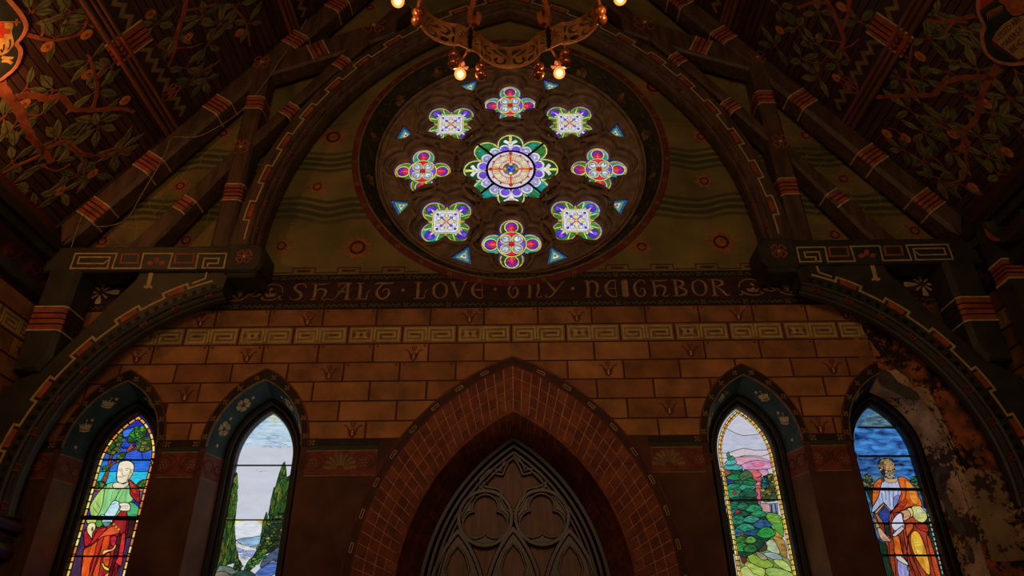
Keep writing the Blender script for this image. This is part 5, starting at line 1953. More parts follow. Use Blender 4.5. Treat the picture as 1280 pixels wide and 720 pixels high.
W.p((170, 190, 90), 'B', (350, 600), (430, 640), (500, 670), (480, 735), (400, 700), (330, 640), n=2, var=0.4)
W.p((150, 180, 90), 'B', (500, 665), (580, 650), (700, 690), (735, 735), (540, 735), n=2, var=0.4)
W.p((190, 200, 120), 'B', (300, 660), (350, 640), (400, 700), (480, 735), (300, 735), n=2, var=0.3)
W.p((60, 60, 40), 'B', (400, 470), (500, 450), (510, 510), (440, 520), n=2)
W.p((150, 150, 110), 'B', (410, 520), (470, 535), (520, 580), (470, 590), n=2)
W.p((120, 30, 24), 'B', (300, 530), (340, 525), (350, 580), (330, 620), (305, 600), n=2)
W.p((16, 62, 46), 'A', (150, 540), (300, 530), (380, 620), (420, 690), 'B', (430, 100), (540, 300), (580, 380), (500, 440), (420, 530), (240, 540), (180, 100), (150, 20), n=2, var=0.5, scale=14)
GP = [(20, 110, 80), (30, 130, 90), (20, 90, 60), (40, 150, 120), (30, 100, 110)]


def boughs(pic, specs, seed):
    rr = random.Random(seed)
    for (x, y, w, h, c, q) in specs:
        P = [q, (x - w, y + h * 0.2), (x - w * 0.6, y - h * 0.5), (x - w * 0.1, y - h * 0.9), (x + w * 0.5, y - h * 0.7), (x + w, y + h * 0.1), (x + w * 0.6, y + h * 0.7), (x, y + h * 0.9), (x - w * 0.6, y + h * 0.7)]
        pic.p(c, *P, n=2, var=0.6, scale=16, stretch=(1, 1, 2.5))
        for k in range(3):
            yy = y + h * rr.uniform(-0.5, 0.4)
            xx = x + w * rr.uniform(-0.6, 0.2)
            pic.l(0.005, q, (xx, yy + 6), (xx + w * 0.25, yy - 4), (xx + w * 0.5, yy + 5), n=2)


boughs(W, [(250, 610, 120, 70, GP[2], 'A'), (190, 640, 60, 60, (30, 60, 110), 'A'), (250, 600, 70, 30, (30, 140, 80), 'A'), (340, 590, 60, 50, (60, 100, 60), 'A'), (170, 560, 50, 36, (150, 80, 60), 'A'),
           (240, 690, 90, 40, (30, 130, 90), 'A'), (350, 680, 70, 40, (40, 150, 110), 'A'), (370, 640, 60, 34, (30, 110, 70), 'A'),
           (230, 50, 90, 40, (40, 140, 100), 'B'), (360, 50, 80, 44, (30, 90, 70), 'B'), (300, 95, 120, 24, (20, 70, 60), 'B'), (240, 150, 70, 40, (20, 110, 80), 'B'), (400, 170, 75, 36, (30, 140, 90), 'B'), (310, 150, 50, 36, (40, 110, 80), 'B'),
           (230, 210, 50, 34, (40, 110, 130), 'B'), (300, 215, 70, 26, (20, 80, 60), 'B'), (440, 215, 70, 30, (40, 140, 90), 'B'), (270, 265, 70, 44, (30, 120, 90), 'B'), (380, 260, 70, 34, (60, 150, 130), 'B'),
           (330, 330, 80, 40, (40, 140, 110), 'B'), (470, 300, 80, 44, (40, 90, 130), 'B'), (260, 370, 60, 34, (40, 110, 130), 'B'), (400, 370, 90, 28, (30, 80, 120), 'B'), (500, 370, 80, 50, (40, 150, 60), 'B'),
           (290, 430, 60, 36, (60, 130, 50), 'B'), (370, 430, 50, 34, (90, 150, 60), 'B'), (290, 490, 80, 40, (50, 150, 70), 'B'), (370, 500, 60, 40, (40, 110, 50), 'B')], 5)
for q in ((240, 45), (265, 200), (300, 385)):
    W.p((170, 50, 40), 'B', (q[0] - 14, q[1] - 10), (q[0] + 16, q[1] - 12), (q[0] + 18, q[1] + 10), (q[0] - 16, q[1] + 12), n=1, lead=0.005)
# pine top
W.p((70, 170, 170), 'A', (150, 520), (200, 505), (300, 515), (300, 540), (240, 550), (160, 540), n=2, var=0.5, scale=16)
W.p((90, 180, 180), 'A', (160, 500), (185, 470), (240, 465), (260, 490), (220, 508), n=2, var=0.5, scale=16)
W.p((50, 150, 120), 'A', (178, 455), (195, 435), (235, 440), (245, 460), (205, 468), n=2, scale=16)
W.p((50, 140, 110), 'A', (175, 432), (192, 400), (205, 432), (225, 432), (205, 445), n=2, scale=16)
W.l(0.016, 'B', (185, 105), (610, 102), n=1)
W.beads(cx, [(250, 210, 80), (245, 225, 130), (235, 170, 70), (240, 205, 120)], ln=0.07, w=0.020)
W.beads(cx, [(230, 150, 80), (240, 200, 100), (235, 170, 70)], hw=0.376, za=5.355, ln=0.07, w=0.014)
W.bar(0, 0, 'B', (170, 106), (640, 102), w=0.014)
W.done()

# ---------------- fourth window: man in orange with book and scroll
cx = LANCETS[3][0]
W = Picture(windows[3], 1050, 505, 1060, 610, 6.543, 0.012, 0.85)
ground(W, cx, (60, 110, 150), c2=(12, 20, 50), stretch=(1.2, 1, 4), scale=3)
W.p((90, 130, 150), 'A', (160, 190), (220, 110), (260, 55), (330, 90), (450, 195), n=1, c2=(30, 34, 44), stretch=(1.5, 1, 6), scale=5, lead=0)
W.p((60, 132, 205), 'A', (120, 200), (470, 205), (590, 430), (120, 430), n=1, c2=(4, 10, 84), stretch=(1.3, 1, 4), scale=3.2, lead=0)
W.p((50, 110, 180), 'A', (120, 440), (330, 436), (320, 560), (170, 600), n=1, c2=(10, 16, 50), stretch=(1.5, 1, 5), scale=4, lead=0)
W.p((60, 130, 205), 'A', (430, 436), (600, 436), (660, 640), (440, 600), n=1, c2=(8, 12, 60), stretch=(1.5, 1, 5), scale=4, lead=0)
W.clump([(70, 100, 50), (110, 110, 80), (150, 140, 120)], 'A', (185, 640), (200, 590), (235, 570), (270, 630), (285, 690), (200, 690), k=20, r=0.035, seed=31)
W.clump([(50, 110, 70), (70, 140, 130)], 'A', (570, 640), (590, 600), (625, 600), (650, 690), (600, 680), k=14, r=0.035, seed=32)
W.p((24, 50, 30), 'B', (150, 20), (240, 20), (200, 180), (190, 120), n=1, e=0.6)
W.p((24, 56, 36), 'B', (250, 430), (330, 470), (390, 735), (290, 735), n=1, e=0.6, stretch=(5, 1, 1))
W.p((24, 56, 36), 'B', (600, 20), (640, 20), (790, 735), (730, 735), (640, 300), n=1, e=0.5, stretch=(5, 1, 1))
OR, DOR = (214, 104, 24), (150, 50, 24)
# lower robe
W.p(DOR, 'B', (210, 180), (330, 190), (480, 150), (640, 290), (660, 420), (760, 735), (390, 735), (320, 480), (230, 300), n=2, var=0.7, stretch=(5, 1, 1), scale=4)
W.p(OR, 'B', (365, 400), (420, 395), (450, 540), (430, 552), (385, 545), (372, 470), n=2, var=0.6, stretch=(4, 1, 1))
W.p((150, 56, 24), 'B', (330, 420), (365, 420), (380, 560), (390, 735), (350, 640), n=2)
W.p((236, 160, 40), 'B', (510, 390), (540, 350), (580, 370), (620, 460), (660, 600), (670, 700), (640, 700), (570, 600), (520, 490), n=3, var=0.5, stretch=(3, 1, 1), scale=5)
W.p((246, 196, 70), 'B', (530, 420), (560, 400), (600, 480), (600, 560), (560, 520), n=3, lead=0, var=0.4)
for q in ((440, 300, 560, 735), (470, 330, 600, 735), (500, 330, 500, 735), (420, 400, 500, 640)):
    W.l(0.014, 'B', (q[0], q[1]), ((q[0] + q[2]) / 2 - 20, (q[1] + q[3]) / 2), (q[2], q[3]))
W.p((190, 70, 24), 'B', (640, 400), (670, 420), (760, 735), (720, 735), (680, 600), n=2, stretch=(4, 1, 1))
W.p((160, 40, 24), 'B', (560, 290), (640, 300), (655, 360), (600, 350), (550, 320), n=2)
W.p((190, 84, 30), 'B', (470, 300), (540, 300), (500, 370), (480, 400), (470, 350), n=2)
W.p((180, 66, 30), 'B', (330, 210), (370, 215), (370, 330), (360, 380), (345, 330), n=2, var=0.5)
# tunic and mantle
W.p((176, 190, 226), 'A', (320, 620), (380, 600), (470, 620), (510, 700), 'B', (440, 60), (380, 180), (330, 170), (290, 120), (230, 180), (190, 200), (210, 120), (240, 30), n=2, var=0.3, stretch=(6, 1, 1), scale=4)
for q in ((300, 10, 310, 100), (330, 20, 340, 150), (370, 10, 365, 160), (410, 20, 395, 140), (270, 40, 285, 120)):
    W.l(0.009, 'B', (q[0], q[1]), (q[2], q[3]), n=1)
W.p((120, 130, 200), 'B', (370, 80), (420, 60), (400, 140), (375, 165), n=2, lead=0.005)
W.p((206, 96, 30), 'A', (265, 690), (285, 640), (330, 605), (345, 620), (325, 690), 'B', (250, 60), (215, 130), (195, 140), n=2, var=0.5)
W.p((220, 96, 24), 'A', (470, 605), (520, 600), (570, 640), (620, 700), 'B', (570, 60), (605, 150), (540, 150), (480, 160), (420, 200), (355, 195), (400, 130), (430, 50), 'A', (490, 690), n=2, var=0.6, stretch=(3, 1, 1), scale=5)
W.p((240, 140, 40), 'A', (530, 630), (590, 670), 'B', (560, 60), (570, 130), (520, 120), (490, 40), n=2, lead=0.005, var=0.5)
W.l(0.012, 'B', (470, 20), (460, 90), (390, 160))
W.l(0.010, 'B', (440, 40), (430, 100), (370, 175))
W.p((170, 50, 20), 'B', (460, 90), (480, 120), (440, 180), (390, 200), (360, 195), n=2, lead=0.006)
W.p((196, 200, 120), 'B', (515, 160), (570, 145), (620, 180), (645, 240), (620, 280), (580, 280), (530, 240), n=3, var=0.4)
W.p((226, 220, 170), 'B', (560, 170), (600, 185), (600, 220), (560, 215), n=2, lead=0.004)
W.p((130, 130, 190), 'B', (600, 165), (630, 170), (640, 210), (620, 190), n=2, lead=0.005)
W.p((226, 200, 130), 'B', (480, 170), (510, 165), (528, 200), (520, 240), (495, 225), n=2)
W.p((206, 160, 120), 'B', (420, 195), (480, 180), (508, 210), (500, 245), (460, 270), (445, 250), (450, 215), n=3, var=0.25)
W.l(0.006, 'B', (450, 245), (500, 225), n=1)
W.p((214, 214, 236), 'B', (430, 205), (445, 260), (455, 300), (465, 320), (400, 350), (365, 340), (350, 290), (385, 230), n=2, var=0.12)
W.p((196, 200, 206), 'B', (360, 380), (440, 310), (462, 330), (385, 398), (368, 396), n=2, var=0.2)
W.add(circle(*W.pts(['B', (450, 318)])[0], 0.02, 8), (120, 110, 90), lead=0.006, e=0.8)
# book
W.p((150, 110, 80), 'B', (210, 205), (290, 125), (345, 185), (350, 260), (310, 300), (250, 290), n=1, var=0.3)
W.p((40, 60, 140), 'B', (240, 220), (295, 150), (340, 200), (325, 290), (290, 290), n=1, var=0.4)
W.p((190, 150, 110), 'B', (212, 200), (285, 125), (297, 135), (228, 215), n=1, var=0.3)
W.p((40, 54, 50), 'B', (290, 300), (330, 300), (345, 400), (300, 380), n=1, e=0.6)
W.p((190, 160, 90), 'B', (205, 240), (240, 290), (255, 320), (225, 325), n=2)
W.p((206, 160, 130), 'B', (235, 330), (265, 335), (300, 380), (345, 430), (335, 440), (285, 435), (255, 405), n=3, var=0.25)
for q in ((280, 400, 330, 432), (275, 410, 320, 438)):
    W.l(0.006, 'B', (q[0], q[1]), (q[2], q[3]), n=1)
# feet / lower blue drapery
W.p((150, 150, 210), 'B', (400, 570), (470, 590), (490, 640), (490, 735), (410, 735), n=2, var=0.4, stretch=(5, 1, 1))
W.p((200, 196, 190), 'B', (385, 545), (430, 560), (480, 610), (485, 635), (430, 610), (390, 580), n=2, var=0.2)
W.p((130, 110, 90), 'B', (480, 640), (500, 650), (500, 680), (480, 670), n=2)
# head
W.p((50, 36, 30), 'A', (304, 505), (318, 463), (355, 446), (398, 449), (432, 472), (446, 510), (438, 560), (400, 600), (350, 590), (322, 545), n=3, lead=0.008, e=0.6)
W.clump([(150, 132, 100), (120, 102, 76), (164, 146, 112), (104, 86, 64)], 'A', (306, 510), (320, 468), (355, 450), (398, 452), (430, 474), (442, 515), (436, 560), (420, 520), (400, 474), (355, 480), (345, 545), (325, 548), k=60, r=0.02, seed=41, lw=0.002)
W.p((90, 60, 44), 'A', (345, 600), (360, 620), (350, 645), (330, 625), n=2, lead=0.006, e=0.7)
W.p((196, 150, 104), 'A', (350, 482), (375, 466), (405, 470), (424, 500), (424, 545), (405, 575), (372, 572), (352, 530), n=3, lead=0.005, var=0.3)
W.p((140, 98, 66), 'A', (350, 490), (364, 500), (370, 545), (376, 566), (358, 550), n=2, lead=0, var=0.3)
W.p((156, 112, 76), 'A', (372, 474), (410, 476), (414, 484), (372, 484), n=2, lead=0)
W.clump([(168, 152, 126), (150, 134, 108), (184, 170, 146)], 'A', (354, 552), (378, 548), (400, 554), (424, 545), (434, 570), (428, 604), (405, 614), (374, 600), k=34, r=0.018, seed=42, lw=0.0015)
W.l(0.010, 'A', (380, 560), (396, 556), (414, 560), c=(120, 60, 44))
W.p((200, 160, 110), 'A', (350, 600), (380, 615), (430, 615), (465, 610), (455, 640), (410, 650), (370, 640), n=2, lead=0.008, var=0.3)
W.l(0.008, 'A', (352, 500), (368, 494), (382, 500))
W.l(0.008, 'A', (395, 498), (408, 494), (422, 500))
W.l(0.010, 'A', (358, 508), (376, 508), n=1)
W.l(0.010, 'A', (400, 508), (416, 508), n=1)
W.l(0.007, 'A', (388, 500), (396, 530), (384, 536))
W.l(0.009, 'A', (376, 552), (392, 548), (412, 552))
W.bar(0, 0, 'A', (140, 194), (470, 198), w=0.016)
W.bar(0, 0, 'A', (140, 430), (600, 430), w=0.022)
W.bar(0, 0, 'A', (180, 698), (680, 704), w=0.04)
W.bar(0, 0, 'B', (190, 290), (690, 292), w=0.018)
W.bar(0, 0, 'B', (270, 553), (760, 555), w=0.024)
W.l(0.012, 'B', (605, 20), (640, 130), (680, 310), n=1)
for k in range(18):
    t = k / 18
    x, y = 600 + 165 * t, 20 + 700 * t
    W.l(0.012, 'B', (x, y), (x + 6, y + 24), c=(190, 190, 190), n=1)
W.done()
# ================================================================ roof boarding
mb = MB()
for sg in (-1, 1):
    sm = slope_map(sg)
    mb.face([sm(-9, 8.25, -0.12), sm(10.2, 8.25, -0.12), sm(10.2, -0.05, -0.12), sm(-9, -0.05, -0.12)])
ceil_o = tag(mb.build('ceiling', M_SHEATH), 'steep painted board ceiling with branches, leaves and fruit', kind='structure')
BWD = 0.0785
for sg in (-1, 1):
    sm = slope_map(sg)
    v = 3.0
    while v < 8.02:
        d = 0.002 * rnd.random()
        m_ = MB()
        m_.prism([(2.5, v + 0.005), (9.95, v + 0.005), (9.95, v + BWD - 0.005), (2.5, v + BWD - 0.005)], sm, d, -0.1)
        m_.build('board', rnd.choice(M_BOARD), ceil_o)
        v += BWD

# purlins along the nave: a roll moulding and a flat board with zigzag
for sg in (-1, 1):
    sm = slope_map(sg)
    for v0 in (6.35, 4.50):
        m_ = MB()
        m_.prism([(2.5, v0), (9.9, v0), (9.9, v0 - 0.40), (2.5, v0 - 0.40)], sm, 0.05, -0.1)
        pu = m_.build('purlin', M_BOARD[3], ceil_o)
        m_ = MB()
        for k, (dv, r) in enumerate(((0.03, 0.045), (0.095, 0.035), (0.15, 0.04))):
            m_.tube([sm(2.5, v0 - dv, 0.05), sm(9.9, v0 - dv, 0.05)], r, 8)
        m_.build('purlin_roll', M_ROLL, pu)
        m_ = MB()
        y = 4.0
        i = 0
        pts = []
        while y < 9.5:
            pts.append((y, v0 - 0.29 + (0.04 if i % 2 else -0.04)))
            y += 0.11
            i += 1
        m_.ribbon(pts, 0.05, sm, 0.055, 0.05)
        m_.build('painted_zigzag', M_ZIG, pu)
        for yb in (7.45, 5.2):
            m_ = MB()
            m_.prism([(yb, v0 + 0.02), (yb + 0.36, v0 + 0.02), (yb + 0.36, v0 - 0.40), (yb, v0 - 0.40)], sm, 0.058, 0.05)
            for k, (dv, r) in enumerate(((0.03, 0.049), (0.095, 0.039), (0.15, 0.044))):
                m_.tube([sm(yb, v0 - dv, 0.05), sm(yb + 0.36, v0 - dv, 0.05)], r, 8)
            for q in (0.1, 0.19, 0.28):
                m_.prism([(yb + q, v0 + 0.02), (yb + q + 0.02, v0 + 0.02), (yb + q + 0.02, v0 - 0.40), (yb + q, v0 - 0.40)], sm, 0.063, 0.05, 1)
                m_.tube([sm(yb + q, v0 - 0.09, 0.05), sm(yb + q + 0.02, v0 - 0.09, 0.05)], 0.052, 8, 1)
            for q in (-0.02, 0.36):
                m_.prism([(yb + q, v0 + 0.02), (yb + q + 0.02, v0 + 0.02), (yb + q + 0.02, v0 - 0.40), (yb + q, v0 - 0.40)], sm, 0.063, 0.05, 2)
            m_.build('painted_band', [M_TRED, M_TLINE, M_CREAM], pu)
        m_ = MB()
        for y in (8.85,):
            for j in range(5):
                a = j * 2 * PI / 5
                m_.ribbon([(y + 0.05 * math.cos(a + b) * 1 + 0.07 * math.cos(a), v0 - 0.29 + 0.05 * math.sin(a + b) + 0.07 * math.sin(a)) for b in [q * PI / 4 for q in range(8)]], 0.014, sm, 0.062, 0.05, closed=True)
        m_.build('painted_flower', M_TRED, pu)

# painted branches, traced on the boards
cr = crop


def branch(mbx, sg, pts, w0, w1, d=0.006):
    P = [on_slope(x, y, sg) for x, y in pts]
    P = smooth(P, 4, False)
    # knotty outline
    n = len(P)
    ws = [(w0 + (w1 - w0) * i / (n - 1)) * (1 + 0.3 * math.sin(i * 2.1) * rnd.random()) for i in range(n)]
    mbx.ribbon(P, ws, slope_map(sg), d + 0.007, -0.01)


def leaf(mbs, sg, c, ang, ln, wd, ymid=None):
    k = rnd.randrange(3)
    bend = rnd.uniform(-0.18, 0.18)
    P = [(0, 0), (0.2, 0.3), (0.5, 0.5), (0.8, 0.28), (1.0, 0.0), (0.8, -0.26), (0.5, -0.5), (0.2, -0.3)]
    ca, sa = math.cos(ang), math.sin(ang)
    lp = [(c[0] + (x * ln) * ca - (y * wd + bend * x * x * ln) * sa, c[1] + (x * ln) * sa + (y * wd + bend * x * x * ln) * ca) for x, y in P]
    mbs.setdefault(k, MB()).prism(lp, slope_map(sg), 0.007 + 0.001 * k, -0.01)
    mbs.setdefault(3, MB()).ribbon([(c[0] + (x * ln) * ca - bend * x * x * ln * sa, c[1] + x * ln * sa + bend * x * x * ln * ca) for x in (0, 0.5, 0.95)], 0.005, slope_map(sg), 0.0105, 0.0)


c1, c5 = crop(0, 0, 4), crop(0, 180, 4)
c4, c8 = crop(960, 0, 4), crop(960, 180, 4)
cA = crop(0, 80, 6)
BR = {-1: [(c1([(-60, 330), (0, 420), (40, 480), (80, 530), (110, 590), (140, 650), (170, 700), (210, 750), (260, 810)]), .10, .06), (c1([(70, 490), (130, 475), (190, 480), (230, 495), (300, 480), (340, 520), (370, 545), (460, 550), (560, 545), (620, 545), (670, 560)]), .08, .04),
           (c1([(460, 545), (480, 480), (485, 420), (465, 350), (450, 290), (430, 270)]), .04, .02), (c1([(480, 400), (500, 360), (530, 320)]), .03, .015), (c1([(110, 570), (150, 572), (190, 578)]), .04, .02),
           (c1([(110, 165), (180, 185), (250, 200), (330, 190), (400, 165), (440, 100)]), .045, .02), (c1([(200, 190), (215, 160), (222, 140)]), .025, .015), (cA([(200, 530), (320, 630), (420, 600), (500, 585), (560, 630), (620, 670), (720, 690), (800, 650), (870, 630)]), .05, .025),
           (c1([(930, -20), (920, 60), (880, 180), (875, 240), (850, 310), (820, 370)]), .06, .03), (c1([(880, 240), (960, 235), (1010, 215)]), .03, .015), (c1([(930, 50), (1000, 40), (1080, 20)]), .035, .02), (c1([(760, 220), (810, 240), (850, 280)]), .025, .02), (c1([(1150, 20), (1190, 60), (1230, 120), (1250, 230)]), .03, .02),
           (c1([(960, 360), (1010, 350), (1060, 330), (1100, 300)]), .025, .015),
           (c5([(180, -20), (215, 40), (150, 80), (100, 100), (0, 150)]), .045, .025), (c5([(340, 0), (380, 40), (460, 60), (560, 50), (640, 0)]), .035, .025), (c5([(400, 60), (420, 110), (415, 170)]), .025, .015), (c5([(200, 100), (260, 130), (300, 130), (350, 100)]), .025, .015), (c5([(120, 380), (180, 380), (240, 430)]), .02, .012)],
      1: [(c4([(540, 485), (640, 480), (740, 475), (830, 470), (880, 415), (960, 390), (1050, 385), (1120, 380), (1145, 330), (1160, 290)]), .045, .07), (c4([(1120, 380), (1080, 450), (1060, 520), (1040, 600), (990, 650), (975, 720), (960, 760)]), .06, .04),
          (c4([(745, 475), (720, 420), (700, 350), (715, 280), (720, 220)]), .035, .02), (c4([(680, 275), (700, 290), (712, 300)]), .02, .02), (c4([(790, 95), (870, 110), (930, 100), (1000, 85), (1040, 75)]), .03, .05), (c4([(930, 110), (905, 140), (890, 170)]), .025, .015), (c4([(980, 480), (1020, 490), (1070, 488)]), .025, .02),
          (c4([(820, 620), (850, 622), (910, 650), (970, 655)]), .03, .03), (c4([(280, -30), (330, 70), (360, 130), (380, 200), (370, 240), (400, 290), (435, 345)]), .07, .03), (c4([(410, -20), (405, 60), (390, 110), (375, 150)]), .05, .03), (c4([(370, 210), (290, 200), (230, 190)]), .02, .012), (c4([(380, 240), (420, 225), (460, 190)]), .02, .012),
          (c4([(180, 295), (250, 320), (290, 290), (305, 250)]), .018, .012), (c4([(150, 40), (230, 10), (300, 20)]), .04, .03), (c4([(650, 690), (690, 700), (640, 650), (600, 640)]), .015, .01),
          (c8([(1010, -20), (990, 60), (1000, 120), (960, 180), (890, 195)]), .035, .02), (c8([(800, 55), (860, 90), (885, 140)]), .02, .015), (c8([(1160, -20), (1160, 60), (1168, 120)]), .02, .015), (c8([(920, 50), (970, 40), (1000, 10)]), .02, .015)]}
FR = {-1: c1([(237, 232), (433, 172), (436, 372), (120, 520), (625, 502), (750, 72), (940, 185), (1197, 163)]) + c5([(463, 148), (302, 233), (163, 337)]), 1: c4([(368, 33), (60, 150), (762, 282), (1090, 518), (925, 670), (688, 688), (595, 668), (345, 390)]) + c8([(1197, 40), (1027, 217)])}
RS = {-1: c1([(270, 190), (130, 440), (265, 450), (450, 300), (480, 455), (485, 610), (290, 690), (200, 575), (300, 90), (420, 120), (60, 640), (15, 590), (350, 60), (150, 60), (560, 330), (1190, 20), (1010, 80), (880, 180), (1040, 220), (930, 340), (820, 230), (1020, 400), (1100, 120), (780, 120), (1240, 120), (960, 400)]) + cA([(560, 600), (420, 590), (740, 470), (900, 640)]) + c5([(60, 90), (260, 90), (380, 160), (470, 150), (60, 200), (300, 240), (170, 330), (30, 250), (560, 60), (100, 280)]),
      1: c4([(250, 60), (150, 140), (240, 220), (170, 290), (350, 320), (250, 380), (460, 110), (850, 80), (900, 160), (980, 140), (660, 390), (770, 390), (800, 190), (710, 550), (900, 360), (1050, 350), (980, 460), (870, 610), (920, 620), (1210, 490), (1120, 570), (1240, 360), (1060, 690), (780, 660), (1250, 650), (60, 40), (40, 230), (1180, 200)]) + c8([(780, 80), (850, 170), (960, 200), (1160, 150), (920, 30), (1200, 130), (680, 30), (1100, 60)])}
for sg in (-1, 1):
    m_ = MB()
    for pts, w0, w1 in BR[sg]:
        branch(m_, sg, pts, w0, w1)
    lm = {}
    for px in RS[sg]:
        c = on_slope(px[0], px[1], sg)
        n = rnd.choice((3, 4, 4, 5))
        a0_ = rnd.uniform(0, 6.28)
        for k in range(n):
            a = a0_ + k * 5.2 / n + rnd.uniform(-0.25, 0.25)
            leaf(lm, sg, (c[0] + 0.04 * math.cos(a), c[1] + 0.04 * math.sin(a)), a, rnd.uniform(0.19, 0.30), rnd.uniform(0.075, 0.115))
            m_.ribbon([c, (c[0] + 0.05 * math.cos(a), c[1] + 0.05 * math.sin(a))], 0.014, slope_map(sg), 0.006, 0)
    m_.build('painted_branches', M_BRANCH, ceil_o)
    for k in range(3):
        tag(lm[k].build('painted_leaves', M_LEAF[k], ceil_o), kind='stuff')
    tag(lm[3].build('painted_leaf_veins', M_BOARD[3], ceil_o), kind='stuff')
    for px in FR[sg]:
        c = on_slope(px[0], px[1], sg)
        m_ = MB()
        m_.prism(circle(c[0], c[1], 0.062, 14), slope_map(sg), 0.009, -0.01, 0)
        m_.prism(circle(c[0], c[1], 0.02, 8), slope_map(sg), 0.012, 0, 1)
        m_.build('painted_fruit', [M_FRUIT, M_BRANCH], ceil_o)

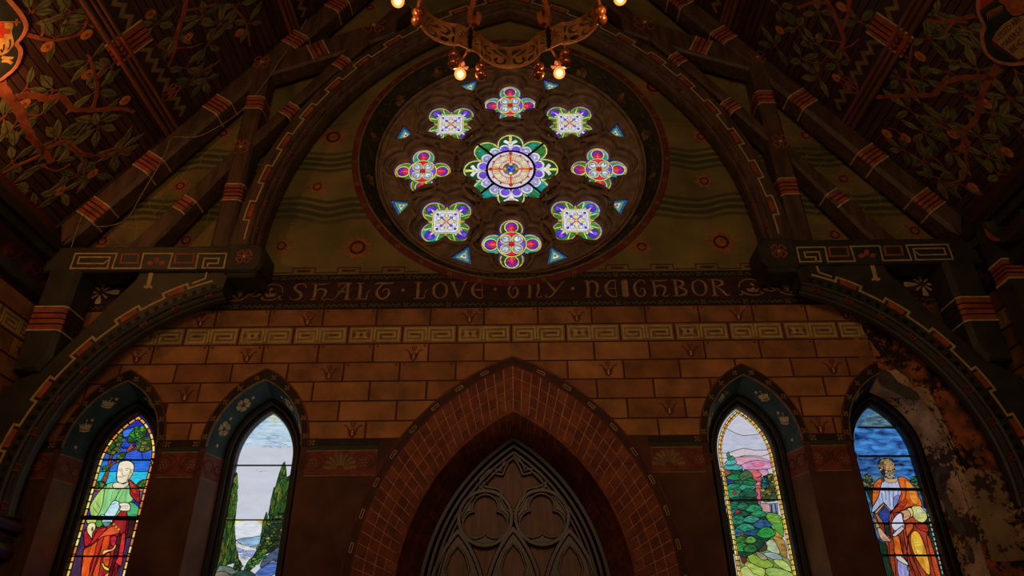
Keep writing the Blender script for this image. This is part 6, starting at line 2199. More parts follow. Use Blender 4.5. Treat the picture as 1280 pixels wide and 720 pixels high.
# ================================================================ shield medallions
for sg in (-1, 1):
    sm = slope_map(sg)
    if sg < 0:
        border = [(-20, 395), (20, 375), (70, 330), (95, 270), (90, 235), (75, 212), (105, 175), (122, 130), (110, 90), (75, 40), (40, 0), (0, -40), (-60, -60), (-150, -20), (-190, 60), (-160, 130), (-190, 210), (-170, 300), (-100, 370)]
        border = [on_slope(x / 4, y / 4, sg) for x, y in border]
        ob = empty('ceiling_medallion', sm(*on_slope(0, 45, sg)))
        tag(ob, 'dark lobed medallion with red cross flag on the left ceiling', 'medallion')
    else:
        border = [(1075, -30), (1060, 20), (1065, 70), (1090, 128), (1080, 165), (1085, 220), (1105, 265), (1150, 300), (1210, 315), (1270, 312), (1330, 300), (1400, 260), (1430, 190), (1420, 120), (1450, 60), (1420, -20), (1350, -60), (1180, -80)]
        border = [on_slope(960 + x / 4, y / 4, sg) for x, y in border]
        ob = empty('ceiling_medallion', sm(*on_slope(1270, 40, sg)))
        tag(ob, 'dark lobed medallion with a lion paw and open book on the right ceiling', 'medallion')
    m_ = MB()
    sb = smooth(border, 3)
    m_.prism(sb, sm, 0.035, 0.0)
    m_.build('shield', M_SHIELD, ob)
    m_ = MB()
    m_.ribbon(sb, 0.035, sm, 0.045, 0.0, closed=True)
    m_.build('border', M_PINK, ob)
    G = lambda P: [on_slope((x if sg < 0 else 3840 + x) / 4, y / 4, sg) for x, y in P]
    if sg < 0:
        m_ = MB()
        m_.ribbon(G([(-40, 103), (20, 103), (62, 103)]), 0.012, sm, 0.042, 0.03)
        m_.ribbon(G([(58, 105), (94, 105)]), 0.018, sm, 0.043, 0.03)
        m_.ribbon(G([(75, 88), (75, 122)]), 0.018, sm, 0.043, 0.03)
        m_.build('staff', M_STAR, ob)
        m_ = MB()
        m_.prism(smooth(G([(-40, 110), (20, 108), (58, 112), (50, 150), (55, 180), (62, 215), (40, 245), (20, 262), (-20, 270), (-60, 200)]), 2), sm, 0.041, 0.03)
        for q in ([(0, 280), (30, 285), (58, 285)], [(0, 300), (30, 300), (52, 312)]):
            m_.ribbon(smooth(G(q), 3, False), 0.03, sm, 0.04, 0.03)
        m_.build('pennant', M_GOLD, ob)
        m_ = MB()
        m_.prism(G([(-12, 110), (10, 110), (10, 140), (38, 140), (38, 163), (10, 163), (10, 185), (-12, 185), (-12, 163), (-40, 163), (-40, 140), (-12, 140)]), sm, 0.046, 0.03)
        m_.build('cross', M_REDX, ob)
        m_ = MB()
        m_.ribbon(smooth(G([(10, 215), (8, 240), (0, 255), (-6, 240)]), 3, False), 0.012, sm, 0.045, 0.03)
        m_.ribbon(smooth(G([(40, 190), (40, 225), (30, 240)]), 3, False), 0.01, sm, 0.045, 0.03)
        m_.build('outline', M_INK, ob)
    else:
        m_ = MB()
        m_.prism(smooth(G([(1075, 45), (1070, 10), (1085, -30), (1150, -30), (1140, 5), (1105, 35)]), 2), sm, 0.041, 0.03)
        m_.build('wing', M_REDX, ob)
        m_ = MB()
        m_.ribbon(smooth(G([(1078, 60), (1095, 40), (1125, 20), (1150, 0), (1165, -30)]), 3, False), 0.035, sm, 0.044, 0.03)
        m_.build('wing_edge', M_DKGREEN, ob)
        m_ = MB()
        for k in range(9):
            x = 1100 + k * 9
            m_.prism(G([(x, 55 - k * 4), (x + 8, 50 - k * 4), (x + 10, 100 - k * 5.5)]), sm, 0.043, 0.03)
        m_.build('fringe', M_STAR, ob)
        m_ = MB()
        m_.prism(smooth(G([(1160, 0), (1190, 20), (1205, 45), (1230, 70), (1262, 72), (1290, 62), (1350, 40), (1350, -30), (1180, -30)]), 2), sm, 0.042, 0.03)
        m_.build('lion_paw', M_SKINP, ob)
        m_ = MB()
        m_.prism(G([(1130, 205), (1132, 225), (1255, 302), (1330, 330), (1330, 318), (1262, 288)]), sm, 0.038, 0.03, 1)
        m_.prism(smooth(G([(1130, 195), (1150, 155), (1185, 115), (1230, 85), (1290, 72), (1350, 70), (1400, 130), (1330, 260), (1262, 292)]), 1), sm, 0.044, 0.03, 0)
        m_.ribbon(G([(1131, 212), (1262, 295)]), 0.01, sm, 0.047, 0.03, mi=1)
        m_.build('open_book', [M_PAPER, M_MOTIF], ob)
        for text, (px, py), (qx, qy), hgt, first in (('BLESSED\u00b7ARE', (1150, 208), (1280, 92), 0.105, True), ('MAKERS\u00b7F', (1190, 236), (1290, 146), 0.105, False), ('BE\u00b7C', (1232, 262), (1290, 206), 0.105, False)):
            o0 = Vector(on_slope(960 + px / 4, py / 4, sg))
            o1 = Vector(on_slope(960 + qx / 4, qy / 4, sg))
            du = (o1 - o0)
            ln = du.length
            du.normalize()
            # cap height on the boards
            u0 = (Vector(on_slope(960 + (px - 20.0) / 4, (py - 22.5) / 4, sg)) - o0) / 0.73
            cu = bpy.data.curves.new('lettering', 'FONT')
            cu.body = text
            cu.size = 1.0
            tmp = bpy.data.objects.new('lettering', cu)
            COL.objects.link(tmp)
            dg = bpy.context.evaluated_depsgraph_get()
            me0 = bpy.data.meshes.new_from_object(tmp.evaluated_get(dg))
            bpy.data.objects.remove(tmp)
            wmax = max(v.co.x for v in me0.vertices)
            m_ = MB()
            k0 = len(m_.v)
            cut = None
            if first:
                isl = sorted(v.co.x for v in me0.vertices)
            for v in me0.vertices:
                p2 = o0 + du * (v.co.x / wmax * ln) + u0 * v.co.y
                m_.v.append(tuple(sm(p2.x, p2.y, 0.049)))
            for f in me0.polygons:
                xx = sum(me0.vertices[i].co.x for i in f.vertices) / len(f.vertices)
                m_.f.append(tuple(f.vertices))
                m_.m.append(1 if first and xx < 0.62 else 0)
            m_.build('lettering', [M_INK, M_REDX], ob)
            bpy.data.meshes.remove(me0)

# ================================================================ side walls
for sg in (-1, 1):
    sd = side_map(sg)
    mb = MB()
    mb.face([sd(-9, 0, 0), sd(10.2, 0, 0), sd(10.2, 8.6, 0), sd(-9, 8.6, 0)])
    w = tag(mb.build('wall_left' if sg < 0 else 'wall_right', M_JOINT), '%s side wall with stencilled blocks under the roof' % ('left' if sg < 0 else 'right'), kind='structure')
    for r in range(9):
        zt = 7.035 - 0.32 * r
        zb = zt - 0.32
        off = 10.0 if r % 2 else 10.44
        for k in range(7):
            y1 = min(off - k * BW, 9.98)
            y0 = off - (k + 1) * BW
            m_ = MB()
            g = 0.016
            dd = 0.014 + rnd.random() * 0.004
            m_.prism([(y0 + g, zb + g), (y1 - g, zb + g), (y1 - g, zt - g), (y0 + g, zt - g)], sd, dd, 0)
            b = m_.build('stone_block', M_FRETBLOCK if r == 1 else rnd.choice(M_BLOCK), w)
            if r == 1:
                m_ = MB()
                ym = y0 + (y1 - y0) * 0.54
                q = lambda a, bb, A, B: (A + (B - A) * a, zb + 0.02 + 0.28 * bb)
                for A, B, kk in ((y0 + 0.03, ym, 1), (y1 - 0.03, ym, 0)):
                    if kk or k % 2:
                        m_.ribbon([q(a, bb, A, B) for a, bb in ((.06, .12), (.06, .88), (.94, .88), (.94, .12), (.2, .12), (.2, .64), (.8, .64), (.8, .36), (.36, .36))], 0.032, sd, dd + 0.004, dd)
                    else:
                        m_.ribbon([q(a, bb, A, B) for a, bb in ((.06, .12), (.94, .12), (.94, .88), (.06, .88))], 0.03, sd, dd + 0.004, dd, closed=True)
                        m_.prism([q(a, bb, A, B) for a, bb in ((.22, .26), (.5, .34), (.78, .26), (.7, .5), (.78, .74), (.5, .66), (.22, .74), (.3, .5))], sd, dd + 0.004, dd)
                m_.build('painted_fret', [M_FRETLINE], b)
            elif r in (0, 2, 4) and k % 2 == 0 and y0 > 5:
                m_ = MB()
                yc, zc = (y0 + y1) / 2, (zt + zb) / 2
                m_.prism([(yc + x * 0.12, zc + z * 0.12) for x, z in ((-.48, .12), (-.38, -.28), (-.12, -.5), (.12, -.5), (.38, -.28), (.48, .12), (.9, .35), (.3, .3), (.15, .7), (0, .2), (-.15, .7), (-.3, .3), (-.9, .35))], sd, dd + 0.004, dd)
                m_.build('painted_tulip', M_MOTIF, b)
    # wall plates and painted leaf frieze between them
    mb = MB()
    x0, x1 = sorted((sg * 7.70, sg * 7.52))
    mb.box(x0, x1, 2.5, 9.9, 7.08, 7.25)
    mb.build('lower_plate', M_TIMBERG, w)
    mb = MB()
    x0, x1 = sorted((sg * 7.70, sg * 7.62))
    mb.box(x0, x1, 2.5, 9.9, 7.25, 7.72)
    fz = mb.build('leaf_frieze', M_BAND, w)
    m_ = MB()
    y = 6.0
    while y < 9.8:
        lp = [(y, 7.32), (y + 0.12, 7.4), (y + 0.2, 7.56), (y + 0.3, 7.64), (y + 0.26, 7.5), (y + 0.38, 7.44), (y + 0.24, 7.4), (y + 0.2, 7.3)]
        m_.prism(smooth(lp, 2), sd, 0.084, 0.08)
        m_.ribbon(smooth([(y, 7.34), (y + 0.2, 7.3), (y + 0.4, 7.4), (y + 0.5, 7.6)], 3, False), 0.02, sd, 0.084, 0.08)
        y += 0.5
    tag(m_.build('painted_leaves', M_DKRED, fz), kind='stuff')
    for z0, z1, dx in ((7.72, 7.86, 0.22), (7.86, 8.02, 0.30), (8.02, 8.16, 0.20)):
        mb = MB()
        x0, x1 = sorted((sg * 7.72, sg * (7.70 - dx)))
        mb.box(x0, x1, 2.5, 9.9, z0, z1)
        mb.build('cornice', M_TIMBERG if dx != 0.3 else M_BLACKISH, w)

# ================================================================ roof truss against the end wall
TY = 9.5
TM = wall_map(TY)
truss = empty('roof_truss', (0, TY + 0.18, 3.3))
tag(truss, 'painted timber hammerbeam truss with curved braces before the end wall', 'truss')


def mir(P, sg):
    return [(x if sg < 0 else -x, z) for x, z in P]


def member(name, P, sg, m=M_TIMBER, d0=0.0, d1=-0.34, c=0.045):
    m_ = MB()
    m_.chamfer(mir(P, sg), TM, d0, d1, c)
    return m_.build(name, m, truss)


def band(par, sg, a, b, wide, t0, ln, nl=3, d=0.0, dep=-0.34, low=None):
    """red sleeve with dark lines and cream edges round a straight member from a to b"""
    A, B = Vector(a), Vector(b)
    t = (B - A).normalized()
    n = Vector((-t.y, t.x))
    m_ = MB()

    def q(s0, s1, dd, mi):
        lp = [A + t * s0 - n * wide / 2, A + t * s1 - n * wide / 2, A + t * s1 + n * wide / 2, A + t * s0 + n * wide / 2]
        e = 0.004 * (1 + mi)
        lp = [A + t * s0 - n * (wide / 2 + e), A + t * s1 - n * (wide / 2 + e), A + t * s1 + n * (wide / 2 + e), A + t * s0 + n * (wide / 2 + e)]
        lp2 = mir([(p.x, p.y) for p in lp], sg)
        k = len(m_.v)
        # chamfered sleeve
        c = 0.04
        li = mir([(p.x, p.y) for p in (A + t * s0 - n * (wide / 2 - c), A + t * s1 - n * (wide / 2 - c), A + t * s1 + n * (wide / 2 - c), A + t * s0 + n * (wide / 2 - c))], sg)
        rows = [[lp2[0], lp2[1], dep], [lp2[0], lp2[1], d - c], [li[0], li[1], d + e], [li[3], li[2], d + e], [lp2[3], lp2[2], d - c], [lp2[3], lp2[2], dep]]
        pts = [(TM(*r[0], r[2]), TM(*r[1], r[2])) for r in rows]
        for (p0, p1), (p2, p3) in zip(pts, pts[1:]):
            m_.face([p0, p1, p3, p2], mi)
    q(t0, t0 + ln, 0, 0)
    for k in range(nl):
        s = t0 + ln * (k + 1) / (nl + 1)
        q(s - 0.012, s + 0.012, 0, 1)
    q(t0 - 0.026, t0, 0, 2)
    q(t0 + ln, t0 + ln + 0.026, 0, 2)
    m_.build('painted_band', [M_TRED, M_TLINE, M_CREAM], par)


def petals(par, sg, c, r, n=4, a0=PI / 4, dz=0.0):
    m_ = MB()
    c = mir([c], sg)[0]
    for k in range(n):
        a = a0 + k * 2 * PI / n
        lp = [(0.25, 0), (0.5, 0.3), (0.85, 0.42), (1.0, 0.2), (0.88, 0), (1.0, -0.2), (0.85, -0.42), (0.5, -0.3)]
        m_.ribbon(smooth([(c[0] + r * (x * math.cos(a) - y * math.sin(a)), c[1] + r * (x * math.sin(a) + y * math.cos(a))) for x, y in lp], 2), 0.02, TM, dz + 0.004, dz, closed=True)
    m_.prism(circle(*c, r * 0.17, 8), TM, dz + 0.006, dz, 1)
    m_.build('painted_flower', [M_TRED, M_CREAM], par)


CC, CZ = 2.0, 8.0            # centre of the left crown-arch curve
LC, LZ = -3.80, 4.07         # centre of the left lower brace
for sg in (-1, 1):
    k = 1.47
    xb = -7.43
    U = lambda x: 8.75 + k * (x + 7.43)
    L = lambda x: 8.50 + k * (x + 7.11)
    raf = member('principal_rafter', [(-7.62, U(-7.62)), (-0.02, U(-0.02)), (-0.02, L(-0.02)), (-7.28, L(-7.28) - 0.02), (-7.50, 8.02)], sg, c=0.06)
    tl = math.hypot(1, k)
    mid = lambda x: (x, 0.5 * (U(x) + L(x)))
    hw = (U(0) - L(0)) / tl
    for px in ((110, 268), (180, 208), (266, 137), (366, 46), (418, 5)):
        # centre of each red sleeve along the rafter
        x, z = at(px[0], px[1], TY)
        band(raf, sg, mid(-7.6), mid(0), hw, (x + 7.6) * tl - 0.17 + 0.05, 0.34, 3)
    m_ = MB()
    m_.prism(mir([(-7.70, U(-7.70) + 0.03), (0, U(0) + 0.03), (0, U(0) + 0.2), (-7.70, U(-7.70) + 0.2)], sg), TM, -0.06, -0.36)
    m_.build('rafter_cover', M_TIMBERG, truss)
    post = member('queen_post', [(-4.99, 7.95), (-4.66, 7.95), (-4.66, L(-4.66) + 0.1), (-4.99, L(-4.99) + 0.1)], sg, d0=0.012, d1=-0.32)
    band(post, sg, (-4.825, 7.9), (-4.825, 12.5), 0.33, 1.02, 0.32, 3, 0.012)
    band(post, sg, (-4.825, 7.9), (-4.825, 12.5), 0.33, 3.15, 0.28, 2, 0.012)
    petals(post, sg, at(301, 184, TY), 0.16, dz=0.012)
    petals(raf, sg, (-4.86, 12.28), 0.17)
    s1 = member('lower_strut', [(-6.42, 7.95), (-5.99, 7.95), (-4.95, 9.73), (-4.95, 10.18)], sg, d0=-0.012)
    band(s1, sg, (-6.2, 7.95), (-4.95, 9.96), 0.28, 0.95, 0.26, 2, -0.012)
    s2 = member('upper_strut', [(-4.68, 10.12), (-4.68, 10.5), (-3.12, 12.86), (-2.4, 13.9), (-2.05, 13.9), (-2.55, 13.2), (-4.02, 11.12)], sg, d0=-0.004)
    band(s2, sg, (-4.66, 10.27), (-2.7, 13.2), 0.27, 0.78, 0.26, 2, -0.004)
    band(s2, sg, (-4.66, 10.27), (-2.7, 13.2), 0.27, 2.28, 0.26, 2, -0.004)
    co = member('collar_strut', [(-4.72, 11.95), (-4.72, 12.5), (-3.8, 12.94), (-2.3, 13.66), (-2.3, 13.1), (-3.44, 12.5)], sg, d0=-0.02)
    band(co, sg, (-4.72, 12.2), (-2.3, 13.4), 0.5, 0.86, 0.3, 2, -0.02)
    petals(s2, sg, at(467, 31, TY), 0.24, dz=-0.004)
    # crown arch
    amax = math.acos(-CC / 6.5)
    m_ = MB()
    n = 40
    rows = [(6.66, -0.34), (6.66, -0.02), (6.64, 0.0), (6.38, 0.0), (6.36, -0.02), (6.35, -0.05), (6.31, -0.06), (6.28, -0.10), (6.28, -0.13), (6.25, -0.15), (6.23, -0.19), (6.23, -0.36)]

    def arcrow(r, d):
        out = []
        for i in range(n + 1):
            a = PI + 0.005 - (PI - amax) * i / n
            x = CC + r * math.cos(a)
            out.append(TM(*mir([(min(x, 0.0), CZ + r * math.sin(a))], sg)[0], d))
        return out
    rr_ = [arcrow(*q) for q in rows]
    for A, B in zip(rr_, rr_[1:]):
        m_.strip(A, B)
    arch = m_.build('crown_arch', M_TIMBER, truss)

    def steps(par, c0, z0, r0, r1, aa, ab, na, w, redw):
        """stepped cream line with red bars, running round a curve"""
        pts = []
        bars = []
        for i in range(na):
            a, b = aa + (ab - aa) * i / na, aa + (ab - aa) * (i + 1) / na
            m = a + (b - a) * 0.5
            for j in range(4):
                t = a + (m - a) * j / 3
                pts.append((c0 + r0 * math.cos(t), z0 + r0 * math.sin(t)))
            for j in range(4):
                t = m + (b - m) * j / 3
                pts.append((c0 + r1 * math.cos(t), z0 + r1 * math.sin(t)))
            bars.append([(c0 + (r0 + (r1 - r0) * 0.25) * math.cos(t), z0 + (r0 + (r1 - r0) * 0.25) * math.sin(t)) for t in (m + (b - m) * 0.16, m + (b - m) * 0.5, m + (b - m) * 0.84)])
        m2 = MB()
        m2.ribbon(mir(pts, sg), w, TM, 0.004, 0)
        for bq in bars:
            m2.ribbon(mir(bq, sg), redw + 0.035, TM, 0.003, 0, mi=2)
            m2.ribbon(mir(bq, sg), redw, TM, 0.006, 0, mi=1)
        m2.build('stepped_line', [M_FRETLINE, M_TRED, M_DKRED], par)
    steps(arch, CC, CZ, 6.44, 6.54, PI - 0.015, amax + 0.02, 10, 0.028, 0.075)
    m2 = MB()
    for i in range(14):
        a = PI - 0.05 - (PI - amax) * i / 14
        c = (CC + 6.30 * math.cos(a), CZ + 6.30 * math.sin(a))
        for j in (-1, 0, 1):
            for jj in (-1, 1) if j else (0,):
                cc = mir([(c[0] + 0.04 * j * math.sin(a) + 0.017 * jj * math.cos(a), c[1] - 0.04 * j * math.cos(a) + 0.017 * jj * math.sin(a))], sg)[0]
                m2.prism(circle(*cc, 0.019, 7), TM, -0.045, -0.09)
    m2.build('painted_flower', M_DIMRED, arch)
    # hammer beam
    hbm = MB()
    P = mir([(-7.55, 7.47), (-4.2, 7.47), (-4.2, 7.95), (-7.55, 7.95)], sg)
    hbm.chamfer(P, TM, 0.06, -0.36, 0.03)
    hb = hbm.build('hammer_beam', M_TIMBERG, truss)
    hbm = MB()
    for P, d, c in (([(-4.62, 7.42), (-4.12, 7.42), (-4.02, 7.55), (-4.02, 7.85), (-4.12, 7.97), (-4.62, 7.97)], 0.10, 0.05), ([(-4.56, 7.34), (-4.12, 7.34), (-4.06, 7.43), (-4.56, 7.43)], 0.07, 0.03)):
        hbm.chamfer(mir(P, sg), TM, d, -0.40, c)
    he = hbm.build('beam_end', M_TIMBERG, truss)
    petals(he, sg, (-4.33, 7.70), 0.13, 4, PI / 4, 0.10)
    m2 = MB()
    K = crop(60, 280, 4)
    HB = lambda P_: mir([at(x, y, TY - 0.06) for x, y in K(P_)], sg)
    HM = wall_map(TY - 0.06)
    m2.ribbon(HB([(300, 180), (280, 198), (148, 198), (158, 166), (310, 166), (297, 222), (112, 222), (138, 148), (345, 148), (320, 222), (462, 222), (478, 148), (624, 148), (602, 222), (738, 222), (752, 148), (893, 148), (878, 220), (772, 220), (782, 172), (856, 172), (850, 197), (800, 197), (795, 222)]), 0.026, HM, 0.004, 0, mi=0)
    for q in ([(372, 152), (455, 152), (448, 195), (362, 195)], [(640, 150), (732, 150), (726, 195), (634, 195)]):
        m2.ribbon(HB(q), 0.03, HM, 0.005, 0, closed=True, mi=1)
    m2.build('greek_key', [M_FRETLINE, M_TRED], hb)
    # lower curved brace
    a_top = math.atan2(7.40 - LZ, 0) - 0.0
    r_in = 3.17
    n = 26
    top = 1.83
    low = PI + 0.12
    inner = [(LC + r_in * math.cos(top + (low - top) * i / n), LZ + r_in * math.sin(top + (low - top) * i / n)) for i in range(n + 1)]
    outer = [(-7.52, 3.3), (-7.52, 5.5), (-7.0, 5.86), (-6.04, 7.33), (-6.0, 7.47), (-4.57, 7.47)]
    P = inner + outer
    m_ = MB()
    m_.prism(mir(P, sg), TM, 0.0, -0.34)
    br_ = m_.build('lower_brace', M_TIMBERG, truss)
    m_ = MB()
    rows = [(3.22, 0.015), (3.20, 0.025), (3.17, 0.0), (3.17, -0.03), (3.13, -0.04), (3.11, -0.07), (3.11, -0.11), (3.08, -0.13), (3.08, -0.2), (3.16, -0.36)]
    rr_ = [[TM(*mir([(LC + r * math.cos(top + (low - top) * i / n), LZ + r * math.sin(top + (low - top) * i / n))], sg)[0], d) for i in range(n + 1)] for r, d in rows]
    for A, B in zip(rr_, rr_[1:]):
        m_.strip(A, B)
    mo = m_.build('brace_moulding', M_TIMBERG, truss)
    m2 = MB()
    for i in range(9):
        a = 1.90 + 0.165 * i
        c = (LC + 3.14 * math.cos(a), LZ + 3.14 * math.sin(a))
        for j in (-1, 0, 1):
            for jj in (-1, 1) if j else (0,):
                cc = mir([(c[0] + 0.042 * j * math.sin(a) + 0.018 * jj * math.cos(a), c[1] - 0.042 * j * math.cos(a) + 0.018 * jj * math.sin(a))], sg)[0]
                m2.prism(circle(*cc, 0.02, 7), TM, -0.01, -0.08)
    m2.build('painted_flower', M_DIMRED, mo)
    steps(br_, LC, LZ, 3.385, 3.475, 1.87, PI + 0.08, 6, 0.034, 0.085)
    m2 = MB()
    for i in range(32):
        a = 1.87 + 0.046 * i
        lp = [(LC + r * math.cos(a + s), LZ + r * math.sin(a + s)) for r, s in ((3.24, -0.011), (3.31, -0.011), (3.31, 0.011), (3.24, 0.011))]
        m2.prism(mir(lp, sg), TM, 0.004, 0, 0)
    m2.build('painted_dentils', M_LEAD, br_)
    m2 = MB()
    B_ = lambda P_: mir([at(x, y, TY) for x, y in K(P_)], sg)
    m2.ribbon(B_([(795, 240), (785, 274), (720, 298)]), 0.03, TM, 0.004, 0)
    m2.build('stepped_line', M_FRETLINE, br_)
    m2 = MB()
    bone = [(500, 218), (515, 212), (522, 222), (532, 212), (542, 222), (536, 232), (530, 236), (512, 305), (522, 312), (520, 324), (505, 318), (495, 324), (480, 320), (478, 310), (492, 306), (508, 236), (500, 230)]
    m2.prism(B_(bone), TM, 0.005, 0, 0)
    m2.build('painted_stem', M_FRETLINE, br_)
    m2 = MB()
    for q in ((512, 196, 16, 11), (544, 180, 13, 15), (570, 196, 16, 11)):
        m2.prism([mir([at(*K([(q[0] + q[2] * math.cos(t), q[1] + q[3] * math.sin(t))])[0], TY - 0.06)], sg)[0] for t in [j * PI / 5 for j in range(10)]], HM, 0.006, 0)
    m2.build('painted_lobes', M_TRED, hb)
    # wall post
    wp = member('wall_post', [(-7.45, 5.75), (-7.06, 5.75), (-6.92, 5.98), (-6.92, 7.5), (-7.45, 7.5)], sg, M_TIMBERG, 0.10, -0.36, 0.07)
    band(wp, sg, (-7.19, 5.8), (-7.19, 7.5), 0.53, 0.62, 0.38, 3, 0.10, -0.36)
    # corbel foot of the post
    m_ = MB()
    for z0, z1, w_, d_ in ((3.66, 3.80, 0.36, 0.16), (3.54, 3.66, 0.44, 0.24), (3.38, 3.54, 0.34, 0.18), (3.2, 3.38, 0.40, 0.22), (3.0, 3.2, 0.26, 0.12)):
        m_.chamfer(mir([(-7.6, z0), (-7.2 + w_ - 0.1, z0), (-7.2 + w_ - 0.06, (z0 + z1) / 2), (-7.2 + w_ - 0.1, z1), (-7.6, z1)], sg), TM, d_, -0.45, 0.05)
    for j in range(4):
        m_.tube([TM(*mir([(-7.45 + 0.12 * j, 3.2)], sg)[0], 0.2), TM(*mir([(-7.4 + 0.12 * j, 3.33)], sg)[0], 0.27), TM(*mir([(-7.36 + 0.12 * j, 3.42)], sg)[0], 0.22)], [0.03, 0.05, 0.02], 7)
    cb = m_.build('carved_corbel', M_DOORWOOD if sg < 0 else M_FLAKE)
    tag(cb, 'carved %s corbel under the truss foot at the %s wall' % (('dark', 'left') if sg < 0 else ('pale stone', 'right')), 'corbel')
    # panel with a painted flower in the spandrel behind
    fx, fz = (at(127, 366) if sg < 0 else at(1152, 356))
    m2 = MB()
    for j in range(4):
        a = j * PI / 2
        rL = 0.30 if j % 2 == 0 else 0.22
        m2.prism(smooth([(fx + rL * x * math.cos(a) - 0.07 * y * math.sin(a), fz + rL * x * math.sin(a) + 0.07 * y * math.cos(a)) for x, y in ((0.2, 0), (0.6, 0.5), (0.95, 0.7), (1, 0), (0.95, -0.7), (0.6, -0.5))], 2), WM, 0.02, 0.012, 0)
        b = a + PI / 4
        m2.ribbon([(fx + 0.05 * math.cos(b), fz + 0.05 * math.sin(b)), (fx + 0.18 * math.cos(b), fz + 0.16 * math.sin(b))], [0.02, 0.04], WM, 0.02, 0.012, mi=0)
    m2.prism(circle(fx, fz, 0.045, 10), WM, 0.022, 0.012, 1)
    m2.build('painted_quatrefoil', [M_CREAM, M_DKRED], wall)

# timber shaft and curved bracket on the right side wall
sh = empty('wall_bracket', (7.5, 9.0, 5.0))
tag(sh, 'dark banded timber shaft and curved bracket on the right side wall', 'bracket')
m_ = MB()
m_.prism([(8.88, 4.6), (9.16, 4.6), (9.16, 8.1), (8.88, 8.1)], side_map(1), 0.28, 0.0)
m_.build('shaft', M_TIMBERG, sh)
m_ = MB()
for z0, z1, mi in ((6.86, 7.16, 0), (6.93, 6.95, 1), (7.0, 7.02, 1), (7.07, 7.09, 1), (6.83, 6.86, 2), (7.16, 7.19, 2)):
    e = 0.006 * (1 + mi)
    m_.prism([(8.88 - e, z0), (9.16 + e, z0), (9.16 + e, z1), (8.88 - e, z1)], side_map(1), 0.28 + e, 0.0, mi)
m_.build('painted_band', [M_TRED, M_TLINE, M_CREAM], sh)
m_ = MB()
m_.ribbon(arc(8.45, 7.75, 0.42, 0.2, -2.6, 14), 0.14, side_map(1), 0.34, 0.05, round_=True)
m_.build('curved_bracket', M_TIMBERG, sh)
m_ = MB()
m_.ribbon(arc(8.45, 7.75, 0.42, -0.05, -1.0, 8), [0.02, 0.05, 0.07, 0.08, 0.08, 0.07, 0.06, 0.04, 0.02], side_map(1), 0.345, 0.3)
m_.build('painted_flame', M_TRED, sh)

# ================================================================ loose white cable on the left
m_ = MB()
pth = [(82, 333), (92, 300), (103, 270), (112, 277), (122, 283), (142, 281), (160, 272), (180, 238), (198, 208), (208, 188), (216, 172), (245, 171), (270, 160), (302, 138), (330, 105), (355, 68), (378, 34), (384, 20)]
P3 = []
for i, p in enumerate(pth):
    x, z = at(*p, y=9.492)
    P3.append((x, 9.492, z))
m_.tube(smooth(P3, 4, False), 0.007, 6)
tag(m_.build('cable', M_CABLE), 'thin pale cable slung across the left rafter and post', 'cable')
# ================================================================ chandelier
HX, HY, HZ = 0.0, 4.5, 7.62         # hub of the ring (level of the lamps)
N6 = 6
RC, RM = 0.92, 1.02
chand = empty('chandelier', (HX, HY, HZ))
tag(chand, 'gilt pierced ring chandelier with lit bulbs and glass drops', 'chandelier')
ZR0, ZR1 = HZ + 0.12, HZ + 0.45


def pol(a, r, z):
    return Vector((HX + r * math.sin(a), HY + r * math.cos(a), z))


def lobe_pt(t, r_extra=0.0):
    """t in 0..1 across a lobe centred on angle 0: bulging arc between two cusps"""
    a0_ = math.radians(21.0)
    a = -a0_ + 2 * a0_ * t
    r = RC * math.cos(a0_) / math.cos(a) + 0.19 * (1 - (2 * t - 1) ** 2)
    return a, r + r_extra


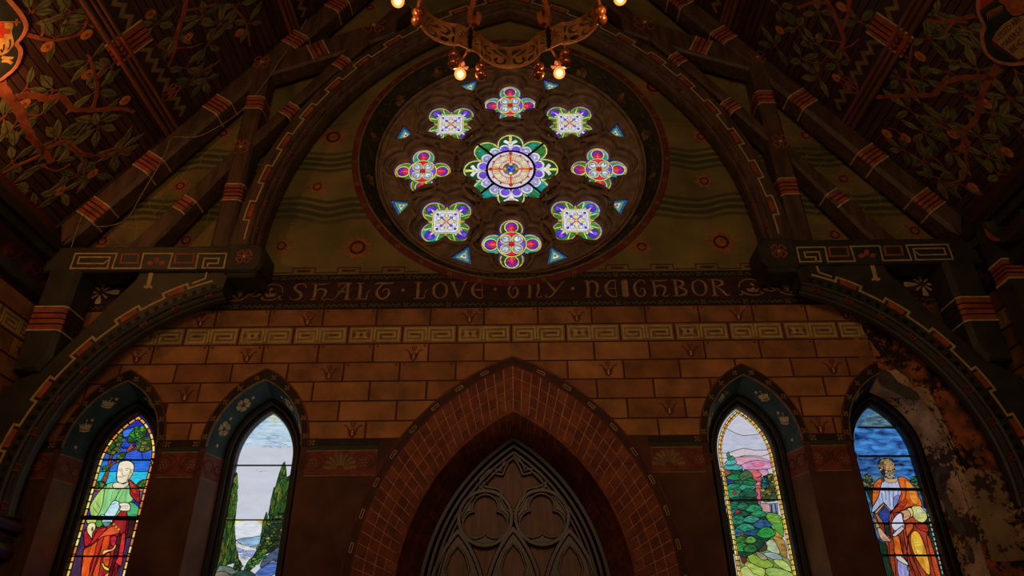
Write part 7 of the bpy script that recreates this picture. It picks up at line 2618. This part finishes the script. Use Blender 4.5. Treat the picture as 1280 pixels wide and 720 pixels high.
lobe_mesh = None
for k in range(N6):
    # pierced scroll panel: plate with holes, bent round the lobe
    W_, Hh = 1.0, 1.0
    hol = []

    def blob(cx_, cz_, a, b, t):
        return [(cx_ + a * math.cos(q) * math.cos(t) - b * math.sin(q) * math.sin(t), cz_ + 2.6 * (a * math.cos(q) * math.sin(t) + b * math.sin(q) * math.cos(t))) for q in [j * PI / 4 for j in range(8)]]
    for s in (-1, 1):
        X_ = lambda u: 0.5 + s * u
        hol += [[(X_(u), v) for u, v in lp] for lp in (
            [(0.04, 0.62), (0.11, 0.70), (0.2, 0.87), (0.08, 0.89), (0.04, 0.8)],
            [(0.05, 0.3), (0.1, 0.14), (0.2, 0.12), (0.25, 0.28), (0.2, 0.46), (0.17, 0.42), (0.195, 0.28), (0.14, 0.22), (0.09, 0.32), (0.085, 0.47), (0.05, 0.44)],
            [(0.10, 0.52), (0.16, 0.56), (0.22, 0.6), (0.265, 0.74), (0.225, 0.8), (0.17, 0.68), (0.1, 0.6)],
            [(0.27, 0.5), (0.33, 0.43), (0.4, 0.48), (0.425, 0.66), (0.38, 0.82), (0.31, 0.88), (0.28, 0.84), (0.34, 0.76), (0.375, 0.64), (0.34, 0.54), (0.3, 0.58)],
            [(0.28, 0.13), (0.36, 0.11), (0.405, 0.2), (0.385, 0.34), (0.31, 0.37), (0.28, 0.28)],
            [(0.435, 0.13), (0.475, 0.11), (0.475, 0.46), (0.44, 0.4)], [(0.45, 0.58), (0.475, 0.55), (0.475, 0.89), (0.425, 0.89)])]
    hol = [smooth(h, 2) for h in hol]
    m_ = MB()
    th = k * 2 * PI / N6
    # tessellated along the curve so the plate bends
    outer = [(i / 24, 0.0) for i in range(25)] + [(1 - i / 24, 1.0) for i in range(25)]

    def bend(u, v, d=0.0, th=th):
        a, r = lobe_pt(min(max(u, 0), 1))
        return pol(a + th, r + d, ZR0 + (ZR1 - ZR0) * v)
    m_.plate(outer, hol, bend, 0.0, 0.012)
    # outer skin
    m_.plate(outer, hol, bend, 0.012, 0.0, sides=False)
    pnl = m_.build('ring_panel', M_BRASS, chand)
    m_ = MB()
    for v, r in ((0.0, 0.011), (0.06, 0.006), (0.94, 0.006), (1.0, 0.011)):
        m_.tube([bend(i / 24, v, 0) for i in range(25)], r, 6)
    for u in (0.0, 1.0):
        m_.tube([bend(u, 0, 0), bend(u, 1, 0)], 0.012, 6)
    m_.build('panel_edge', M_BRASS, pnl)
    # flat anthemion plate at the cusp
    tc_ = th + PI / N6
    u_ = Vector((math.cos(tc_), -math.sin(tc_), 0))
    cpt = pol(tc_, RC * 0.97, 0)

    def flat(u, v, d=0.0, c=cpt, u_=u_, tc_=tc_):
        return Vector((c.x, c.y, ZR0 + (ZR1 - ZR0) * v)) + u_ * (u * 0.15) + Vector((math.sin(tc_), math.cos(tc_), 0)) * d
    m_ = MB()
    hl = []
    for s in (-1, 1):
        for j in range(4):
            a = 0.25 + 0.42 * j
            L_ = 0.62
            c0 = (s * 0.16, 0.34)
            q = [(0.16, 0.0), (0.7, 0.10), (0.9, 0.0), (0.7, -0.10)]
            hl.append(smooth([(c0[0] + s * (x * math.cos(a) - y * math.sin(a)) * 0.78, c0[1] + (x * math.sin(a) + y * math.cos(a)) * L_) for x, y in q], 2))
    m_.plate([(-1, 0), (1, 0), (1, 1), (-1, 1)], hl, flat, 0.0, 0.01)
    m_.plate([(-1, 0), (1, 0), (1, 1), (-1, 1)], hl, flat, 0.01, 0.0, sides=False)
    pl = m_.build('cusp_plate', M_BRASS, chand)
    m_ = MB()
    m_.tube([flat(0, -0.12, -0.02), flat(0, 1.15, -0.02)], 0.022, 8)
    for v in (0.0, 0.25, 0.5, 0.75, 1.0):
        m_.tube([flat(0, v, -0.02), flat(0, v + 0.06, -0.02)], 0.03, 8)
    m_.build('cusp_post', M_CHAIN, pl)
    # arm carrying the lamp
    m_ = MB()
    RB = 1.10
    m_.tube(smooth([pol(tc_, RC, ZR0 + 0.03), pol(tc_, RC + 0.1, ZR0 - 0.0), pol(tc_, RB, ZR0 + 0.05), pol(tc_, RB, HZ + 0.10)], 4, False), 0.014, 6)
    m_.lathe([(0.0, 0.16), (0.03, 0.15), (0.045, 0.12), (0.05, 0.06), (0.035, 0.03), (0.03, 0.0)], pol(tc_, RB, HZ + 0.0), 12)
    arm = m_.build('lamp_arm', M_COPPER, chand)
    m_ = MB()
    for j in range(6):
        a = j * PI / 3
        b0 = pol(tc_, RB, HZ + 0.03)
        dv = Vector((math.cos(a), math.sin(a), 0))
        m_.tube([b0 + dv * 0.03, b0 + dv * 0.07 + Vector((0, 0, -0.012)), b0 + dv * 0.085 + Vector((0, 0, 0.01))], [0.012, 0.022, 0.008], 6)
    m_.build('shade_petals', M_COLLAR, arm)
    m_ = MB()
    R_b = 0.066
    m_.lathe([(0.022, 0.06), (0.03, 0.045)] + [(R_b * math.sin(q), R_b * math.cos(q) - 0.04) for q in [0.55 + j * (PI - 0.56) / 9 for j in range(10)]], pol(tc_, RB, HZ - 0.03), 16)
    m_.build('bulb', M_BULB, arm, shade=True)
    m_ = MB()
    m_.lathe([(0.0, 0.04), (0.028, 0.028), (0.04, 0.0), (0.028, -0.028), (0.0, -0.04)], pol(tc_, RB, HZ - 0.07), 10)
    m_.build('filament', M_BULBCORE, arm, shade=True)
    lp = lamp('bulb_light', 'POINT', pol(tc_, RB, HZ - 0.22), 5.5, (1.0, 0.50, 0.18), 0.06)
    # glass drops either side of every cusp, and scrolls up to the centre
    for s in (-1, 1):
        a, r = lobe_pt(0.03 if s > 0 else 0.97)
        p = bend(0.03 if s > 0 else 0.97, 0, 0, th if s < 0 else th + 2 * PI / N6)
        m_ = MB()
        zt = ZR0 - 0.005
        for j in range(4):
            zc = zt - 0.012 - j * 0.022
            ring = [Vector((p.x, p.y, zc)) + (Vector((0.009 * math.cos(q), 0, 0.014 * math.sin(q))) if j % 2 else Vector((0, 0.009 * math.cos(q), 0.014 * math.sin(q)))) for q in [i * PI / 4 for i in range(8)]]
            m_.tube(ring, 0.003, 5, closed=True)
        dr = m_.build('drop_chain', M_BRASS, chand)
        for j in range(2):
            m_ = MB()
            rb_ = 0.062
            zc = zt - 0.10 - rb_ - j * 2 * rb_ * 0.97
            prof = [(rb_ * math.sin(q), rb_ * math.cos(q)) for q in [i * PI / 10 for i in range(11)]]
            rings = []
            for r_, z_ in prof:        # fluted ball
                rings.append([Vector((p.x + r_ * (1 + 0.05 * (i % 2)) * math.cos(i * PI / 10), p.y + r_ * (1 + 0.05 * (i % 2)) * math.sin(i * PI / 10), zc + z_)) for i in range(20)])
            for A, B in zip(rings, rings[1:]):
                m_.strip(A, B, 0, True)
            m_.build('glass_ball', M_AMBER, dr, weld=True, shade=True)
    # S-scroll bracket from the cusp in to the hub
    m_ = MB()
    S = [(RC - 0.02, ZR0 + 0.10), (RC - 0.06, ZR0 + 0.30), (RC - 0.16, ZR0 + 0.42), (RC - 0.26, ZR0 + 0.34), (RC - 0.22, ZR0 + 0.22), (RC - 0.13, ZR0 + 0.26)]
    S2 = [(RC - 0.06, ZR0 + 0.30), (RC - 0.02, ZR0 + 0.55), (RC - 0.2, ZR0 + 0.78), (RC - 0.45, ZR0 + 0.8), (0.2, ZR0 + 0.9), (0.06, ZR0 + 1.05)]
    S3 = [(0.2, ZR0 + 0.9), (0.36, ZR0 + 0.72), (0.48, ZR0 + 0.62), (0.44, ZR0 + 0.5), (0.34, ZR0 + 0.55)]
    for Q in (S, S2, S3):
        P_ = smooth(Q, 5, False)
        t_ = Vector((math.cos(tc_), -math.sin(tc_), 0)) * 0.03
        pts_ = [pol(tc_, r, z) for r, z in P_]
        m_.strip([p + t_ for p in pts_], [p - t_ for p in pts_])
        m_.strip([p + t_ + Vector((0, 0, 0.008)) for p in pts_], [p - t_ + Vector((0, 0, 0.008)) for p in pts_])
    m_.build('scroll_bracket', M_COPPER, chand)
m_ = MB()
m_.lathe([(0.0, -0.02), (0.10, 0.0), (0.17, 0.06), (0.20, 0.14), (0.185, 0.14), (0.15, 0.07), (0.09, 0.02), (0.0, 0.0)], (HX, HY, ZR0 + 0.25), 28)
m_.build('glass_bowl', M_BOWL, chand, shade=True)
m_ = MB()
m_.lathe([(0.2, 0.0), (0.215, 0.01), (0.215, 0.03), (0.2, 0.04)], (HX, HY, ZR0 + 0.37), 28)
for k in range(6):
    a = k * PI / 3
    m_.tube([pol(a, 0.205, ZR0 + 0.39), pol(a, 0.06, ZR0 + 1.05)], 0.008, 6)
m_.build('bowl_ring', M_COPPER, chand)
m_ = MB()
m_.lathe([(0.0, 0), (0.06, 0.02), (0.08, 0.08), (0.05, 0.2), (0.03, 0.3), (0.02, 0.5)], (HX, HY, ZR0 + 0.98), 14)
m_.tube([Vector((HX, HY, ZR0 + 1.4)), Vector((HX, HY, 19.4))], 0.02, 8)
m_.build('stem', M_CHAIN, chand)
